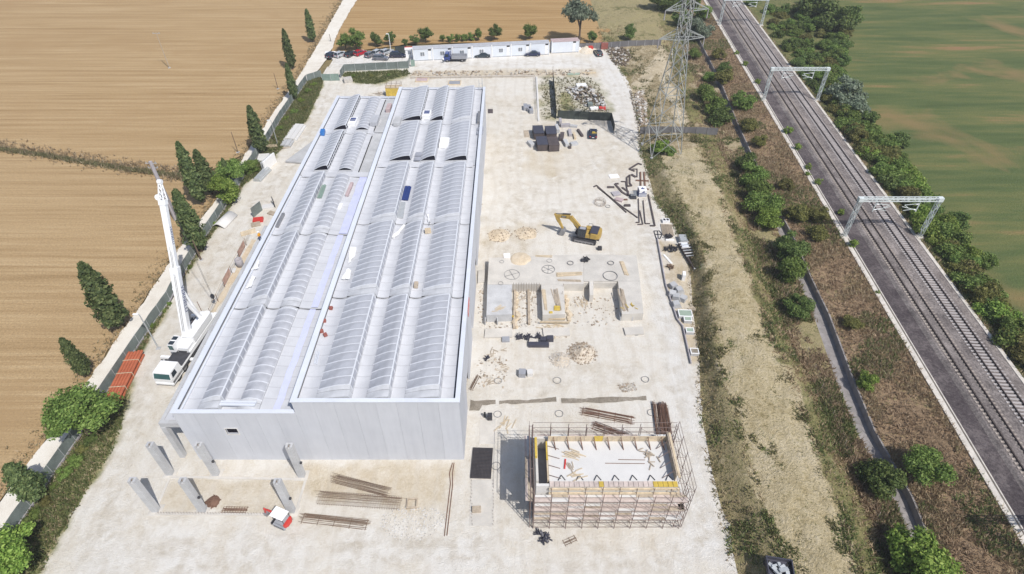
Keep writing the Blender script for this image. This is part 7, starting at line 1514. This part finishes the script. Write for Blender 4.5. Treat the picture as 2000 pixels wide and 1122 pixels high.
for px, d, mt, lb, a in (((1135,172),(2.6,1.6,.9),'white_plastic','white cabinet lying on the rubble in the fenced plot',.1),((1176,214),(1.6,1.0,.6),'red_paint','red tub in the near corner of the fenced plot',0),((1160,214),(2.0,1.0,.5),'white_plastic','white tub left of the red tub',.2),((1152,208),(1.2,1.4,.9),'green_mesh','green bin in the fenced plot',.1),((1153,99),(1.3,1.2,1.2),'red_paint','red covered bin at the sand heap',.2),((1180,96),(2.0,1.0,1.8),'brick_red','dark red lockers by the grey fence',0),((1172,95),(.9,.9,1.8),'brick_red','narrow red locker left of the dark red lockers',0),((1107,101),(1.2,1.4,1.0),'cabin_wall','pale box before the separate cabin',.1),((1117,99),(1.5,1.0,.8),'white_plastic','white sacks right of the pale box',.3),((1085,102),(1.6,1.0,.6),'white_plastic','white sacks at the left of the separate cabin',.1),((1130,99),(1.2,1.0,.8),'white_plastic','white sack at the foot of the sand heap',.1),((646,108),(3.0,1.2,.9),'white_plastic','white bench-like block at the left end of the car park',0),((680,160),(2.2,2.0,1.0),'rubble_pale','pale boulder below the car park fence',.4),((1120,146),(3.5,1.0,.25),'pale_green','pale green board lying above the fenced plot',.05),((1150,143),(4.0,.6,.2),'timber','long boards right of the pale green board',.05)): item('crate' if d[2]>.7 else 'slab',lb,'box' if d[2]>.5 else 'board',px,d,mt,a)
# ---- things lying on the warehouse roof
RH, RL = DH-.05, DL-.05
def roof(px, d, mt, lb, z, a=0, name='roof_crate', cat='crate', lid=None): return item(name,lb,cat,px,d,mt,a,z,None,lid)
for k, px in enumerate(((647,604),(634,629),(629,649),(636,656))): roof(px,(.42,.42,.34),'brick_red',['farthest','second','third','nearest'][k]+' of four small dark red boxes on the roof edge',RH,.2*k,'red_box','box')
for px, d, mt, lb, z, a in (((836,454),(.9,.7,.55),'timber','brown crate in the roof valley, farther',RH,.2),((813,559),(.5,1.0,.4),'old_timber','tan box in the roof valley, nearer',RH,0),((631,262),(.8,1.6,.7),'blue_plastic','bright blue box on the far left roof edge',RL,.1),((868,282),(1.7,3.4,.5),'white_plastic','white insulation boards in the roof valley far back',RH,0),((777,240),(1.3,3.0,.6),'concrete','grey box on the left edge of the high roof, far back',RH,0),((733,240),(1.5,3.6,.9),'cabin_roof','grey ventilation box on the low roof, far back',RL,0),((760,215),(.9,3.0,.8),'cabin_rust','pinkish box at the step between the roofs, far back',RL,0),((548,432),(.45,3.6,.35),'steel','dark grey gutter section on the left roof edge',RL,0),((783,412),(1.1,4.2,.25),'galv','heap of metal strips in the roof valley',RH,.05),((683,372),(.5,4.0,.4),'cabin_rust','reddish beam on the low roof in the middle',RL,-.02),((663,404),(.9,1.6,.15),'white_plastic','white panel in the middle of the low roof',RL,0),((937,232),(.9,4.6,.5),'steel','grey pipes along the far right roof edge',RH,0)): roof(px,d,mt,lb,z,a)
stack('blue_panels','stack of dark blue panels in the roof valley','panels',(797,366),(790,392),1.2,3,(.38,.12),'deep_blue',2,RH+.02,None,.01,'panel')
stack('teal_profiles','teal and rusty profiles on the low roof','profiles',(633,364),(624,388),.8,3,(.2,.16),'green_gate',2,RL+.02,None,.02,'profile')
stack('white_gutters','two long white gutter lengths lying across the front of the low roof','gutters',(416,789),(500,790),.7,2,(.28,.2),'white_metal',1,RL+.45,None,.005,'gutter')
stack('metal_profiles','bundle of white metal profiles on the left of the high roof','profiles',(622,688),(616,712),.5,3,(.1,.08),'white_metal',1,RH+.02,None,.05,'profile')
for px, lb, z in (((834,228),'white roof hatch with two blue panes, far back on the high roof',RH),((690,242),'white roof hatch with two blue panes on the low roof',RL)):
    p = spot(*px,z); t = thing('roof_hatch',lb,'hatch',p); MB().bx(-.8,.8,-1.4,1.4,0,.75).build('curb','white_plastic',t)
    for y in (.0,.75): MB().bx(-.55,.55,y-.25,y+.35,.75,.77).build('pane','deep_blue',t)
for px, lb in (((817,308),'pair of blue-grey panes lying in the high roof valley'),((938,258),'pair of blue-grey panes at the right edge of the high roof')):
    p = spot(*px,RH); t = thing('loose_window',lb,'window',p)
    for y in (-.8,.8): MB().bx(-.6,.6,y-.7,y+.7,.2,.26).build('pane','side_glass',t)
def tarp(pts, z, label, seed):
    P_ = [spot(*p,z) for p in pts]; c = sum(P_,Vector())/len(P_); vs = []; n = 6; g = random.Random(seed)
    for i in range(n+1):
        for j in range(n+1):
            u, v = i/n, j/n; q = (P_[0]*(1-u)+P_[1]*u)*(1-v)+(P_[3]*(1-u)+P_[2]*u)*v - c; vs.append((q.x+g.gauss(0,.05),q.y+g.gauss(0,.06),.14+.14*abs(mnoise.noise((q.x*1.3,q.y*1.3,seed)))))
    fs = [(i*(n+1)+j,i*(n+1)+j+1,(i+1)*(n+1)+j+1,(i+1)*(n+1)+j) for i in range(n) for j in range(n)]
    o_ = MB().add(vs,fs+[f[::-1] for f in []]).build('plastic_sheet','white_plastic',None,c,0,True); tag(o_,label,'sheet')
for k, (pts, z, lb) in enumerate(((((684,485),(698,484),(693,502),(680,518)),RH,'white plastic sheet on the left of the high roof, farther'),(((679,525),(686,530),(683,547),(667,547)),RH,'white plastic sheet on the left of the high roof, nearer'),(((790,440),(793,443),(770,468),(764,464)),RH,'narrow white sheet strip crossing the roof valley'),(((505,510),(509,512),(505,527),(490,530)),RL,'small white sheet on the left roof edge, farther'),(((494,540),(500,543),(492,562),(480,566)),RL,'small white sheet on the left roof edge, nearer'),(((834,420),(837,421),(841,440),(838,441)),RH,'narrow white strip behind the brown crate'),(((865,355),(870,356),(866,374),(861,372)),RH,'white sheet hanging in the right roof valley'))): tarp(pts,z,lb,k+1)
u = (561-600)/FOC; o_ = MB().bx(-.0,.05,-1.3,1.3,-.6,.6).build('wall_sign','red_paint',None,(HR+.005,58.1,9.2)); tag(o_,'red and white sign board high on the right wall of the warehouse','sign'); MB().bx(.05,.06,-1.1,1.1,-.12,.12).build('stripe','white_plastic',o_)
# ---- machine cut by the bottom edge
b = spot(1512,1124,.9); t = thing('dumper','dark loaded dumper at the bottom edge right of the site','dumper',(b.x,b.y-.6,tz(b.x,b.y)+.02),R(80)); MB().bx(-1.6,1.6,-1.3,1.3,.6,.75).bx(-1.6,-1.5,-1.3,1.3,.75,1.25).bx(1.5,1.6,-1.3,1.3,.75,1.25).bx(-1.5,1.5,-1.3,-1.2,.75,1.25).bx(-1.5,1.5,1.2,1.3,.75,1.25).build('body','plastic_dark',t)
for x in (-1.0,1.0): [wheel(t,0,0,.45,.3) and None for _ in ()]
for x, y in ((-1.2,-1.0),(1.2,-1.0),(-1.2,1.0),(1.2,1.0)): wheel(t,x,y,.42,.3)
g = random.Random(6); mb = MB()
for k in range(14): mb.box((g.uniform(-1.2,1.2),g.uniform(-.9,.9),1.0+g.random()*.3),(g.uniform(.4,1.0),g.uniform(.2,.5),.2),g.uniform(0,3),0,g.uniform(-.4,.4))
mb.build('load','galv',t)['kind'] = 'stuff'
# ================================================================ PEOPLE
def person(loc, rz, top, legs, label, arms=(.35,-.1)):
    t = thing('person',label,'person',loc,rz); me = bpy.data.meshes.new('body')
    V = [(0,0,.92),(0,0,1.15),(0,0,1.38),(0,0,1.5),(0,.02,1.66),(-.1,0,.88),(-.12,.03,.5),(-.12,-.02,.08),(-.12,.14,.04),(.1,0,.88),(.12,-.05,.5),(.13,-.12,.08),(.13,.03,.04),(-.19,0,1.4),(-.27,0,1.12),(-.26,arms[0],.98),(.19,0,1.4),(.27,-.02,1.12),(.26,arms[1]+.1,.9)]
    E = [(0,1),(1,2),(2,3),(3,4),(0,5),(5,6),(6,7),(7,8),(0,9),(9,10),(10,11),(11,12),(2,13),(13,14),(14,15),(2,16),(16,17),(17,18)]
    rad = [.15,.15,.17,.07,.11,.1,.075,.055,.05,.1,.075,.055,.05,.075,.055,.045,.075,.055,.045]
    me.from_pydata(V,E,[]); o_ = place('body',me,t); md = o_.modifiers.new('skin','SKIN'); me.skin_vertices.new(name='') if not me.skin_vertices else None
    for k, r_ in enumerate(rad): me.skin_vertices[0].data[k].radius = (r_,r_*.85)
    me.skin_vertices[0].data[0].use_root = True; o_.modifiers.new('sub','SUBSURF').levels = 1; o_.modifiers['sub'].render_levels = 2
    m, tr, bs = new_mat('clothes_'+top); g_ = N(tr,'ShaderNodeTexCoord'); sp = N(tr,'ShaderNodeSeparateXYZ'); tr.links.new(g_.outputs['Object'],sp.inputs[0])
    dv_ = N(tr,'ShaderNodeMath',operation='DIVIDE'); tr.links.new(sp.outputs[2],dv_.inputs[0]); dv_.inputs[1].default_value = 1.8; rp_ = N(tr,'ShaderNodeValToRGB'); rp_.color_ramp.interpolation = 'CONSTANT'; e_ = rp_.color_ramp.elements
    cl = dict(white=(.75,.75,.75),hivis=(.75,.35,.03),blue=(.05,.09,.25)); e_[0].position = 0; e_[0].color = (.03,.03,.03,1); e_[1].position = .06; e_[1].color = (*legs,1)
    for p_, c_ in ((.53,cl[top]),(.83,(.45,.28,.2))): q_ = e_.new(p_); q_.color = (*c_,1)
    tr.links.new(dv_.outputs[0],rp_.inputs[0]); tr.links.new(rp_.outputs[0],bs.inputs['Base Color']); bs.inputs['Roughness'].default_value = .85; me.materials.append(m)
    MB().lathe([(0,.13),(.07,.12),(.125,.05),(.13,0),(.17,-.005),(.17,-.02),(0,-.02)],12,(0,.03,1.74)).build('helmet','white_plastic',t); return t
p = spot(866,124); person((p.x,p.y,.02),.4,'white',(.10,.11,.14),'person in a pale top standing left of the blue truck')
p = spot(503,471,6.9); person((max(-40.0,p.x),p.y,6.92),1.2,'hivis',(.06,.08,.16),'person with a white helmet on the ledge at the left side of the warehouse')
# ================================================================ HAZE
hz = MB().bx(-2700,2700,-800,4200,-1.6,90).build('haze', M['black']); hz.data.materials.clear()
m = bpy.data.materials.new('haze_air'); m.use_nodes = True; t = m.node_tree; t.nodes.remove(t.nodes['Principled BSDF'])
pv = t.nodes.new('ShaderNodeVolumePrincipled'); pv.inputs['Color'].default_value = (0.93,0.95,1.0,1); pv.inputs['Density'].default_value = 0.00026; pv.inputs['Anisotropy'].default_value = 0.0
t.links.new(pv.outputs[0], t.nodes['Material Output'].inputs['Volume']); hz.data.materials.append(m); hz['kind'] = 'stuff'; hz['label'] = 'thin summer haze over the whole site'; hz['category'] = 'haze'
